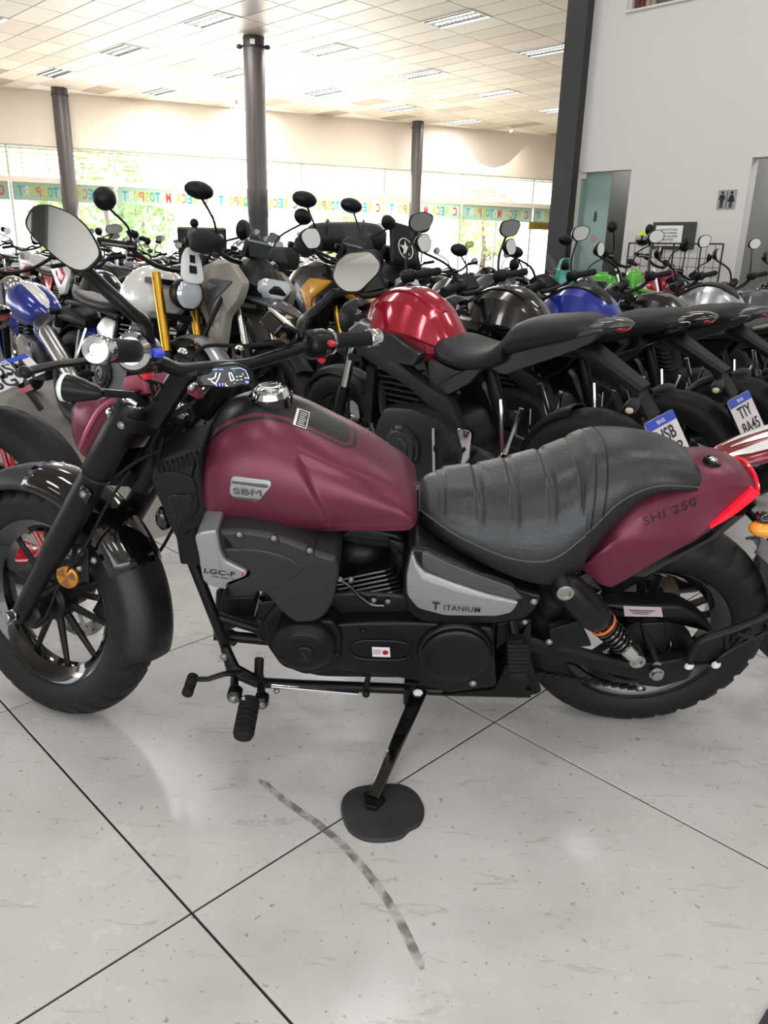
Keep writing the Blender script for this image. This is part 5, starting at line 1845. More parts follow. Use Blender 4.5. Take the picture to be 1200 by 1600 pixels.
# front fender following the tyre, open between top and rear section with a gloss saddle
def fender(a0, a1, name, m, par, r0=.325, wd_=.076, side=.055, n=26, drop=1.0):
    mb = MB()
    rings = []
    for k in range(n + 1):
        a = R(a0 + (a1 - a0) * k / n)
        e = min(1, min(k, n - k) / 3 + .55)
        ring = []
        for j in range(13):
            u = -1 + j / 6
            rr_ = r0 - side * abs(u) ** 3.2
            ring.append(V((math.cos(a) * rr_, u * wd_ * (.9 + .1 * e), math.sin(a) * rr_)))
        rings.append(ring)
    mb.loft(rings, closed=False)
    o = fbuild(mb, name, m, par)
    md = o.modifiers.new('solid', 'SOLIDIFY')
    md.thickness = .004
    return o
fend = fender(-5, 157, 'front_fender', K_carbon, None, .345, .078, .05, 44)
def fender_saddle():
    mb = MB()
    rings = []
    for k in range(17):
        a = R(54 + 64 * k / 16)
        ring = []
        for j in range(11):
            u = -1 + j / 5
            rr_ = .350 - .05 * abs(u) ** 3.2
            ring.append(V((math.cos(a) * rr_, u * .0815, math.sin(a) * rr_)))
        rings.append(ring)
    mb.loft(rings, closed=False)
    return mb
sdl = fbuild(fender_saddle(), 'fender_saddle', K_gloss, fend)
md = sdl.modifiers.new('solid', 'SOLIDIFY')
md.thickness = .004
for s in (-1, 1):
    fbuild(MB().bar(V((-.04, s * .086, .27)), V((-.085, s * .086, .20)), .006, .05, up=(1, 0, 0)), 'fender_bracket', K_satin, fend)
    for q in ((-.050, .262), (-.068, .225), (-.09, .275)):
        fbolt(V((q[0], s * .090, q[1])), .006, (0, s, 0), par=fend)
# reflector
rq = fp(105, 902, -.10)
refl = fbuild(MB().lathe([(.027, -.006), (.027, .001), (.024, .003), (.002, .0032)], rq, V((-.25, -1, .1)), 26), 'reflector', K_amber)
rn_ = V((-.25, -1, .1)).normalized()
ru = rn_.cross(V((0, 0, 1))).normalized(); rv_ = ru.cross(rn_)
for k in range(3):
    a = 2 * PI * k / 3 + .4
    fbuild(MB().plate([rq + rn_ * .0036, rq + rn_ * .0036 + (ru * math.cos(a) + rv_ * math.sin(a)) * .023, rq + rn_ * .0036 + (ru * math.cos(a + .55) + rv_ * math.sin(a + .55)) * .024, rq + rn_ * .0036 + (ru * math.cos(a + 1.05) + rv_ * math.sin(a + 1.05)) * .023], rn_, .0006), 'reflector_wedge', K_brown, refl, smooth=0)
fbuild(MB().tube([rq + V((0, .02, 0)), V((-.03, -.10, .10))], .008, 8), 'reflector_stem', K_satin, refl)
# speedometer cable and brake caliper
fbuild(MB().lathe([(.03, 0), (.034, .006), (.034, .03), (.026, .038)], V((-.02, -.062, .0)), (0, -1, 0), 20), 'speed_sensor', K_black)
fbuild(MB().tube(cr([V((-.02, -.09, -.02)), V((-.06, -.10, .04)), V((-.05, -.10, .16)), V((-.06, -.1, .3)), V((-.05, -.09, .42)), V((-.04, -.06, .5))], 5, False), .0035, 6), 'sensor_cable', K_rubber)
fbuild(MB().box(V((-.105, .06, .065)), (.05, .05, .09)), 'brake_caliper', K_satin, bevel=.006)
fbuild(MB().tube(cr([V((-.10, .06, .10)), V((-.12, .10, .25)), V((-.1, .12, .45)), V((-.07, .2, .7))], 5, False), .004, 6), 'brake_hose', K_rubber)
# bundle of cables around the head
for k, (a, b, c_) in enumerate((((-.05, -.30, .86), (.03, -.1, .74), (-.06, .0, .58)), ((-.06, .30, .86), (.06, .1, .74), (-.05, .02, .56)), ((-.06, -.26, .84), (-.02, -.04, .70), (-.08, -.03, .52)), ((-.05, .27, .85), (.0, .05, .66), (-.09, .03, .5)))):
    fbuild(MB().tube(cr([V(a), V(a).lerp(V(b), .5) + V((.02, 0, -.02)), V(b), V(b).lerp(V(c_), .5), V(c_)], 5, False), .0045, 6), 'control_cable', K_rubber)
for k, L in enumerate((((300, 635, -.05), (262, 655, -.06), (245, 678, -.06), (235, 700, -.05)), ((305, 628, -.04), (268, 650, -.05), (240, 690, -.04), (238, 730, -.04)), ((290, 670, -.02), (255, 700, -.03), (215, 720, -.05), (180, 745, -.07)))):
    MB().tube(cr([hp(x, y, l_) for x, y, l_ in L], 5, False), .004, 6).build('wiring', K_rubber, hero)
MB().ell(V((-.44, 0, .74)), (.05, .055, .08), 14, 10).build('head_cover', K_black, hero)
MB().box(V((-.43, 0, .62)), (.05, .20, .20)).build('radiator_core', K_black, hero, bevel=.006)

# rear wheel
RW, RRW, WW = .302, .202, .150
def at_rear(mb):
    mb.v = [q + V((XR, 0, ZR)) for q in mb.v]
    return mb
rwheel = at_rear(rim_mb(RRW, WW, .165)).build('rear_wheel', K_gloss, hero)
at_rear(tyre_mb(RW, RRW, WW, 30, n=240)).build('tyre', K_tyre, rwheel, smooth=50)
for k in range(5):
    a0 = 2 * PI * k / 5 + .35
    for da in (-.12, .12):
        d0 = V((math.cos(a0 + da * .6), 0, math.sin(a0 + da * .6)))
        d1 = V((math.cos(a0 + da * 1.3), 0, math.sin(a0 + da * 1.3)))
        at_rear(MB().bar(d0 * .04, d1 * .17, .022, .022, up=(0, 1, 0), taper=.8)).build('spoke', K_black, rwheel)
at_rear(MB().lathe([(.02, -.09), (.05, -.085), (.055, -.03), (.06, 0), (.055, .03), (.05, .085), (.02, .09)], (0, 0, 0), (0, 1, 0), 22)).build('hub', K_black, rwheel)
at_rear(MB().lathe([(.085, .07), (.12, .07), (.12, .075), (.085, .075)], (0, 0, 0), (0, 1, 0), 36, closed=True)).build('brake_disc', mat('disc_brown', '6d6158', .35, metal=.8), rwheel)
at_rear(MB().lathe([(.05, -.098), (.098, -.098), (.098, -.092), (.05, -.092)], (0, 0, 0), (0, 1, 0), 40, closed=True)).build('sprocket', K_satin, rwheel)
MB().lathe([(.010, -.15), (.010, .15)], (XR, 0, ZR), (0, 1, 0), 12).build('rear_axle', K_steel, hero)

# ---------------------------------------------------------------- rubber pad under the stand
pc = gnd(598, 1272)
pad_px = [(533, 1270), (537, 1248), (556, 1234), (590, 1229), (625, 1229), (648, 1240), (660, 1258), (663, 1275), (655, 1292), (640, 1300), (626, 1312), (600, 1317), (570, 1315), (545, 1300)]
po = cr([gnd(*q) for q in pad_px], 3)
K_pad = mat('pad_rubber', '2e2f30', .65, noise=.75, nscale=9, bump=.4, bscale=80)
pd2 = MB().plate([q - V((pc.x, pc.y, 0)) + V((0, 0, .009)) for q in po], (0, 0, 1), .0088, .004, 3)
padroot = pd2.build('rubber_pad', K_pad)
padroot.location = (pc.x, pc.y, 0)
tag(padroot, 'round black rubber pad under the side stand of the maroon cruiser', 'pad')
wearm = mat('pad_wear', '6d6660', .8, noise=.4, nscale=30)
# ================================================================ PARKED MOTORCYCLES
# each style is built once (frame: x to the rear, y to the bike's right, z up, origin on the ground midway between the wheels)
STY = {}
def mesh_of(mb, name, smooth=40, solid=0):
    o = mb.build(name, K_black, None, smooth=smooth)
    me = o.data
    bpy.data.objects.remove(o)
    me.materials.clear()
    me.materials.append(None)
    return me
class Style:
    def __init__(s):
        s.parts = []
    def add(s, name, mb, role, par=None, fine=False, smooth=40):
        s.parts.append((name, mesh_of(mb, name, smooth), role, par, fine))
        return len(s.parts) - 1
def body(stn, n=22, pt=.85, pb=.6, mid=.5, ns=26):
    """loft along x; stations (x, top, bottom, half width)"""
    xs = [q[0] for q in stn]
    tt, bb, aa = [(q[0], q[1]) for q in stn], [(q[0], q[2]) for q in stn], [(q[0], q[3]) for q in stn]
    mb = MB()
    rings = []
    for i in range(ns + 1):
        t = i / ns
        t = .5 * t + .5 * (.5 - .5 * math.cos(PI * t))
        x = xs[0] + (xs[-1] - xs[0]) * t
        zt, zb, a = curve_table(tt, x), curve_table(bb, x), max(.004, curve_table(aa, x))
        zm = zb + (zt - zb) * mid
        ring = []
        for j in range(n):
            ph = 2 * PI * j / n
            c_, s_ = math.cos(ph), math.sin(ph)
            if s_ >= 0:
                ring.append(V((x, math.copysign(abs(c_) ** pt, c_) * a, zm + (zt - zm) * s_ ** .9)))
            else:
                ring.append(V((x, math.copysign(abs(c_) ** pb, c_) * a, zm - (zm - zb) * abs(s_) ** .8)))
        rings.append(ring)
    mb.loft(rings)
    return mb
TANKP = [(0, 1), (.28, .985), (.62, .87), (.84, .66), (1.0, .50), (.88, .40), (.82, .2), (.62, 0), (0, 0)]
COWLP = [(0, 1), (.28, .97), (.60, .80), (1, .46), (.86, .24), (.5, .02), (0, 0)]
def fbody(stn, prof=TANKP, ns=44):
    """faceted loft along x: stations (x, top, bottom, half width), creased half profile"""
    xs = [q[0] for q in stn]
    tt, bb, aa = [(q[0], q[1]) for q in stn], [(q[0], q[2]) for q in stn], [(q[0], q[3]) for q in stn]
    rings = []
    for i in range(ns + 1):
        t = i / ns
        t = .5 * t + .5 * (.5 - .5 * math.cos(PI * t))
        x = xs[0] + (xs[-1] - xs[0]) * t
        zt, zb, a = curve_table(tt, x), curve_table(bb, x), max(.004, curve_table(aa, x))
        h = zt - zb
        left = [V((x, -a * u, zb + h * v_)) for u, v_ in prof]
        right = [V((x, a * u, zb + h * v_)) for u, v_ in prof[1:-1]][::-1]
        rings.append(left + right)
    return MB().loft(rings)
def sideplate(pts, w, t, ch=.008, rn=.02, sgn=-1, dome=0.0):
    return MB().plate(rnd([V((x, sgn * w, z)) for x, z in pts], rn, 2), (0, sgn, 0), t, ch, 2, dome)
def wheel(st, x, r, rr, wd_, name, spokes=5, disc_y=.05, wire=False):
    ri = rim_mb(rr, wd_, rr - .025, (x, 0, r), 30)
    if wire:
        for k in range(18):
            a = 2 * PI * k / 18
            b = a + (.35 if k % 2 else -.35)
            ri.tube([(x + math.cos(a) * .04, .03 * (-1) ** k, r + math.sin(a) * .04), (x + math.cos(b) * (rr - .02), 0, r + math.sin(b) * (rr - .02))], .0025, 4, cap=False)
    else:
        for k in range(spokes):
            a = 2 * PI * k / spokes + .3
            for da in (-.13, .13):
                ri.bar((x + math.cos(a) * .03, 0, r + math.sin(a) * .03), (x + math.cos(a + da) * (rr - .015), 0, r + math.sin(a + da) * (rr - .015)), .02, .022, up=(0, 1, 0), taper=.7)
    ri.lathe([(.02, -.07), (.04, -.06), (.045, .06), (.02, .07)], (x, 0, r), (0, 1, 0), 14)
    k = st.add(name, ri, 'rim')
    st.add('tyre', tyre_mb(r, rr, wd_, 24, n=72, o=(x, 0, r)), 'tyre', k, smooth=50)
    st.add('brake_disc', MB().lathe([(.07, disc_y), (.14 if name[0] == 'f' else .11, disc_y), (.14 if name[0] == 'f' else .11, disc_y + .005), (.07, disc_y + .005)], (x, 0, r), (0, 1, 0), 24, closed=True), 'chrome', k, True)
    return k
def arc_fender(x, r, rad, a0, a1, wd_, lip=.03, n=14):
    mb = MB()
    rings = []
    for k in range(n + 1):
        a = R(a0 + (a1 - a0) * k / n)
        ring = []
        for j in range(7):
            u = -1 + j / 3
            rr_ = rad - lip * abs(u) ** 2.5
            ring.append(V((x - math.cos(a) * rr_, u * wd_, r + math.sin(a) * rr_)))
        back = [V((x - math.cos(a) * (rad - lip * abs(u) ** 2.5 - .006), u * (wd_ - .004), r + math.sin(a) * (rad - lip * abs(u) ** 2.5 - .006))) for u in [1 - j / 3 for j in range(7)]]
        rings.append(ring + back)
    mb.loft(rings)
    return mb
def mirror_head(c, s, shape='hex', sz=.07):
    c = V(c)
    nrm = V((1, -s * .25, .08)).normalized()
    ex = nrm.cross(V((0, 0, 1))).normalized()
    ey = ex.cross(nrm)
    if shape == 'round':
        o = [(math.cos(a) * sz, math.sin(a) * sz) for a in [2 * PI * k / 18 for k in range(18)]]
    elif shape == 'oval':
        o = [(math.cos(a) * sz * 1.25, math.sin(a) * sz * .72) for a in [2 * PI * k / 18 for k in range(18)]]
    else:
        o = [(-1.0, .15), (-.7, .62), (.3, .72), (1.05, .45), (1.1, .1), (.6, -.55), (-.5, -.62), (-.95, -.3)]
        o = [(x * sz * 1.05 * s * -1, y * sz * 1.05) for x, y in o]
    P = [c + ex * x + ey * y for x, y in o]
    if shape == 'hex':
        P = rnd(P, .015, 2)
    cc0 = sum(P, V()) / len(P)
    shell = MB().loft([[q for q in P], [q - nrm * .008 for q in P], [cc0 + (q - cc0) * .75 - nrm * .03 for q in P], [cc0 + (q - cc0) * .3 - nrm * .042 for q in P]])
    glass = MB().plate([cc0 + (q - cc0) * .9 + nrm * .001 for q in P], nrm, .002)
    return shell, glass
def controls(st, xc, zc, rise, half, sweep, mirror_z=.22, mshape='hex', msz=.07, guards=False, mrole='black', mout=.02):
    """handlebar with grips, levers, mirrors"""
    pts = [V((xc + sweep, -half, zc + rise)), V((xc + sweep * .5, -half + .13, zc + rise)), V((xc, -.10, zc)), V((xc, .10, zc)), V((xc + sweep * .5, half - .13, zc + rise)), V((xc + sweep, half, zc + rise))]
    k = st.add('handlebar', MB().tube(cr(pts, 4, False), .013, 8), 'black')
    for s in (-1, 1):
        a, b = V((xc + sweep * .55, s * (half - .14), zc + rise)), V((xc + sweep, s * half, zc + rise))
        d = (b - a).normalized()
        L = (b - a).length
        st.add('grip', MB().lathe([(.021, 0), (.018, .008), (.018, L - .02), (.020, L - .015), (.017, L)], a, d, 12), 'rubber', k)
        st.add('switch_housing', MB().lathe([(.018, -.06), (.028, -.055), (.030, -.01), (.02, -.004)], a, d, 12), 'black', k, True)
        st.add('lever', MB().tube([a - d * .03 + V((-.03, 0, -.005)), a + d * .03 + V((-.065, 0, -.01)), b + V((-.05, 0, -.012))], .007, 6), 'metal', k, True)
        mc = V((xc - .03, s * (half + mout), zc + rise + mirror_z))
        sh_, gl_ = mirror_head(mc, s, mshape, msz)
        m = st.add('mirror', sh_, mrole)
        st.add('mirror_glass', gl_, 'mirror', m, smooth=0)
        st.add('mirror_stem', MB().tube(cr([a - d * .02 + V((-.02, 0, .01)), a + V((-.04, s * .01, mirror_z * .45)), mc + V((-.02, -s * .01, -.04))], 4, False), .0065, 6), 'black', m)
        if guards:
            st.add('hand_guard', body([(xc + sweep - .13, zc + rise + .02, zc + rise - .03, .03), (xc + sweep - .10, zc + rise + .06, zc + rise - .07, .10), (xc + sweep - .07, zc + rise + .06, zc + rise - .07, .11), (xc + sweep - .06, zc + rise + .04, zc + rise - .05, .08)], 14, .6, .6, .5, 8) if False else MB().plate(rnd([V((xc + sweep - .095, s * y, zc + rise + z)) for y, z in ((half - .20, .0), (half - .17, .055), (half - .04, .075), (half + .03, .03), (half + .02, -.05), (half - .08, -.06))], .03, 3), (-1, s * .2, .1), .012, .005, 2, .012), 'guard', k)
    return k
def fork(st, xa, r, xt, zt, sp=.10, role='fork', rad=.021):
    for s in (-1, 1):
        a, b = V((xa, s * sp, r)), V((xt, s * sp, zt))
        d = (b - a).normalized()
        L = (b - a).length
        k = st.add('fork_leg', MB().lathe([(.02, -.03), (.028, 0), (.028, L * .42), (.024, L * .44)], a, d, 12), 'black')
        st.add('fork_tube', MB().lathe([(rad, L * .42), (rad, L + .02)], a, d, 12), role, k)
    st.add('triple_clamp', MB().box((xt + .03, 0, zt - .02), (.10, sp * 2 + .05, .03)).box((xt - .04, 0, zt - .2), (.09, sp * 2 + .05, .03)), 'black', None, True, smooth=0)
def engine(st, cx=-.06, cz_=.42, wd_=.2, big=1.0):
    e = MB().plate(rnd([V((cx + x * big, -wd_, cz_ + z * big)) for x, z in ((-.24, .02), (-.16, .14), (.02, .16), (.18, .12), (.24, -.02), (.18, -.16), (-.12, -.19), (-.22, -.12))], .04, 3), (0, -1, 0), wd_ * 2, .02, 2)
    k = st.add('engine_case', e, 'engine')
    for s in (-1, 1):
        ccx = cx + .05 * (1 if s > 0 else -1)
        cv = MB().lathe([(.095 * big, -.02), (.095 * big, .010), (.082 * big, .014), (.078 * big, .028), (.062 * big, .034), (.05 * big, .030), (.046 * big, .036), (.025, .038), (.02, .034), (.01, .034)], (ccx, s * wd_, cz_ - .02), (0, s, 0), 24)
        for q in range(9):
            a = 2 * PI * q / 9
            cv.lathe([(.008, 0), (.008, .016), (.005, .018)], (ccx + math.cos(a) * .089 * big, s * wd_, cz_ - .02 + math.sin(a) * .089 * big), (0, s, 0), 6)
        st.add('engine_cover', cv, 'cover', k)
        pl_ = MB().plate(rnd([V((cx + x * big, s * (wd_ - .01), cz_ + z * big)) for x, z in ((.06, .10), (.20, .08), (.23, -.02), (.17, -.13), (.08, -.12), (.10, .0))], .02, 2), (0, s, 0), .03, .006, 2)
        for x, z in ((.18, .06), (.20, -.02), (.15, -.11)):
            pl_.lathe([(.007, 0), (.007, .008), (.004, .01)], (cx + x * big, s * (wd_ - .012), cz_ + z * big), (0, s, 0), 6)
        st.add('sprocket_cover', pl_, 'engine', k)
        st.add('coolant_hose', MB().tube(cr([V((cx - .26, s * .10, cz_ + .22)), V((cx - .20, s * .16, cz_ + .10)), V((cx - .12, s * (wd_ - .02), cz_ + .13))], 4, False), .018, 8), 'rubber', k)
    for q in range(4):
        st.add('case_rib', MB().bar((cx - .20 + q * .05, -wd_ - .004, cz_ - .12), (cx - .17 + q * .05, -wd_ - .004, cz_ - .06 + .02 * q), .008, .01, up=(0, 1, 0)), 'cover', k, True)
    for y in (-.09, -.03, .03, .09):
        st.add('header_pipe', MB().tube(cr([V((cx - .22, y, cz_ + .24)), V((cx - .34, y, cz_ + .16)), V((cx - .36, y * .9, cz_ - .02)), V((cx - .26, y * .7, cz_ - .22)), V((cx - .10, y * .5, cz_ - .25))], 4, False), .019, 8), 'pipe', k, True)
    st.add('cam_cover', MB().bar((cx - .17, -.12, cz_ + .36), (cx - .17, .12, cz_ + .36), .16, .09, up=(-.3, 0, 1)), 'cover', k, True)
    st.add('oil_filter', MB().lathe([(.035, 0), (.038, .01), (.038, .07), (.03, .08)], (cx - .22, -.03, cz_ - .05), (-1, 0, -.1), 14), 'metal', k, True)
    st.add('clutch_rod', MB().tube([V((cx + .14, -wd_ - .012, cz_ + .10)), V((cx + .13, -wd_ - .012, cz_ - .14))], .006, 6), 'chrome', k, True)
    cy = MB()
    a, b = V((cx - .10, 0, cz_ + .10)), V((cx - .17, 0, cz_ + .34))
    cy.bar(a, b, .22, .17, up=(0, 1, 0))
    d = (b - a).normalized()
    for q in range(7):
        c_ = a.lerp(b, .1 + q * .11)
        cy.plate([c_ + V((x * .11, y * .13, 0)) for x, y in ((-1, -1), (1, -1), (1, 1), (-1, 1))], d, .008, .001, 1)
    st.add('cylinder', cy, 'engine', k)
    return k
def exhaust(st, s=1, high=False, role='chrome'):
    pts = [V((-.30, s * .04, .62)), V((-.40, s * .06, .42)), V((-.28, s * .10, .20)), V((.05, s * .14, .19)), V((.32, s * .17, .30))]
    k = st.add('exhaust_pipe', MB().tube(cr(pts, 4, False), .022, 10), 'pipe')
    a, b = V((.30, s * .18, .30)), V((.80, s * .20, .46 if not high else .60))
    d = (b - a).normalized()
    L = (b - a).length
    st.add('muffler', MB().lathe([(.025, 0), (.05, .06), (.058, .12), (.058, L - .04), (.045, L), (.03, L), (.028, L - .03)], a, d, 16), role, k)
def plate_set(st, x, z, tilt=25, hang=True, bx=.42, bz=.74):
    k = st.add('plate_hanger', MB().bar((bx, 0, bz), (x - .10, 0, z + .16), .05, .11, up=(0, 1, 0), taper=.7).bar((x - .14, 0, z + .18), (x - .065, 0, z + .07), .03, .075, up=(0, 1, 0)).plate(rnd([V((x - .012 - (w_ - .0) * .55, y, z + w_ - .03)) for y, w_ in ((-.05, .11), (.05, .11), (.06, .0), (-.06, .0))], .02, 2), (1, 0, .4), .012, .003, 1), 'black')
    n_ = V((math.cos(R(tilt)), 0, math.sin(R(tilt))))
    u_ = V((-math.sin(R(tilt)), 0, math.cos(R(tilt))))
    c_ = V((x, 0, z))
    st.plate_frame = (c_, n_, u_)
    p = st.add('license_plate', MB().plate(rnd([c_ + V((0, y, 0)) + u_ * w_ for y, w_ in ((-.10, -.085), (.10, -.085), (.10, .085), (-.10, .085))], .012, 2), n_, .003, .0), 'plate', k, smooth=0)
    st.add('plate_band', MB().plate([c_ + n_ * .001 + V((0, y, 0)) + u_ * w_ for y, w_ in ((-.10, .05), (.10, .05), (.10, .084), (-.10, .084))], n_, .001), 'blue', k, smooth=0)
    for s in (-1, 1):
        d_ = V((.25, s, -.1)).normalized()
        q = V((x - .10, s * .04, z + .14))
        t = st.add('turn_signal', MB().lathe([(.012, 0), (.014, .03), (.022, .05), (.024, .10), (.018, .115)], q, d_, 10), 'black')
        st.add('signal_lens', MB().ell(q + d_ * .105, (.02, .015, .016), 10, 6), 'amber', t, True)
def commons(st, seat_z=.80, peg=True):
    sw = MB()
    for s in (-1, 1):
        sw.bar((.12, s * .11, .42), (.72, s * .12, .31), .035, .06, up=(0, 0, 1))
    st.add('swing_arm', sw, 'frame')
    st.add('shock', MB().lathe([(.02, 0), (.03, .03), (.03, .22), (.02, .26)], (.28, 0, .50), (-.3, 0, 1), 12), 'black', None, True)
    if peg:
        for s in (-1, 1):
            st.add('peg_bracket', sideplate([(.10, .42), (.16, .52), (.24, .52), (.22, .40), (.16, .34)], .16, .015, .003, .02, s), 'chrome')
            st.add('foot_peg', MB().lathe([(.012, 0), (.015, .01), (.015, .08), (.010, .085)], (.15, s * .17, .40), (0, s, 0), 8), 'rubber')
            st.add('pillion_peg', MB().bar((.36, s * .13, .66), (.40, s * .17, .46), .016, .02).bar((.46, s * .13, .64), (.41, s * .17, .46), .014, .018).bar((.39, s * .16, .455), (.42, s * .25, .45), .02, .025), 'chrome', None)

def st_naked():
    st = Style()
    wheel(st, -.70, .31, .215, .12, 'front_wheel')
    wheel(st, .70, .32, .215, .18, 'rear_wheel')
    fork(st, -.70, .31, -.42, .93)
    st.add('front_fender', arc_fender(-.70, .31, .335, 35, 130, .065), 'black')
    st.add('fuel_tank', fbody([(-.46, .86, .80, .05), (-.43, .935, .79, .10), (-.36, .985, .77, .15), (-.26, 1.025, .755, .178), (-.14, 1.02, .75, .172), (-.05, .97, .755, .148), (.01, .90, .765, .115), (.05, .84, .785, .07)]), 'body', smooth=21)
    st.add('tank_cover', fbody([(-.455, .872, .80, .02), (-.43, .945, .80, .045), (-.36, .995, .85, .06), (-.26, 1.033, .90, .062), (-.14, 1.027, .90, .058), (-.06, .985, .88, .05), (-.02, .945, .86, .02)], [(0, 1), (.6, .995), (.95, .95), (1, .8), (.9, 0), (0, 0)]), 'topcover', smooth=21)
    for s in (-1, 1):
        st.add('tank_shroud', sideplate([(-.46, .86), (-.36, .92), (-.22, .90), (-.10, .84), (-.02, .80), (-.06, .745), (-.24, .75), (-.42, .80)], .165, .05, .012, .02, s), 'body2')
        st.add('side_panel', sideplate([(-.02, .78), (.14, .74), (.30, .80), (.34, .84), (.2, .70), (.06, .62), (-.02, .66)], .12, .03, .008, .02, s), 'body2')
        st.add('frame_beam', sideplate([(-.44, .84), (-.38, .86), (-.05, .68), (.10, .62), (.18, .46), (.14, .30), (.06, .30), (.06, .46), (-.02, .58), (-.12, .64), (-.44, .76)], .14, .05, .012, .02, s), 'frame')
        st.add('tail_cowl', sideplate([(.20, .78), (.36, .84), (.60, .93), (.76, .95), (.72, .90), (.56, .83), (.34, .74)], .085, .03, .01, .02, s), 'body2')
    st.add('seat', body([(.0, .86, .77, .10), (.06, .85, .76, .14), (.18, .825, .75, .155), (.28, .84, .76, .14), (.36, .90, .79, .12)], 20, .6, .4, .45, 16), 'seat')
    st.add('pillion_seat', body([(.34, .885, .82, .11), (.40, .945, .83, .125), (.54, .97, .87, .115), (.66, .98, .90, .09), (.72, .965, .92, .05)], 20, .6, .4, .45, 16), 'seat')
    t = st.add('tail_tip', body([(.60, .94, .88, .08), (.68, .965, .90, .075), (.78, .975, .93, .05), (.82, .965, .95, .02)], 14, .7, .6, .5, 10), 'body2')
    st.add('tail_light', MB().ell((.785, 0, .945), (.03, .045, .018), 12, 8), 'red', t)
    st.add('inner_fender', arc_fender(.70, .315, .345, 5, 75, .07), 'black')
    st.add('headlight', body([(-.62, .90, .84, .03), (-.60, .95, .80, .08), (-.54, .97, .78, .095), (-.48, .95, .80, .085)], 18, .9, .9, .5, 10), 'black')
    st.add('headlight_lens', MB().ell((-.585, 0, .875), (.045, .078, .068), 16, 10), 'lens')
    st.add('instrument', MB().box((-.47, 0, 1.03), (.05, .13, .08), Matrix.Rotation(R(-35), 3, 'Y')), 'black', None, True, smooth=0)
    controls(st, -.40, 1.00, .05, .325, .07, .21, 'hex', .062, mout=.0)
    engine(st)
    st.add('radiator', MB().box((-.36, 0, .58), (.05, .30, .26), Matrix.Rotation(R(12), 3, 'Y')), 'black', None, False, smooth=0)
    exhaust(st, 1, False, 'black')
    commons(st)
    plate_set(st, .98, .58, 30, True, .62, .88)
    return st
def st_commuter():
    st = Style()
    wheel(st, -.66, .30, .225, .09, 'front_wheel', 6)
    wheel(st, .66, .30, .22, .11, 'rear_wheel', 6)
    fork(st, -.66, .30, -.38, .92)
    st.add('front_fender', arc_fender(-.66, .30, .325, 20, 140, .055), 'black')
    st.add('fuel_tank', fbody([(-.42, .85, .78, .05), (-.38, .92, .77, .10), (-.27, .975, .75, .15), (-.12, .97, .74, .15), (-.02, .90, .74, .12), (.05, .82, .76, .07)]), 'body', smooth=21)
    for s in (-1, 1):
        st.add('tank_shroud', sideplate([(-.46, .80), (-.36, .90), (-.2, .86), (-.14, .78), (-.22, .66), (-.36, .64)], .15, .05, .012, .03, s), 'body2')
        st.add('side_panel', sideplate([(.0, .74), (.2, .74), (.36, .80), (.22, .60), (.06, .56)], .11, .03, .01, .03, s), 'body2')
        st.add('tail_cowl', sideplate([(.22, .76), (.62, .90), (.78, .92), (.70, .85), (.40, .74)], .08, .03, .01, .02, s), 'body')
        st.add('shock_spring', MB().lathe([(.016, 0), (.03, .03), (.03, .24), (.016, .27)], (.62, s * .14, .34), (-.45, 0, 1), 12), 'black')
    st.add('seat', body([(-.0, .84, .75, .09), (.08, .83, .74, .13), (.24, .825, .75, .14), (.40, .86, .78, .13), (.56, .88, .82, .11), (.68, .885, .85, .07)], 20, .6, .4, .45, 20), 'seat')
    st.add('grab_rail', MB().tube(cr([V((.45, -.13, .84)), V((.66, -.13, .90)), V((.80, -.08, .92)), V((.80, .08, .92)), V((.66, .13, .90)), V((.45, .13, .84))], 4, False), .012, 8), 'metal')
    st.add('tail_light', MB().ell((.79, 0, .875), (.04, .07, .035), 12, 8), 'red')
    st.add('rear_fender', arc_fender(.66, .30, .34, 60, 175, .07), 'black')
    st.add('headlight', body([(-.58, .88, .80, .05), (-.56, .97, .74, .10), (-.48, 1.03, .75, .11), (-.40, 1.0, .80, .08)], 18, .8, .8, .5, 10), 'body2')
    st.add('headlight_lens', MB().ell((-.545, 0, .84), (.04, .085, .06), 14, 8), 'lens')
    controls(st, -.37, .99, .06, .325, .08, .22, 'oval', .058, mout=.0)
    engine(st, -.03, .40, .15, .85)
    exhaust(st, 1, False, 'chrome')
    commons(st, peg=True)
    plate_set(st, .93, .56, 25, True, .72, .84)
    return st
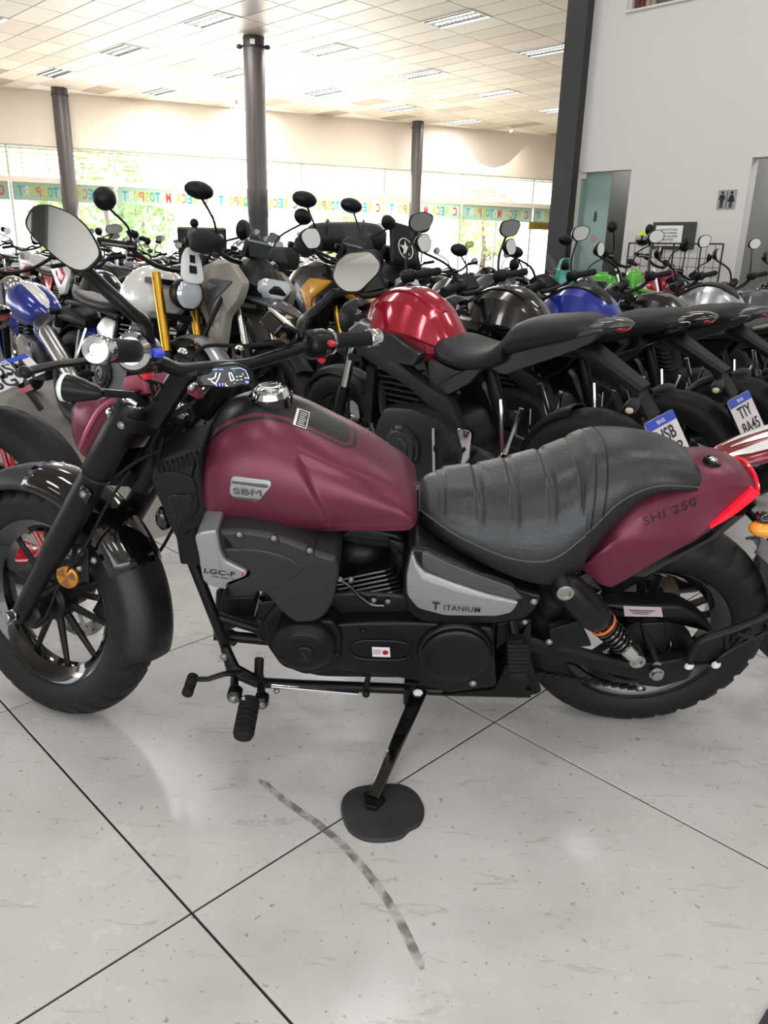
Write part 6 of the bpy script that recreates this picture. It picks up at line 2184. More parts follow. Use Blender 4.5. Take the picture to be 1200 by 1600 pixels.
def st_adv():
    st = Style()
    wheel(st, -.76, .335, .25, .11, 'front_wheel', 6, wire=True)
    wheel(st, .74, .325, .22, .15, 'rear_wheel', 6, wire=True)
    fork(st, -.76, .335, -.42, 1.04)
    st.add('front_fender', arc_fender(-.76, .335, .37, 40, 125, .065), 'black')
    st.add('beak', fbody([(-.98, .83, .815, .012), (-.86, .885, .84, .055), (-.72, .925, .86, .08), (-.58, .96, .88, .10)], COWLP, 12), 'body2', smooth=25)
    st.add('front_cowl', fbody([(-.72, .97, .93, .06), (-.66, 1.05, .90, .10), (-.56, 1.13, .88, .125), (-.42, 1.12, .88, .10)], COWLP, 10), 'black', smooth=25)
    st.add('headlight_lens', MB().plate(rnd([V((-.70 - (1.02 - z) * .25, y, z)) for y, z in ((-.085, 1.02), (.085, 1.02), (.10, .97), (.03, .91), (-.03, .91), (-.10, .97))], .015, 2), (-1, 0, .35), .05, .008, 2), 'lens')
    st.add('windscreen', MB().loft([[V((-.62 + z * .55, y * (.13 - z * .12), 1.12 + z)) for y in (-1, -.6, -.2, .2, .6, 1)] for z in (0, .08, .16, .24, .29)], closed=False), 'glass')
    st.add('fuel_tank', fbody([(-.46, .96, .84, .06), (-.38, 1.06, .82, .14), (-.24, 1.11, .80, .19), (-.10, 1.07, .79, .18), (.0, .97, .79, .13), (.05, .89, .81, .07)]), 'body', smooth=21)
    for s in (-1, 1):
        st.add('side_fairing', sideplate([(-.66, .98), (-.52, 1.08), (-.34, 1.06), (-.20, .98), (-.22, .86), (-.34, .74), (-.40, .58), (-.50, .60), (-.52, .80), (-.62, .88)], .19, .05, .014, .03, s), 'body')
        st.add('fairing_stripe', sideplate([(-.58, .98), (-.36, .99), (-.28, .92), (-.36, .80), (-.42, .72), (-.40, .86)], .198, .02, .006, .02, s), 'body2')
        st.add('crash_bar', MB().tube(cr([V((-.46, s * .16, .92)), V((-.50, s * .27, .74)), V((-.38, s * .27, .52)), V((-.18, s * .17, .36))], 4, False), .012, 8), 'black')
        st.add('side_panel', sideplate([(-.02, .84), (.2, .80), (.40, .88), (.24, .70), (.02, .66)], .12, .03, .01, .03, s), 'body2')
        st.add('tail_cowl', sideplate([(.30, .88), (.66, .98), (.80, .98), (.70, .92), (.42, .84)], .09, .03, .01, .02, s), 'body2')
    st.add('seat', body([(-.02, .92, .82, .10), (.06, .89, .80, .14), (.2, .87, .80, .15), (.32, .93, .83, .14), (.50, .97, .88, .13), (.66, .98, .91, .09)], 20, .6, .4, .45, 20), 'seat')
    st.add('luggage_rack', MB().tube(cr([V((.5, -.14, .99)), V((.84, -.12, 1.02)), V((.88, 0, 1.02)), V((.84, .12, 1.02)), V((.5, .14, .99))], 4, False), .011, 8).box((.72, 0, 1.02), (.26, .2, .012)), 'black')
    st.add('tail_light', MB().ell((.83, 0, .94), (.03, .06, .025), 12, 8), 'red')
    controls(st, -.40, 1.10, .06, .345, .08, .25, 'oval', .062, guards=True, mout=.0)
    st.add('instrument', MB().box((-.49, 0, 1.17), (.04, .15, .09), Matrix.Rotation(R(-25), 3, 'Y')), 'black', None, True, smooth=0)
    engine(st, -.04, .45, .18, .95)
    exhaust(st, 1, True, 'black')
    commons(st)
    plate_set(st, 1.0, .62, 25, True, .74, .92)
    return st
def st_cruiser():
    st = Style()
    wheel(st, -.82, .31, .21, .12, 'front_wheel', 6)
    wheel(st, .80, .31, .20, .16, 'rear_wheel', 6)
    fork(st, -.82, .31, -.48, .90, .12)
    st.add('front_fender', arc_fender(-.82, .31, .345, -10, 165, .08, .05), 'body')
    st.add('rear_fender', arc_fender(.80, .31, .36, 10, 175, .10, .06), 'body')
    st.add('fuel_tank', body([(-.52, .78, .70, .05), (-.46, .86, .66, .12), (-.34, .90, .63, .165), (-.16, .86, .61, .16), (.0, .78, .60, .12), (.08, .70, .61, .05)], 26, .8, .45, .4), 'body')
    st.add('tank_band', body([(-.50, .80, .74, .03), (-.44, .873, .76, .055), (-.34, .907, .78, .06), (-.16, .868, .76, .055), (.0, .787, .70, .045), (.06, .72, .66, .02)], 14, .6, .6, .5, 16), 'body2')
    for s in (-1, 1):
        st.add('side_panel', sideplate([(.02, .62), (.2, .60), (.30, .50), (.22, .42), (.04, .46)], .14, .03, .012, .03, s), 'body')
        st.add('shock_spring', MB().lathe([(.016, 0), (.032, .03), (.032, .22), (.016, .25)], (.72, s * .16, .34), (-.6, 0, 1), 12), 'chrome')
        st.add('engine_pod', MB().lathe([(.13, 0), (.13, .03), (.11, .05), (.04, .055)], (-.10, s * .16, .44), (0, s, 0), 22), 'chrome')
    st.add('seat', body([(.04, .72, .62, .10), (.12, .69, .60, .16), (.30, .68, .58, .18), (.42, .74, .62, .16), (.5, .78, .66, .12)], 20, .6, .4, .45, 16), 'seat')
    st.add('pillion_seat', body([(.46, .76, .68, .10), (.54, .79, .69, .11), (.72, .77, .68, .10), (.84, .72, .66, .06)], 18, .6, .4, .45, 12), 'seat')
    st.add('headlight', MB().lathe([(.03, -.10), (.08, -.06), (.095, .0), (.095, .05)], (-.60, 0, .84), (-1, 0, 0), 20), 'chrome')
    st.add('headlight_lens', MB().ell((-.65, 0, .84), (.025, .09, .09), 16, 8), 'lens')
    controls(st, -.40, .98, .08, .42, .16, .17, 'oval', .06, mrole='chrome')
    engine(st, -.06, .40, .17, 1.0)
    exhaust(st, 1, False, 'chrome')
    commons(st, peg=False)
    st.add('tail_light', MB().ell((1.10, 0, .56), (.03, .05, .03), 12, 8), 'red')
    plate_set(st, 1.14, .46, 10, True, 1.0, .55)
    return st
def st_scrambler():
    st = Style()
    wheel(st, -.70, .325, .24, .11, 'front_wheel', 6)
    wheel(st, .70, .32, .22, .15, 'rear_wheel', 6)
    fork(st, -.70, .325, -.42, 1.00, .105, 'fork', .027)
    st.add('front_fender', arc_fender(-.70, .325, .40, 45, 125, .065, .02), 'body2')
    st.add('fuel_tank', body([(-.42, .94, .82, .05), (-.37, 1.02, .80, .12), (-.26, 1.07, .77, .16), (-.10, 1.03, .76, .15), (.0, .92, .77, .10), (.04, .85, .79, .05)], 26, .8, .45, .42), 'body')
    st.add('seat', body([(.0, .86, .78, .10), (.10, .845, .77, .14), (.30, .85, .78, .145), (.50, .87, .80, .13), (.66, .89, .83, .09)], 20, .55, .4, .5, 18), 'seat')
    for s in (-1, 1):
        st.add('side_panel', sideplate([(.02, .74), (.16, .75), (.26, .68), (.20, .56), (.04, .56)], .12, .03, .012, .03, s), 'metal')
        st.add('fork_guard', sideplate([(-.66, .42), (-.60, .44), (-.56, .56), (-.62, .58)], .125, .01, .003, .01, s), 'black')
    st.add('frame_tube', MB().tube([V((.0, -.10, .76)), V((.5, -.10, .80)), V((.78, -.08, .80)), V((.78, .08, .80)), V((.5, .10, .80)), V((0, .10, .76))], .014, 8), 'frame')
    st.add('rear_fender', arc_fender(.70, .32, .37, 70, 150, .07), 'black')
    st.add('headlight', MB().lathe([(.03, -.10), (.075, -.06), (.088, .0), (.088, .03)], (-.57, 0, .93), (-1, 0, 0), 20), 'black')
    st.add('headlight_lens', MB().ell((-.60, 0, .93), (.02, .08, .08), 16, 8), 'lens')
    k = st.add('headlight_guard', MB().plate(rnd([V((-.62 + z * .25, y, 1.02 + z)) for y, z in ((-.07, -.01), (-.058, .10), (-.025, .155), (.025, .155), (.058, .10), (.07, -.01), (.04, -.03), (-.04, -.03))], .02, 3), (-1, 0, .25), .01, .003, 2), 'white')
    st.add('guard_slot', MB().plate([V((-.628 + z * .25, y, 1.02 + z)) for y, z in ((-.022, .02), (.022, .02), (.022, .06), (-.022, .06))], (-1, 0, .25), .002), 'black', k, smooth=0)
    st.add('guard_slot', MB().plate([V((-.628 + z * .25, y, 1.02 + z)) for y, z in ((-.016, .075), (.016, .075), (.016, .115), (-.016, .115))], (-1, 0, .25), .002), 'black', k, smooth=0)
    controls(st, -.40, 1.06, .08, .40, .08, .20, 'round', .058, guards=False)
    engine(st, -.04, .44, .17, .95)
    exhaust(st, 1, True, 'metal')
    commons(st)
    plate_set(st, .96, .60, 25, True, .76, .80)
    return st
def st_sport():
    st = Style()
    wheel(st, -.69, .305, .215, .12, 'front_wheel')
    wheel(st, .69, .315, .215, .18, 'rear_wheel')
    fork(st, -.69, .305, -.44, .88)
    st.add('front_fender', arc_fender(-.69, .305, .335, 30, 140, .07), 'body2')
    st.add('front_fairing', fbody([(-.86, .85, .82, .02), (-.76, .93, .78, .10), (-.64, 1.02, .74, .15), (-.52, 1.05, .74, .16), (-.42, 1.01, .80, .13)], COWLP, 16), 'body', smooth=25)
    st.add('windscreen', MB().loft([[V((-.70 + z * 1.1, y * (.12 - z * .10), .99 + z)) for y in (-1, -.6, -.2, .2, .6, 1)] for z in (0, .06, .12, .18, .22)], closed=False), 'glass')
    for s in (-1, 1):
        st.add('headlight_lens', MB().ell((-.765, s * .06, .865), (.05, .035, .025), 12, 8), 'lens')
        st.add('side_fairing', sideplate([(-.70, .86), (-.50, .95), (-.30, .88), (-.14, .74), (-.05, .52), (-.02, .32), (-.26, .26), (-.44, .34), (-.48, .60), (-.62, .74)], .175, .05, .014, .03, s), 'body')
        st.add('fairing_stripe', sideplate([(-.60, .84), (-.44, .88), (-.26, .78), (-.22, .66), (-.40, .70)], .182, .02, .006, .02, s), 'body2')
        st.add('tail_cowl', sideplate([(.16, .78), (.36, .86), (.62, .97), (.80, .99), (.74, .94), (.52, .84), (.30, .74)], .085, .03, .01, .02, s), 'body')
    st.add('fuel_tank', fbody([(-.42, .94, .80, .08), (-.34, 1.01, .78, .14), (-.20, 1.03, .76, .17), (-.06, .97, .76, .15), (.02, .86, .78, .09)]), 'body', smooth=21)
    st.add('seat', body([(.0, .84, .76, .09), (.1, .82, .75, .14), (.24, .82, .76, .14), (.32, .88, .79, .11)], 18, .6, .4, .45, 12), 'seat')
    st.add('pillion_seat', body([(.34, .92, .86, .09), (.42, .96, .86, .10), (.58, .99, .91, .09), (.70, 1.0, .95, .05)], 18, .6, .4, .45, 12), 'seat')
    st.add('tail_light', MB().ell((.79, 0, .965), (.03, .05, .018), 12, 8), 'red')
    controls(st, -.42, .96, .03, .32, .06, .17, 'oval', .06, mout=.01)
    engine(st)
    exhaust(st, 1, False, 'black')
    commons(st)
    plate_set(st, .98, .60, 30, True, .66, .92)
    return st
def st_dirt():
    st = Style()
    wheel(st, -.74, .345, .27, .09, 'front_wheel', wire=True)
    wheel(st, .72, .325, .235, .12, 'rear_wheel', wire=True)
    fork(st, -.74, .345, -.42, 1.06, .10, 'fork', .025)
    st.add('high_fender', body([(-1.08, .80, .785, .02), (-.98, .85, .825, .065), (-.80, .90, .865, .075), (-.60, .93, .89, .06), (-.50, .94, .90, .04)], 14, .5, .6, .5, 18), 'body')
    for s in (-1, 1):
        st.add('fender_graphic', MB().loft([[V((x, s * y0, z + .006)), V((x, s * y1, z + .004))] for x, y0, y1, z in ((-1.02, .012, .035, .83), (-.94, .016, .05, .865), (-.84, .014, .058, .890), (-.74, .01, .05, .908), (-.66, .02, .03, .922))], closed=False), 'white')
        st.add('tank_shroud', sideplate([(-.52, .86), (-.40, 1.02), (-.14, 1.0), (-.02, .92), (-.14, .80), (-.30, .66), (-.42, .68)], .15, .04, .012, .03, s), 'body')
        st.add('shroud_graphic', sideplate([(-.44, .86), (-.34, .96), (-.16, .95), (-.2, .86), (-.34, .76)], .157, .02, .005, .02, s), 'body2')
        st.add('side_panel', sideplate([(.02, .84), (.2, .84), (.44, .92), (.30, .72), (.08, .64)], .11, .03, .01, .03, s), 'body2')
    st.add('fuel_tank', body([(-.40, .94, .82, .06), (-.32, 1.04, .80, .11), (-.18, 1.05, .78, .12), (-.04, .95, .78, .10), (.02, .88, .80, .06)], 20, .75, .5, .45, 14), 'body')
    st.add('seat', body([(-.06, .95, .85, .08), (.06, .91, .82, .11), (.30, .91, .84, .12), (.52, .94, .88, .11), (.66, .95, .90, .07)], 18, .6, .4, .45, 16), 'seat')
    st.add('tail_fender', body([(.44, .92, .88, .09), (.62, .95, .91, .08), (.84, .95, .93, .06), (.94, .93, .92, .03)], 14, .5, .6, .5, 12), 'body')
    st.add('tail_light', MB().ell((.93, 0, .90), (.03, .045, .02), 12, 8), 'red')
    st.add('headlight', body([(-.62, .98, .86, .04), (-.60, 1.06, .82, .09), (-.54, 1.10, .84, .10), (-.48, 1.06, .88, .07)], 16, .8, .8, .5, 10), 'body')
    st.add('headlight_lens', MB().ell((-.595, 0, .93), (.035, .07, .06), 14, 8), 'lens')
    controls(st, -.40, 1.12, .06, .35, .07, .22, 'round', .05, guards=False, mout=.0)
    engine(st, -.04, .46, .14, .85)
    exhaust(st, 1, True, 'black')
    commons(st)
    plate_set(st, .98, .66, 20, True, .84, .90)
    return st
for nm, fn in (('naked', st_naked), ('commuter', st_commuter), ('adv', st_adv), ('cruiser', st_cruiser), ('scrambler', st_scrambler), ('sport', st_sport), ('dirt', st_dirt)):
    STY[nm] = fn()

def paint(h, rough=.22, metal=.25, coat=.7):
    return mat('paint_' + h + ('_m' if rough > .3 else ''), h, rough, metal, coat)
B_ = dict(black=K_black, seat=K_vinyl, rubber=K_rubber, tyre=K_tyre, chrome=K_chrome, metal=K_steel, mirror=K_mirror, lens=mat('headlamp_glass', 'c9d0d6', .06, metal=.3, coat=1), red=mat('red_lens', '8c1220', .12, coat=.8), amber=mat('amber_small', 'd8c8a8', .15, coat=.6), plate=mat('plate_white', 'ded8da', .4), blue=mat('plate_blue', '2446b8', .4), glass=mat('tinted_screen', '4a5055', .06, alpha=.35), white=mat('white_plastic', 'e2e3e3', .35), engine=mat('engine_black', '2a2b2c', .4, metal=.4), cover=mat('engine_cover', '3a3c3d', .35, metal=.5), frame=mat('frame_black', '222324', .38), rim=mat('rim_black', '161617', .3), fork=K_chrome, pipe=mat('pipe_steel', '7c7670', .3, metal=1), guard=mat('guard_black', '1b1c1d', .45), body=K_gloss, body2=K_satin, topcover=K_satin)
def place_bike(style, loc, rz, lean=9, colors=None, label='', group=None, fine=True, cat='motorcycle', skip=(), plate=None):
    st = STY[style]
    root = empty('motorcycle', (loc[0], loc[1], 0), (R(lean), 0, R(rz)))
    tag(root, label, cat, group)
    made = []
    col = dict(B_)
    col.update(colors or {})
    for i, (name, me, role, par, fi) in enumerate(st.parts):
        if (fi and not fine) or name in skip:
            made.append(None)
            continue
        p = root
        if par is not None:
            if made[par] is None:
                made.append(None)
                continue
            p = made[par]
        o = bpy.data.objects.new(name, me)
        COL.objects.link(o)
        o.parent = p
        o.material_slots[0].link = 'OBJECT'
        o.material_slots[0].material = col[role]
        made.append(o)
    if plate:
        c_, n_, u_ = st.plate_frame
        for o in made:
            if o is not None and o.name.startswith('license_plate'):
                ex = V((0, 1, 0))
                ex = u_.cross(n_)
                for k, (s, dy, h) in enumerate(((plate[0], .018, .048), (plate[1], -.045, .048))):
                    w_ = .15 if len(s) > 3 else .12
                    text_on(MB(), s, c_ + u_ * dy, ex, u_, width=w_, height=h, off=.0012, bold=.02).build('plate_characters', K_decal, o, smooth=0)
                text_on(MB(), 'BRASIL', c_ + u_ * .067, ex, u_, height=.014, off=.0022, bold=.02).build('plate_country', B_['white'], o, smooth=0)
    return root
H = V((-c45, c45, 0))          # the way the near right-hand row faces
U = V((c45, c45, 0))           # along the rows
MIDH = .70
red_p, black_p, blue_p, grey_p, silver_p = paint('a01530', .18, .35), paint('0c0c0d'), paint('1b2f8f'), paint('4a4c4f', .35), paint('a6a8aa', .25, .6)
yellow_p, green_p, white_p, sand_p, orange_p, maroon_p = paint('d99a1e', .35), paint('4fae2a', .25, .0), paint('dcdcd8', .25, .0), paint('8f8a80', .45, .2, .1), paint('c25a1c'), paint('7c1626')
gold = mat('gold_fork', 'c79a3a', .25, metal=.9)
dgrey = paint('2b2d30', .4)
# --- right-hand row, tails towards the viewer
rowR = [
    ('naked', dict(body=red_p, body2=dgrey, topcover=red_p), 'naked motorcycle with glossy red tank and black seats right behind the maroon cruiser', ('USB', '0J22')),
    ('naked', dict(body=black_p, body2=K_gloss, topcover=black_p), 'naked motorcycle with glossy black tank, next behind the red-tanked one', ('TIY', '8A45')),
    ('naked', dict(body=blue_p, body2=dgrey), 'naked motorcycle with blue and grey tank, third in the right row', None),
    ('commuter', dict(body=black_p, body2=K_satin), 'black street motorcycle with grab rail, fourth in the right row', None),
    ('naked', dict(body=silver_p, body2=dgrey), 'naked motorcycle with silver tank, fifth in the right row', None),
    ('commuter', dict(body=grey_p, body2=K_gloss), 'grey street motorcycle, sixth in the right row', None),
    ('commuter', dict(body=red_p, body2=K_gloss), 'street motorcycle with red tank, seventh in the right row near the passage', None),
    ('adv', dict(body=grey_p, body2=K_gloss), 'grey dual-purpose motorcycle with hand guards, eighth in the right row', None),
    ('naked', dict(body=black_p, body2=dgrey), 'black naked motorcycle at the far end of the right row by the wall', None),
]
R0 = V((.83, 2.85, 0)) + H * MIDH
redbike = None
for k, (sty, colr, lab, pl) in enumerate(rowR):
    p = R0 + U * (.655 * k + .02 * k * k) + H * random.uniform(-.05, .05) * (k > 1)
    b = place_bike(sty, p, -45 + random.uniform(-2, 2) * (k > 1), 8, colr, lab, 'right-hand row of motorcycles', True, plate=pl)
    if k == 0:
        redbike = b
# white wing mark and lettering on the red tank
tkm = [c for c in redbike.children if c.name.startswith('fuel_tank')][0]
bvt = BVHTree.FromPolygons([v.co for v in tkm.data.vertices], [tuple(p.vertices) for p in tkm.data.polygons])
def on_red(q):
    h = bvt.ray_cast(V((q.x, -.4, q.z)), V((0, 1, 0)))
    return h[0] + V((0, -.0015, 0)) if h[0] is not None else q
wing = MB()
wp = []
for x, z in ((-.36, .90), (-.355, .955), (-.345, .985), (-.325, 1.0), (-.33, .975), (-.31, .985), (-.318, .955), (-.298, .96), (-.312, .93), (-.295, .925), (-.32, .905)):
    wp.append(on_red(V((x, -.15, z))))
wing.add(wp, [tuple(range(len(wp)))])
wing.build('wing_emblem', white_p, tkm, smooth=0)
text_on(MB(), 'HONDA', V((-.325, -.15, .885)), V((1, 0, 0)), V((0, 0, 1)), width=.075, height=.016, proj=on_red, bold=.02).build('tank_lettering', white_p, tkm, smooth=0)
# --- second row, fronts towards the first row
rowL = [
    (-1, 'scrambler', dict(body=white_p, body2=silver_p, fork=gold, rim=B_['rim']), 'white-tanked scrambler with gold forks and white headlight guard', V((.10, .44, 0))),
    (0, 'adv', dict(body=sand_p, body2=grey_p, fork=K_chrome), 'sand-grey adventure motorcycle with crash bars, behind the cruiser handlebar', V((0, 0, 0))),
    (1, 'adv', dict(body=black_p, body2=yellow_p, fork=gold), 'black and yellow adventure motorcycle between the sand-grey and the star-marked ones', V((0, 0, 0))),
    (2, 'adv', dict(body=dgrey, body2=K_gloss), 'dark adventure motorcycle with a white star on its tall screen', V((-.25, .0, 0))),
    (3, 'sport', dict(body=dgrey, body2=silver_p), 'dark grey faired motorcycle right of the star-marked one', V((0, 0, 0))),
    (4, 'sport', dict(body=black_p, body2=green_p), 'black sport motorcycle with green fairing stripe', V((0, 0, 0))),
    (5, 'commuter', dict(body=black_p, body2=dgrey), 'black street motorcycle with a teal bag hanging on it', V((0, 0, 0))),
    (6, 'dirt', dict(body=green_p, body2=black_p), 'bright green trail motorcycle in front of the glass door', V((0, 0, 0))),
    (7, 'dirt', dict(body=red_p, body2=white_p), 'red trail motorcycle below the framed notice', V((0, 0, 0))),
    (8, 'naked', dict(body=dgrey, body2=black_p), 'dark naked motorcycle at the wall end of the second row', V((0, 0, 0))),
]
L0 = V((-.66, 4.17, 0)) + H * (MIDH + .07)
starbike = bag_at = None
for k, sty, colr, lab, dv in rowL:
    p = L0 + U * (.70 * k) + dv
    b = place_bike(sty, p, 135 + random.uniform(-3, 3) * (k > 1), 8, colr, lab, 'second row of motorcycles', True)
    if k == 2:
        starbike = b
    if k == 5:
        bag_at = p
# opaque dark screen with a white star on the star-marked motorcycle
scr = MB()
scr.loft([[V((-.66 + z * .35, y * (.15 - z * .13), 1.08 + z)) for y in (-1, -.6, -.2, .2, .6, 1)] for z in (0, .08, .16, .22, .26, .28)], closed=False)
so_ = scr.build('tall_screen', K_satin, starbike)
md = so_.modifiers.new('solid', 'SOLIDIFY')
md.thickness = .006
stp = MB()
stc, stn = V((-.618, -.0, 1.20)), V((-1, 0, .35)).normalized()
ey_ = V((.35, 0, 1)).normalized(); ex_ = V((0, 1, 0))
pts = []
for k in range(10):
    a = PI / 2 + k * PI / 5
    r_ = .055 if k % 2 == 0 else .023
    pts.append(stc + ex_ * math.cos(a) * r_ + ey_ * math.sin(a) * r_ + stn * .012)
stp.plate(pts, stn, .002)
stp.build('star_sticker', white_p, starbike, smooth=0)
MB().tube([stc + stn * .012 + (ex_ * math.cos(a) + ey_ * math.sin(a)) * .068 for a in [2 * PI * k / 24 for k in range(25)]], .004, 6).build('star_ring', white_p, starbike)

# --- third row and the packed rows behind
third = [('cruiser', dict(body=blue_p, body2=white_p, rim=K_chrome), 'blue cruiser with white tank stripe at the left edge'),
         ('commuter', dict(body=black_p), 'black street motorcycle directly right of the blue cruiser'),
         ('naked', dict(body=dgrey), 'dark naked motorcycle second right of the blue cruiser'),
         ('cruiser', dict(body=black_p, body2=black_p), 'black cruiser third right of the blue cruiser'),
         ('commuter', dict(body=red_p), 'red street motorcycle fourth right of the blue cruiser'),
         ('adv', dict(body=black_p, body2=grey_p), 'black adventure motorcycle behind the sand-grey one'),
         ('naked', dict(body=white_p), 'white naked motorcycle behind the black and yellow one'),
         ('commuter', dict(body=blue_p), 'blue street motorcycle behind the star-marked one'),
         ('sport', dict(body=black_p, body2=grey_p), 'black faired motorcycle behind the grey faired one')]
def uvp(u_, v_):
    return V(((u_ - v_) * c45, (u_ + v_) * c45, 0))
for k, (sty, colr, lab) in enumerate(third):
    place_bike(sty, uvp(2.25 + .80 * k, 6.15) + (V((.34, -.12, 0)) if k == 0 else V((0, .1, 0))), -45 + random.uniform(-4, 4), 8, colr, lab, 'third row of motorcycles', False)
pool = [('commuter', dict(body=black_p), 'black street motorcycle'), ('commuter', dict(body=red_p), 'red street motorcycle'), ('naked', dict(body=black_p), 'black naked motorcycle'), ('naked', dict(body=silver_p), 'silver naked motorcycle'), ('commuter', dict(body=blue_p), 'blue street motorcycle'), ('cruiser', dict(body=black_p, body2=black_p), 'black cruiser'), ('adv', dict(body=white_p, body2=black_p), 'white adventure motorcycle'), ('dirt', dict(body=white_p, body2=red_p), 'white and red trail motorcycle'), ('scrambler', dict(body=black_p, body2=silver_p), 'black scrambler'), ('commuter', dict(body=grey_p), 'grey street motorcycle'), ('sport', dict(body=red_p, body2=black_p), 'red sport motorcycle')]
far = 0
for ri, (v_, rz) in enumerate(((8.5, 135), (10.2, -45), (12.6, 135), (14.4, -45), (16.8, 135))):
    u_ = 1.0
    nrow = 0
    while u_ < 14:
        p = uvp(u_ + random.uniform(-.05, .05), v_ + random.uniform(-.08, .08))
        q = pix(p + V((0, 0, .9)))
        if q and -40 < q[0] < 560:
            sty, colr, lab_ = random.choice(pool)
            place_bike(sty, p, rz + random.uniform(-5, 5), 8, colr, '%s, %s from the left in the %s row below the banners' % (lab_, ordn(nrow), ordn(ri + 3)), 'crowded far rows of motorcycles', False, skip=('plate_band', 'license_plate', 'pillion_peg', 'brake_disc', 'shock'))
            far += 1
            nrow += 1
        u_ += .82

# --- motorcycle with red wheels at the left edge, seen from behind
redrim = mat('rim_red', 'b01224', .25, coat=.5)
STY['redrim'] = STY['naked']
rb_ = place_bike('naked', V((-1.27, 2.56, 0)) + V((-.90, .42, 0)).normalized() * .70, -25, 4, dict(body=black_p, body2=K_gloss, rim=redrim), 'motorcycle with red wheel rims cut off by the left edge', 'left foreground motorcycle', True, skip=('license_plate', 'plate_band', 'plate_hanger', 'turn_signal', 'signal_lens', 'inner_fender', 'muffler', 'exhaust_pipe'))
RBM = Matrix.Translation(rb_.location) @ rb_.rotation_euler.to_matrix().to_4x4()
RBI = RBM.inverted()
pc_ = on_plane(18, 585, V((0, 2.32, 0)), V((0, 1, 0)))
def plate_at(root, inv, px_corners, depth_y, lines, nm='license_plate'):
    """plate read off four pixels on an upright plane at a known distance"""
    P = [inv @ on_plane(x, y, V((0, depth_y, 0)), V((0, 1, 0))) for x, y in px_corners]
    return P
P = plate_at(rb_, RBI, ((-42, 577), (40, 552), (70, 582), (-8, 617)), 2.32, None)
ex = (P[1] - P[0]).normalized()
n_ = (P[1] - P[0]).cross(P[3] - P[0]).normalized()
if (RBI.to_3x3() @ (CP - RBM @ P[0])).dot(n_) < 0:
    n_ = -n_
hang = MB().bar(V((.62, 0, .80)), (P[2] + P[3]) / 2 - n_ * .01, .03, .02, up=(0, 1, 0)).build('plate_hanger', K_black, rb_)
lpz = MB().plate(P, n_, .003).build('license_plate', B_['plate'], rb_, smooth=0)
lerp4 = lambda u_, v_: (P[0].lerp(P[1], u_)).lerp(P[3].lerp(P[2], u_), v_)
MB().plate([lerp4(0, 0) + n_ * .001, lerp4(1, 0) + n_ * .001, lerp4(1, .2) + n_ * .001, lerp4(0, .2) + n_ * .001], n_, .001).build('plate_band', B_['blue'], lpz, smooth=0)
ey = (P[0] - P[3]).normalized()
text_on(MB(), 'QSM', lerp4(.52, .40), ex, ey, width=.115, height=.045, off=0, proj=lambda q: q + n_ * .0015, bold=.02).build('plate_characters', K_decal, lpz, smooth=0)
text_on(MB(), '6G97', lerp4(.5, .76), ex, ey, width=.15, height=.045, off=0, proj=lambda q: q + n_ * .0015, bold=.02).build('plate_characters', K_decal, lpz, smooth=0)
text_on(MB(), 'BRASIL', lerp4(.5, .1), ex, ey, height=.013, off=0, proj=lambda q: q + n_ * .0025, bold=.02).build('plate_country', B_['white'], lpz, smooth=0)
rq_ = [RBI @ on_plane(x, y, V((0, 2.34, 0)), V((0, 1, 0))) for x, y in ((26, 607), (46, 600), (52, 609), (32, 617))]
MB().plate(rq_, n_, .008, .001).build('rear_reflector', B_['red'], rb_, smooth=0)
MB().bar((rq_[0] + rq_[2]) / 2 - n_ * .01, (rq_[2] + V((.02, 0, -.06))), .02, .012, up=(0, 1, 0)).build('reflector_bracket', K_black, rb_)

# --- maroon and white trail motorcycle cut off by the right edge
mb_ = place_bike('dirt', V((1.98, 2.10, 0)), 6, 6, dict(body=maroon_p, body2=white_p), 'maroon trail motorcycle with white graphics cut off by the right edge', 'right foreground motorcycle', True, skip=('high_fender', 'fender_graphic'))
mb_.scale = (.9, .9, .9)
hf = body([(-1.32, .735, .715, .03), (-1.24, .79, .745, .075), (-1.08, .85, .79, .09), (-.86, .92, .85, .09), (-.60, .96, .90, .07), (-.50, .96, .91, .05)], 18, .6, .6, .5, 24)
hfo = hf.build('high_fender', maroon_p, mb_)
hfv = hf.bvh()
def on_hf(x, y):
    h = hfv.ray_cast(V((x, y, 1.3)), V((0, 0, -1)))
    return h[0] + V((0, 0, .002)) if h[0] is not None else V((x, y, .9))
def hf_patch(rows):
    """white graphic that follows the fender: rows of (x, y from, y to)"""
    xs = [r_[0] for r_ in rows]
    grid = []
    n_ = 24
    for i in range(n_ + 1):
        x = xs[0] + (xs[-1] - xs[0]) * i / n_
        y0, y1 = lerp_table([(r_[0], r_[1]) for r_ in rows], x), lerp_table([(r_[0], r_[2]) for r_ in rows], x)
        grid.append([on_hf(x, y0 + (y1 - y0) * k / 8) for k in range(9)])
    MB().loft(grid, closed=False).build('fender_graphic', white_p, hfo)
hf_patch([(-1.29, -.018, -.022), (-1.22, -.030, -.060), (-1.12, -.025, -.078), (-1.02, -.040, -.084), (-.94, -.060, -.080)])
hf_patch([(-1.24, .010, .005), (-1.14, .015, -.015), (-1.02, .010, -.032), (-.90, -.020, -.060), (-.76, -.050, -.056)])
hf_patch([(-1.25, .035, .040), (-1.12, .030, .072), (-.98, .030, .080), (-.84, .055, .060)])
hf_patch([(-.90, .0, -.01), (-.78, .01, -.035), (-.66, -.02, -.04)])

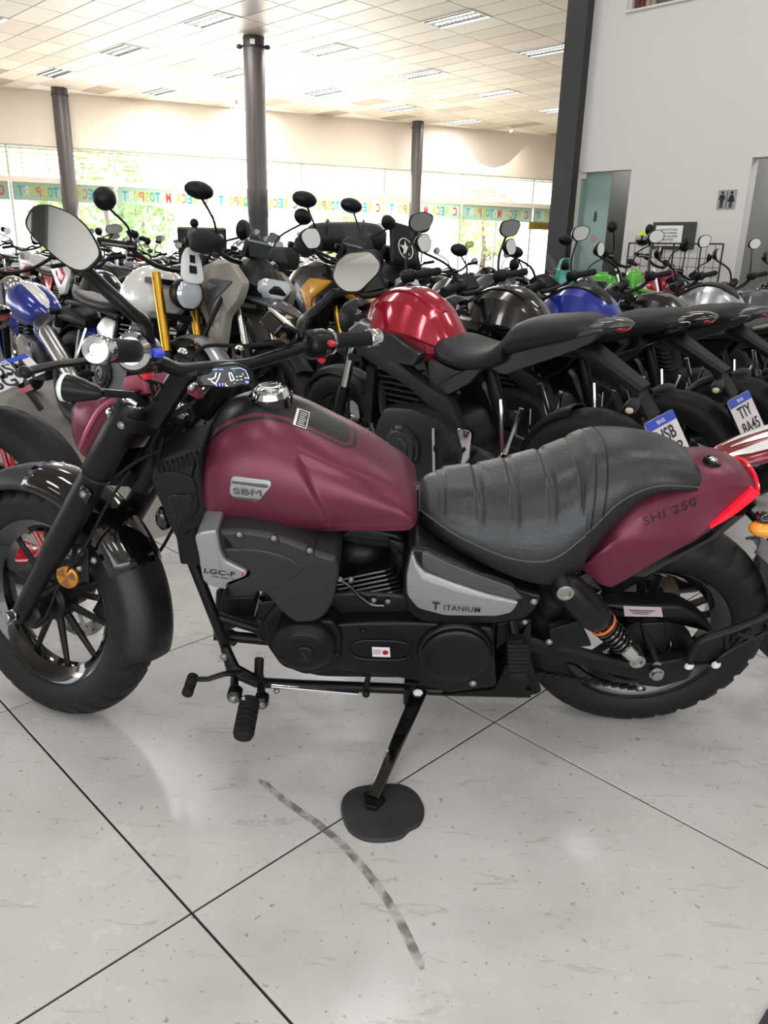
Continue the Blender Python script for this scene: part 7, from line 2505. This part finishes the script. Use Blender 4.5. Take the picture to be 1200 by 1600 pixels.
# --- teal plastic bag, black luggage bag, helmet, tarpaulin
tq = on_plane(880, 448, bag_at + V((0, -.9, 0)), V((0, 1, 0)))
K_teal = mat('teal_plastic', '2f9c8e', .3, coat=.3, noise=.15, nscale=12)
bg_ = MB()
rings = []
rg_ = random.Random(3)
for i in range(7):
    z = i / 6
    a = .085 * (1 - .25 * z) * (1 if i else .85)
    rings.append([V((math.cos(t) * a * (1 + .18 * rg_.uniform(-1, 1)), math.sin(t) * a * .7 * (1 + .18 * rg_.uniform(-1, 1)), -.12 + z * .24 + rg_.uniform(-.01, .01))) for t in [2 * PI * k / 14 for k in range(14)]])
bg_.loft(rings)
bo = empty('shopping_bag', tq)
bg_.build('bag_body', K_teal, bo, smooth=25)
for s in (-1, 1):
    MB().tube(cr([V((-.05, s * .03, .11)), V((-.03, s * .03, .20)), V((.03, s * .03, .20)), V((.05, s * .03, .11))], 4, False), .005, 6).build('bag_handle', K_teal, bo)
tag(bo, 'teal plastic bag hanging from a black motorcycle by the square pillar', 'bag')
kb = on_plane(540, 372, V((0, 6.4, 0)), V((0, 1, 0)))
lb_ = empty('luggage_bag', kb)
bm_ = body([(-.30, .06, -.07, .10), (-.26, .10, -.10, .16), (0, .12, -.10, .18), (.24, .11, -.10, .17), (.32, .05, -.06, .10)], 20, .6, .5, .5, 16)
bm_.build('bag_body', K_vinyl, lb_)
for x in (-.14, .14):
    MB().tube([V((x, .19 * math.cos(a), .02 + .115 * math.sin(a))) for a in [PI * k / 12 for k in range(13)]], .008, 6).build('strap', K_black, lb_)
MB().tube([V((-.2, -.165, .03)), V((.2, -.175, .03))], .004, 6).build('zip', K_steel, lb_)
tag(lb_, 'black soft luggage bag strapped behind the black and yellow motorcycle', 'luggage bag')
hc = P0 + D2 * (rw(1024, 372)[0]) + N2 * .30 + V((0, 0, 1.42))
hl = empty('helmet', hc)
hl.scale = (.66, .66, .66)
MB().ell((0, 0, 0), (.13, .15, .14), 20, 14).build('helmet_shell', mat('helmet_yellow', 'c6d63a', .25, coat=.6), hl)
MB().ell((0, 0, -.045), (.134, .154, .105), 20, 14).build('helmet_base', K_gloss, hl)
vz = MB()
vz.loft([[V((math.cos(a) * .137, math.sin(a) * .157, z)) for a in [R(200 + 10 * k) for k in range(15)]] for z in (-.03, .0, .03)], closed=False)
vz.build('visor', K_gloss, hl)
tag(hl, 'yellow and black helmet on the display grid left of the framed notice', 'helmet')
# black tarpaulin with coloured letters, far left of the middle column
ta, tb_ = on_plane(278, 356, V((0, 13.2, 0)), V((0, 1, 0))), on_plane(352, 360, V((0, 13.2, 0)), V((0, 1, 0)))
tr = empty('tarpaulin_banner', (ta.x, 13.2, 0))
wt = (tb_ - ta).length
MB().box((wt / 2, 0, ta.z / 2 + .25), (wt, .01, ta.z - .5)).build('tarpaulin', mat('tarpaulin_black', '2b2a28', .6), tr, smooth=0)
MB().tube([V((0, 0, ta.z)), V((wt, 0, ta.z))], .02, 8).build('top_rail', mat('rail_olive', '8d8f6e', .5), tr)
for x in (0, wt):
    MB().tube([V((x, 0, 0)), V((x, 0, ta.z))], .015, 8).build('post', K_black, tr)
for row, (s, cs) in enumerate((('ROANTE.IAMOS', 'rcrgcywwgyco'), ('.VEMOS.ER.', 'rygcrrccro'))):
    stp_ = wt * .92 / len(s)
    for k, ch in enumerate(s):
        if ch == '.':
            continue
        text_on(MB(), ch, V((wt * .05 + stp_ * (k + .5), -.006, ta.z - .22 - row * .22)), V((1, 0, 0)), V((0, 0, 1)), width=stp_ * .8, height=.12, off=.001, bold=.03).build('letter', BCOL[cs[k]], tr, smooth=0)
tag(tr, 'black tarpaulin banner with coloured letters among the far motorcycles', 'banner')
# hanging dealer board near the right end of the windows
db_ = on_plane(843, 353, WA, WN)
bd = empty('dealer_board', db_ - WN * .12)
MB().box((0, 0, 0), (1.1, .02, .28), Matrix.Rotation(math.atan2(WD.y, WD.x), 3, 'Z')).build('board', mat('board_gold', '8d7a2c', .5), bd, smooth=0)
text_on(MB(), 'CONSULT', -WN * .012, WD, V((0, 0, 1)), width=.7, height=.14, off=.001, bold=.02).build('board_lettering', mat('board_brown', '5f5320', .5), bd, smooth=0)
tag(bd, 'gold board with dark letters at the right end of the windows', 'board')
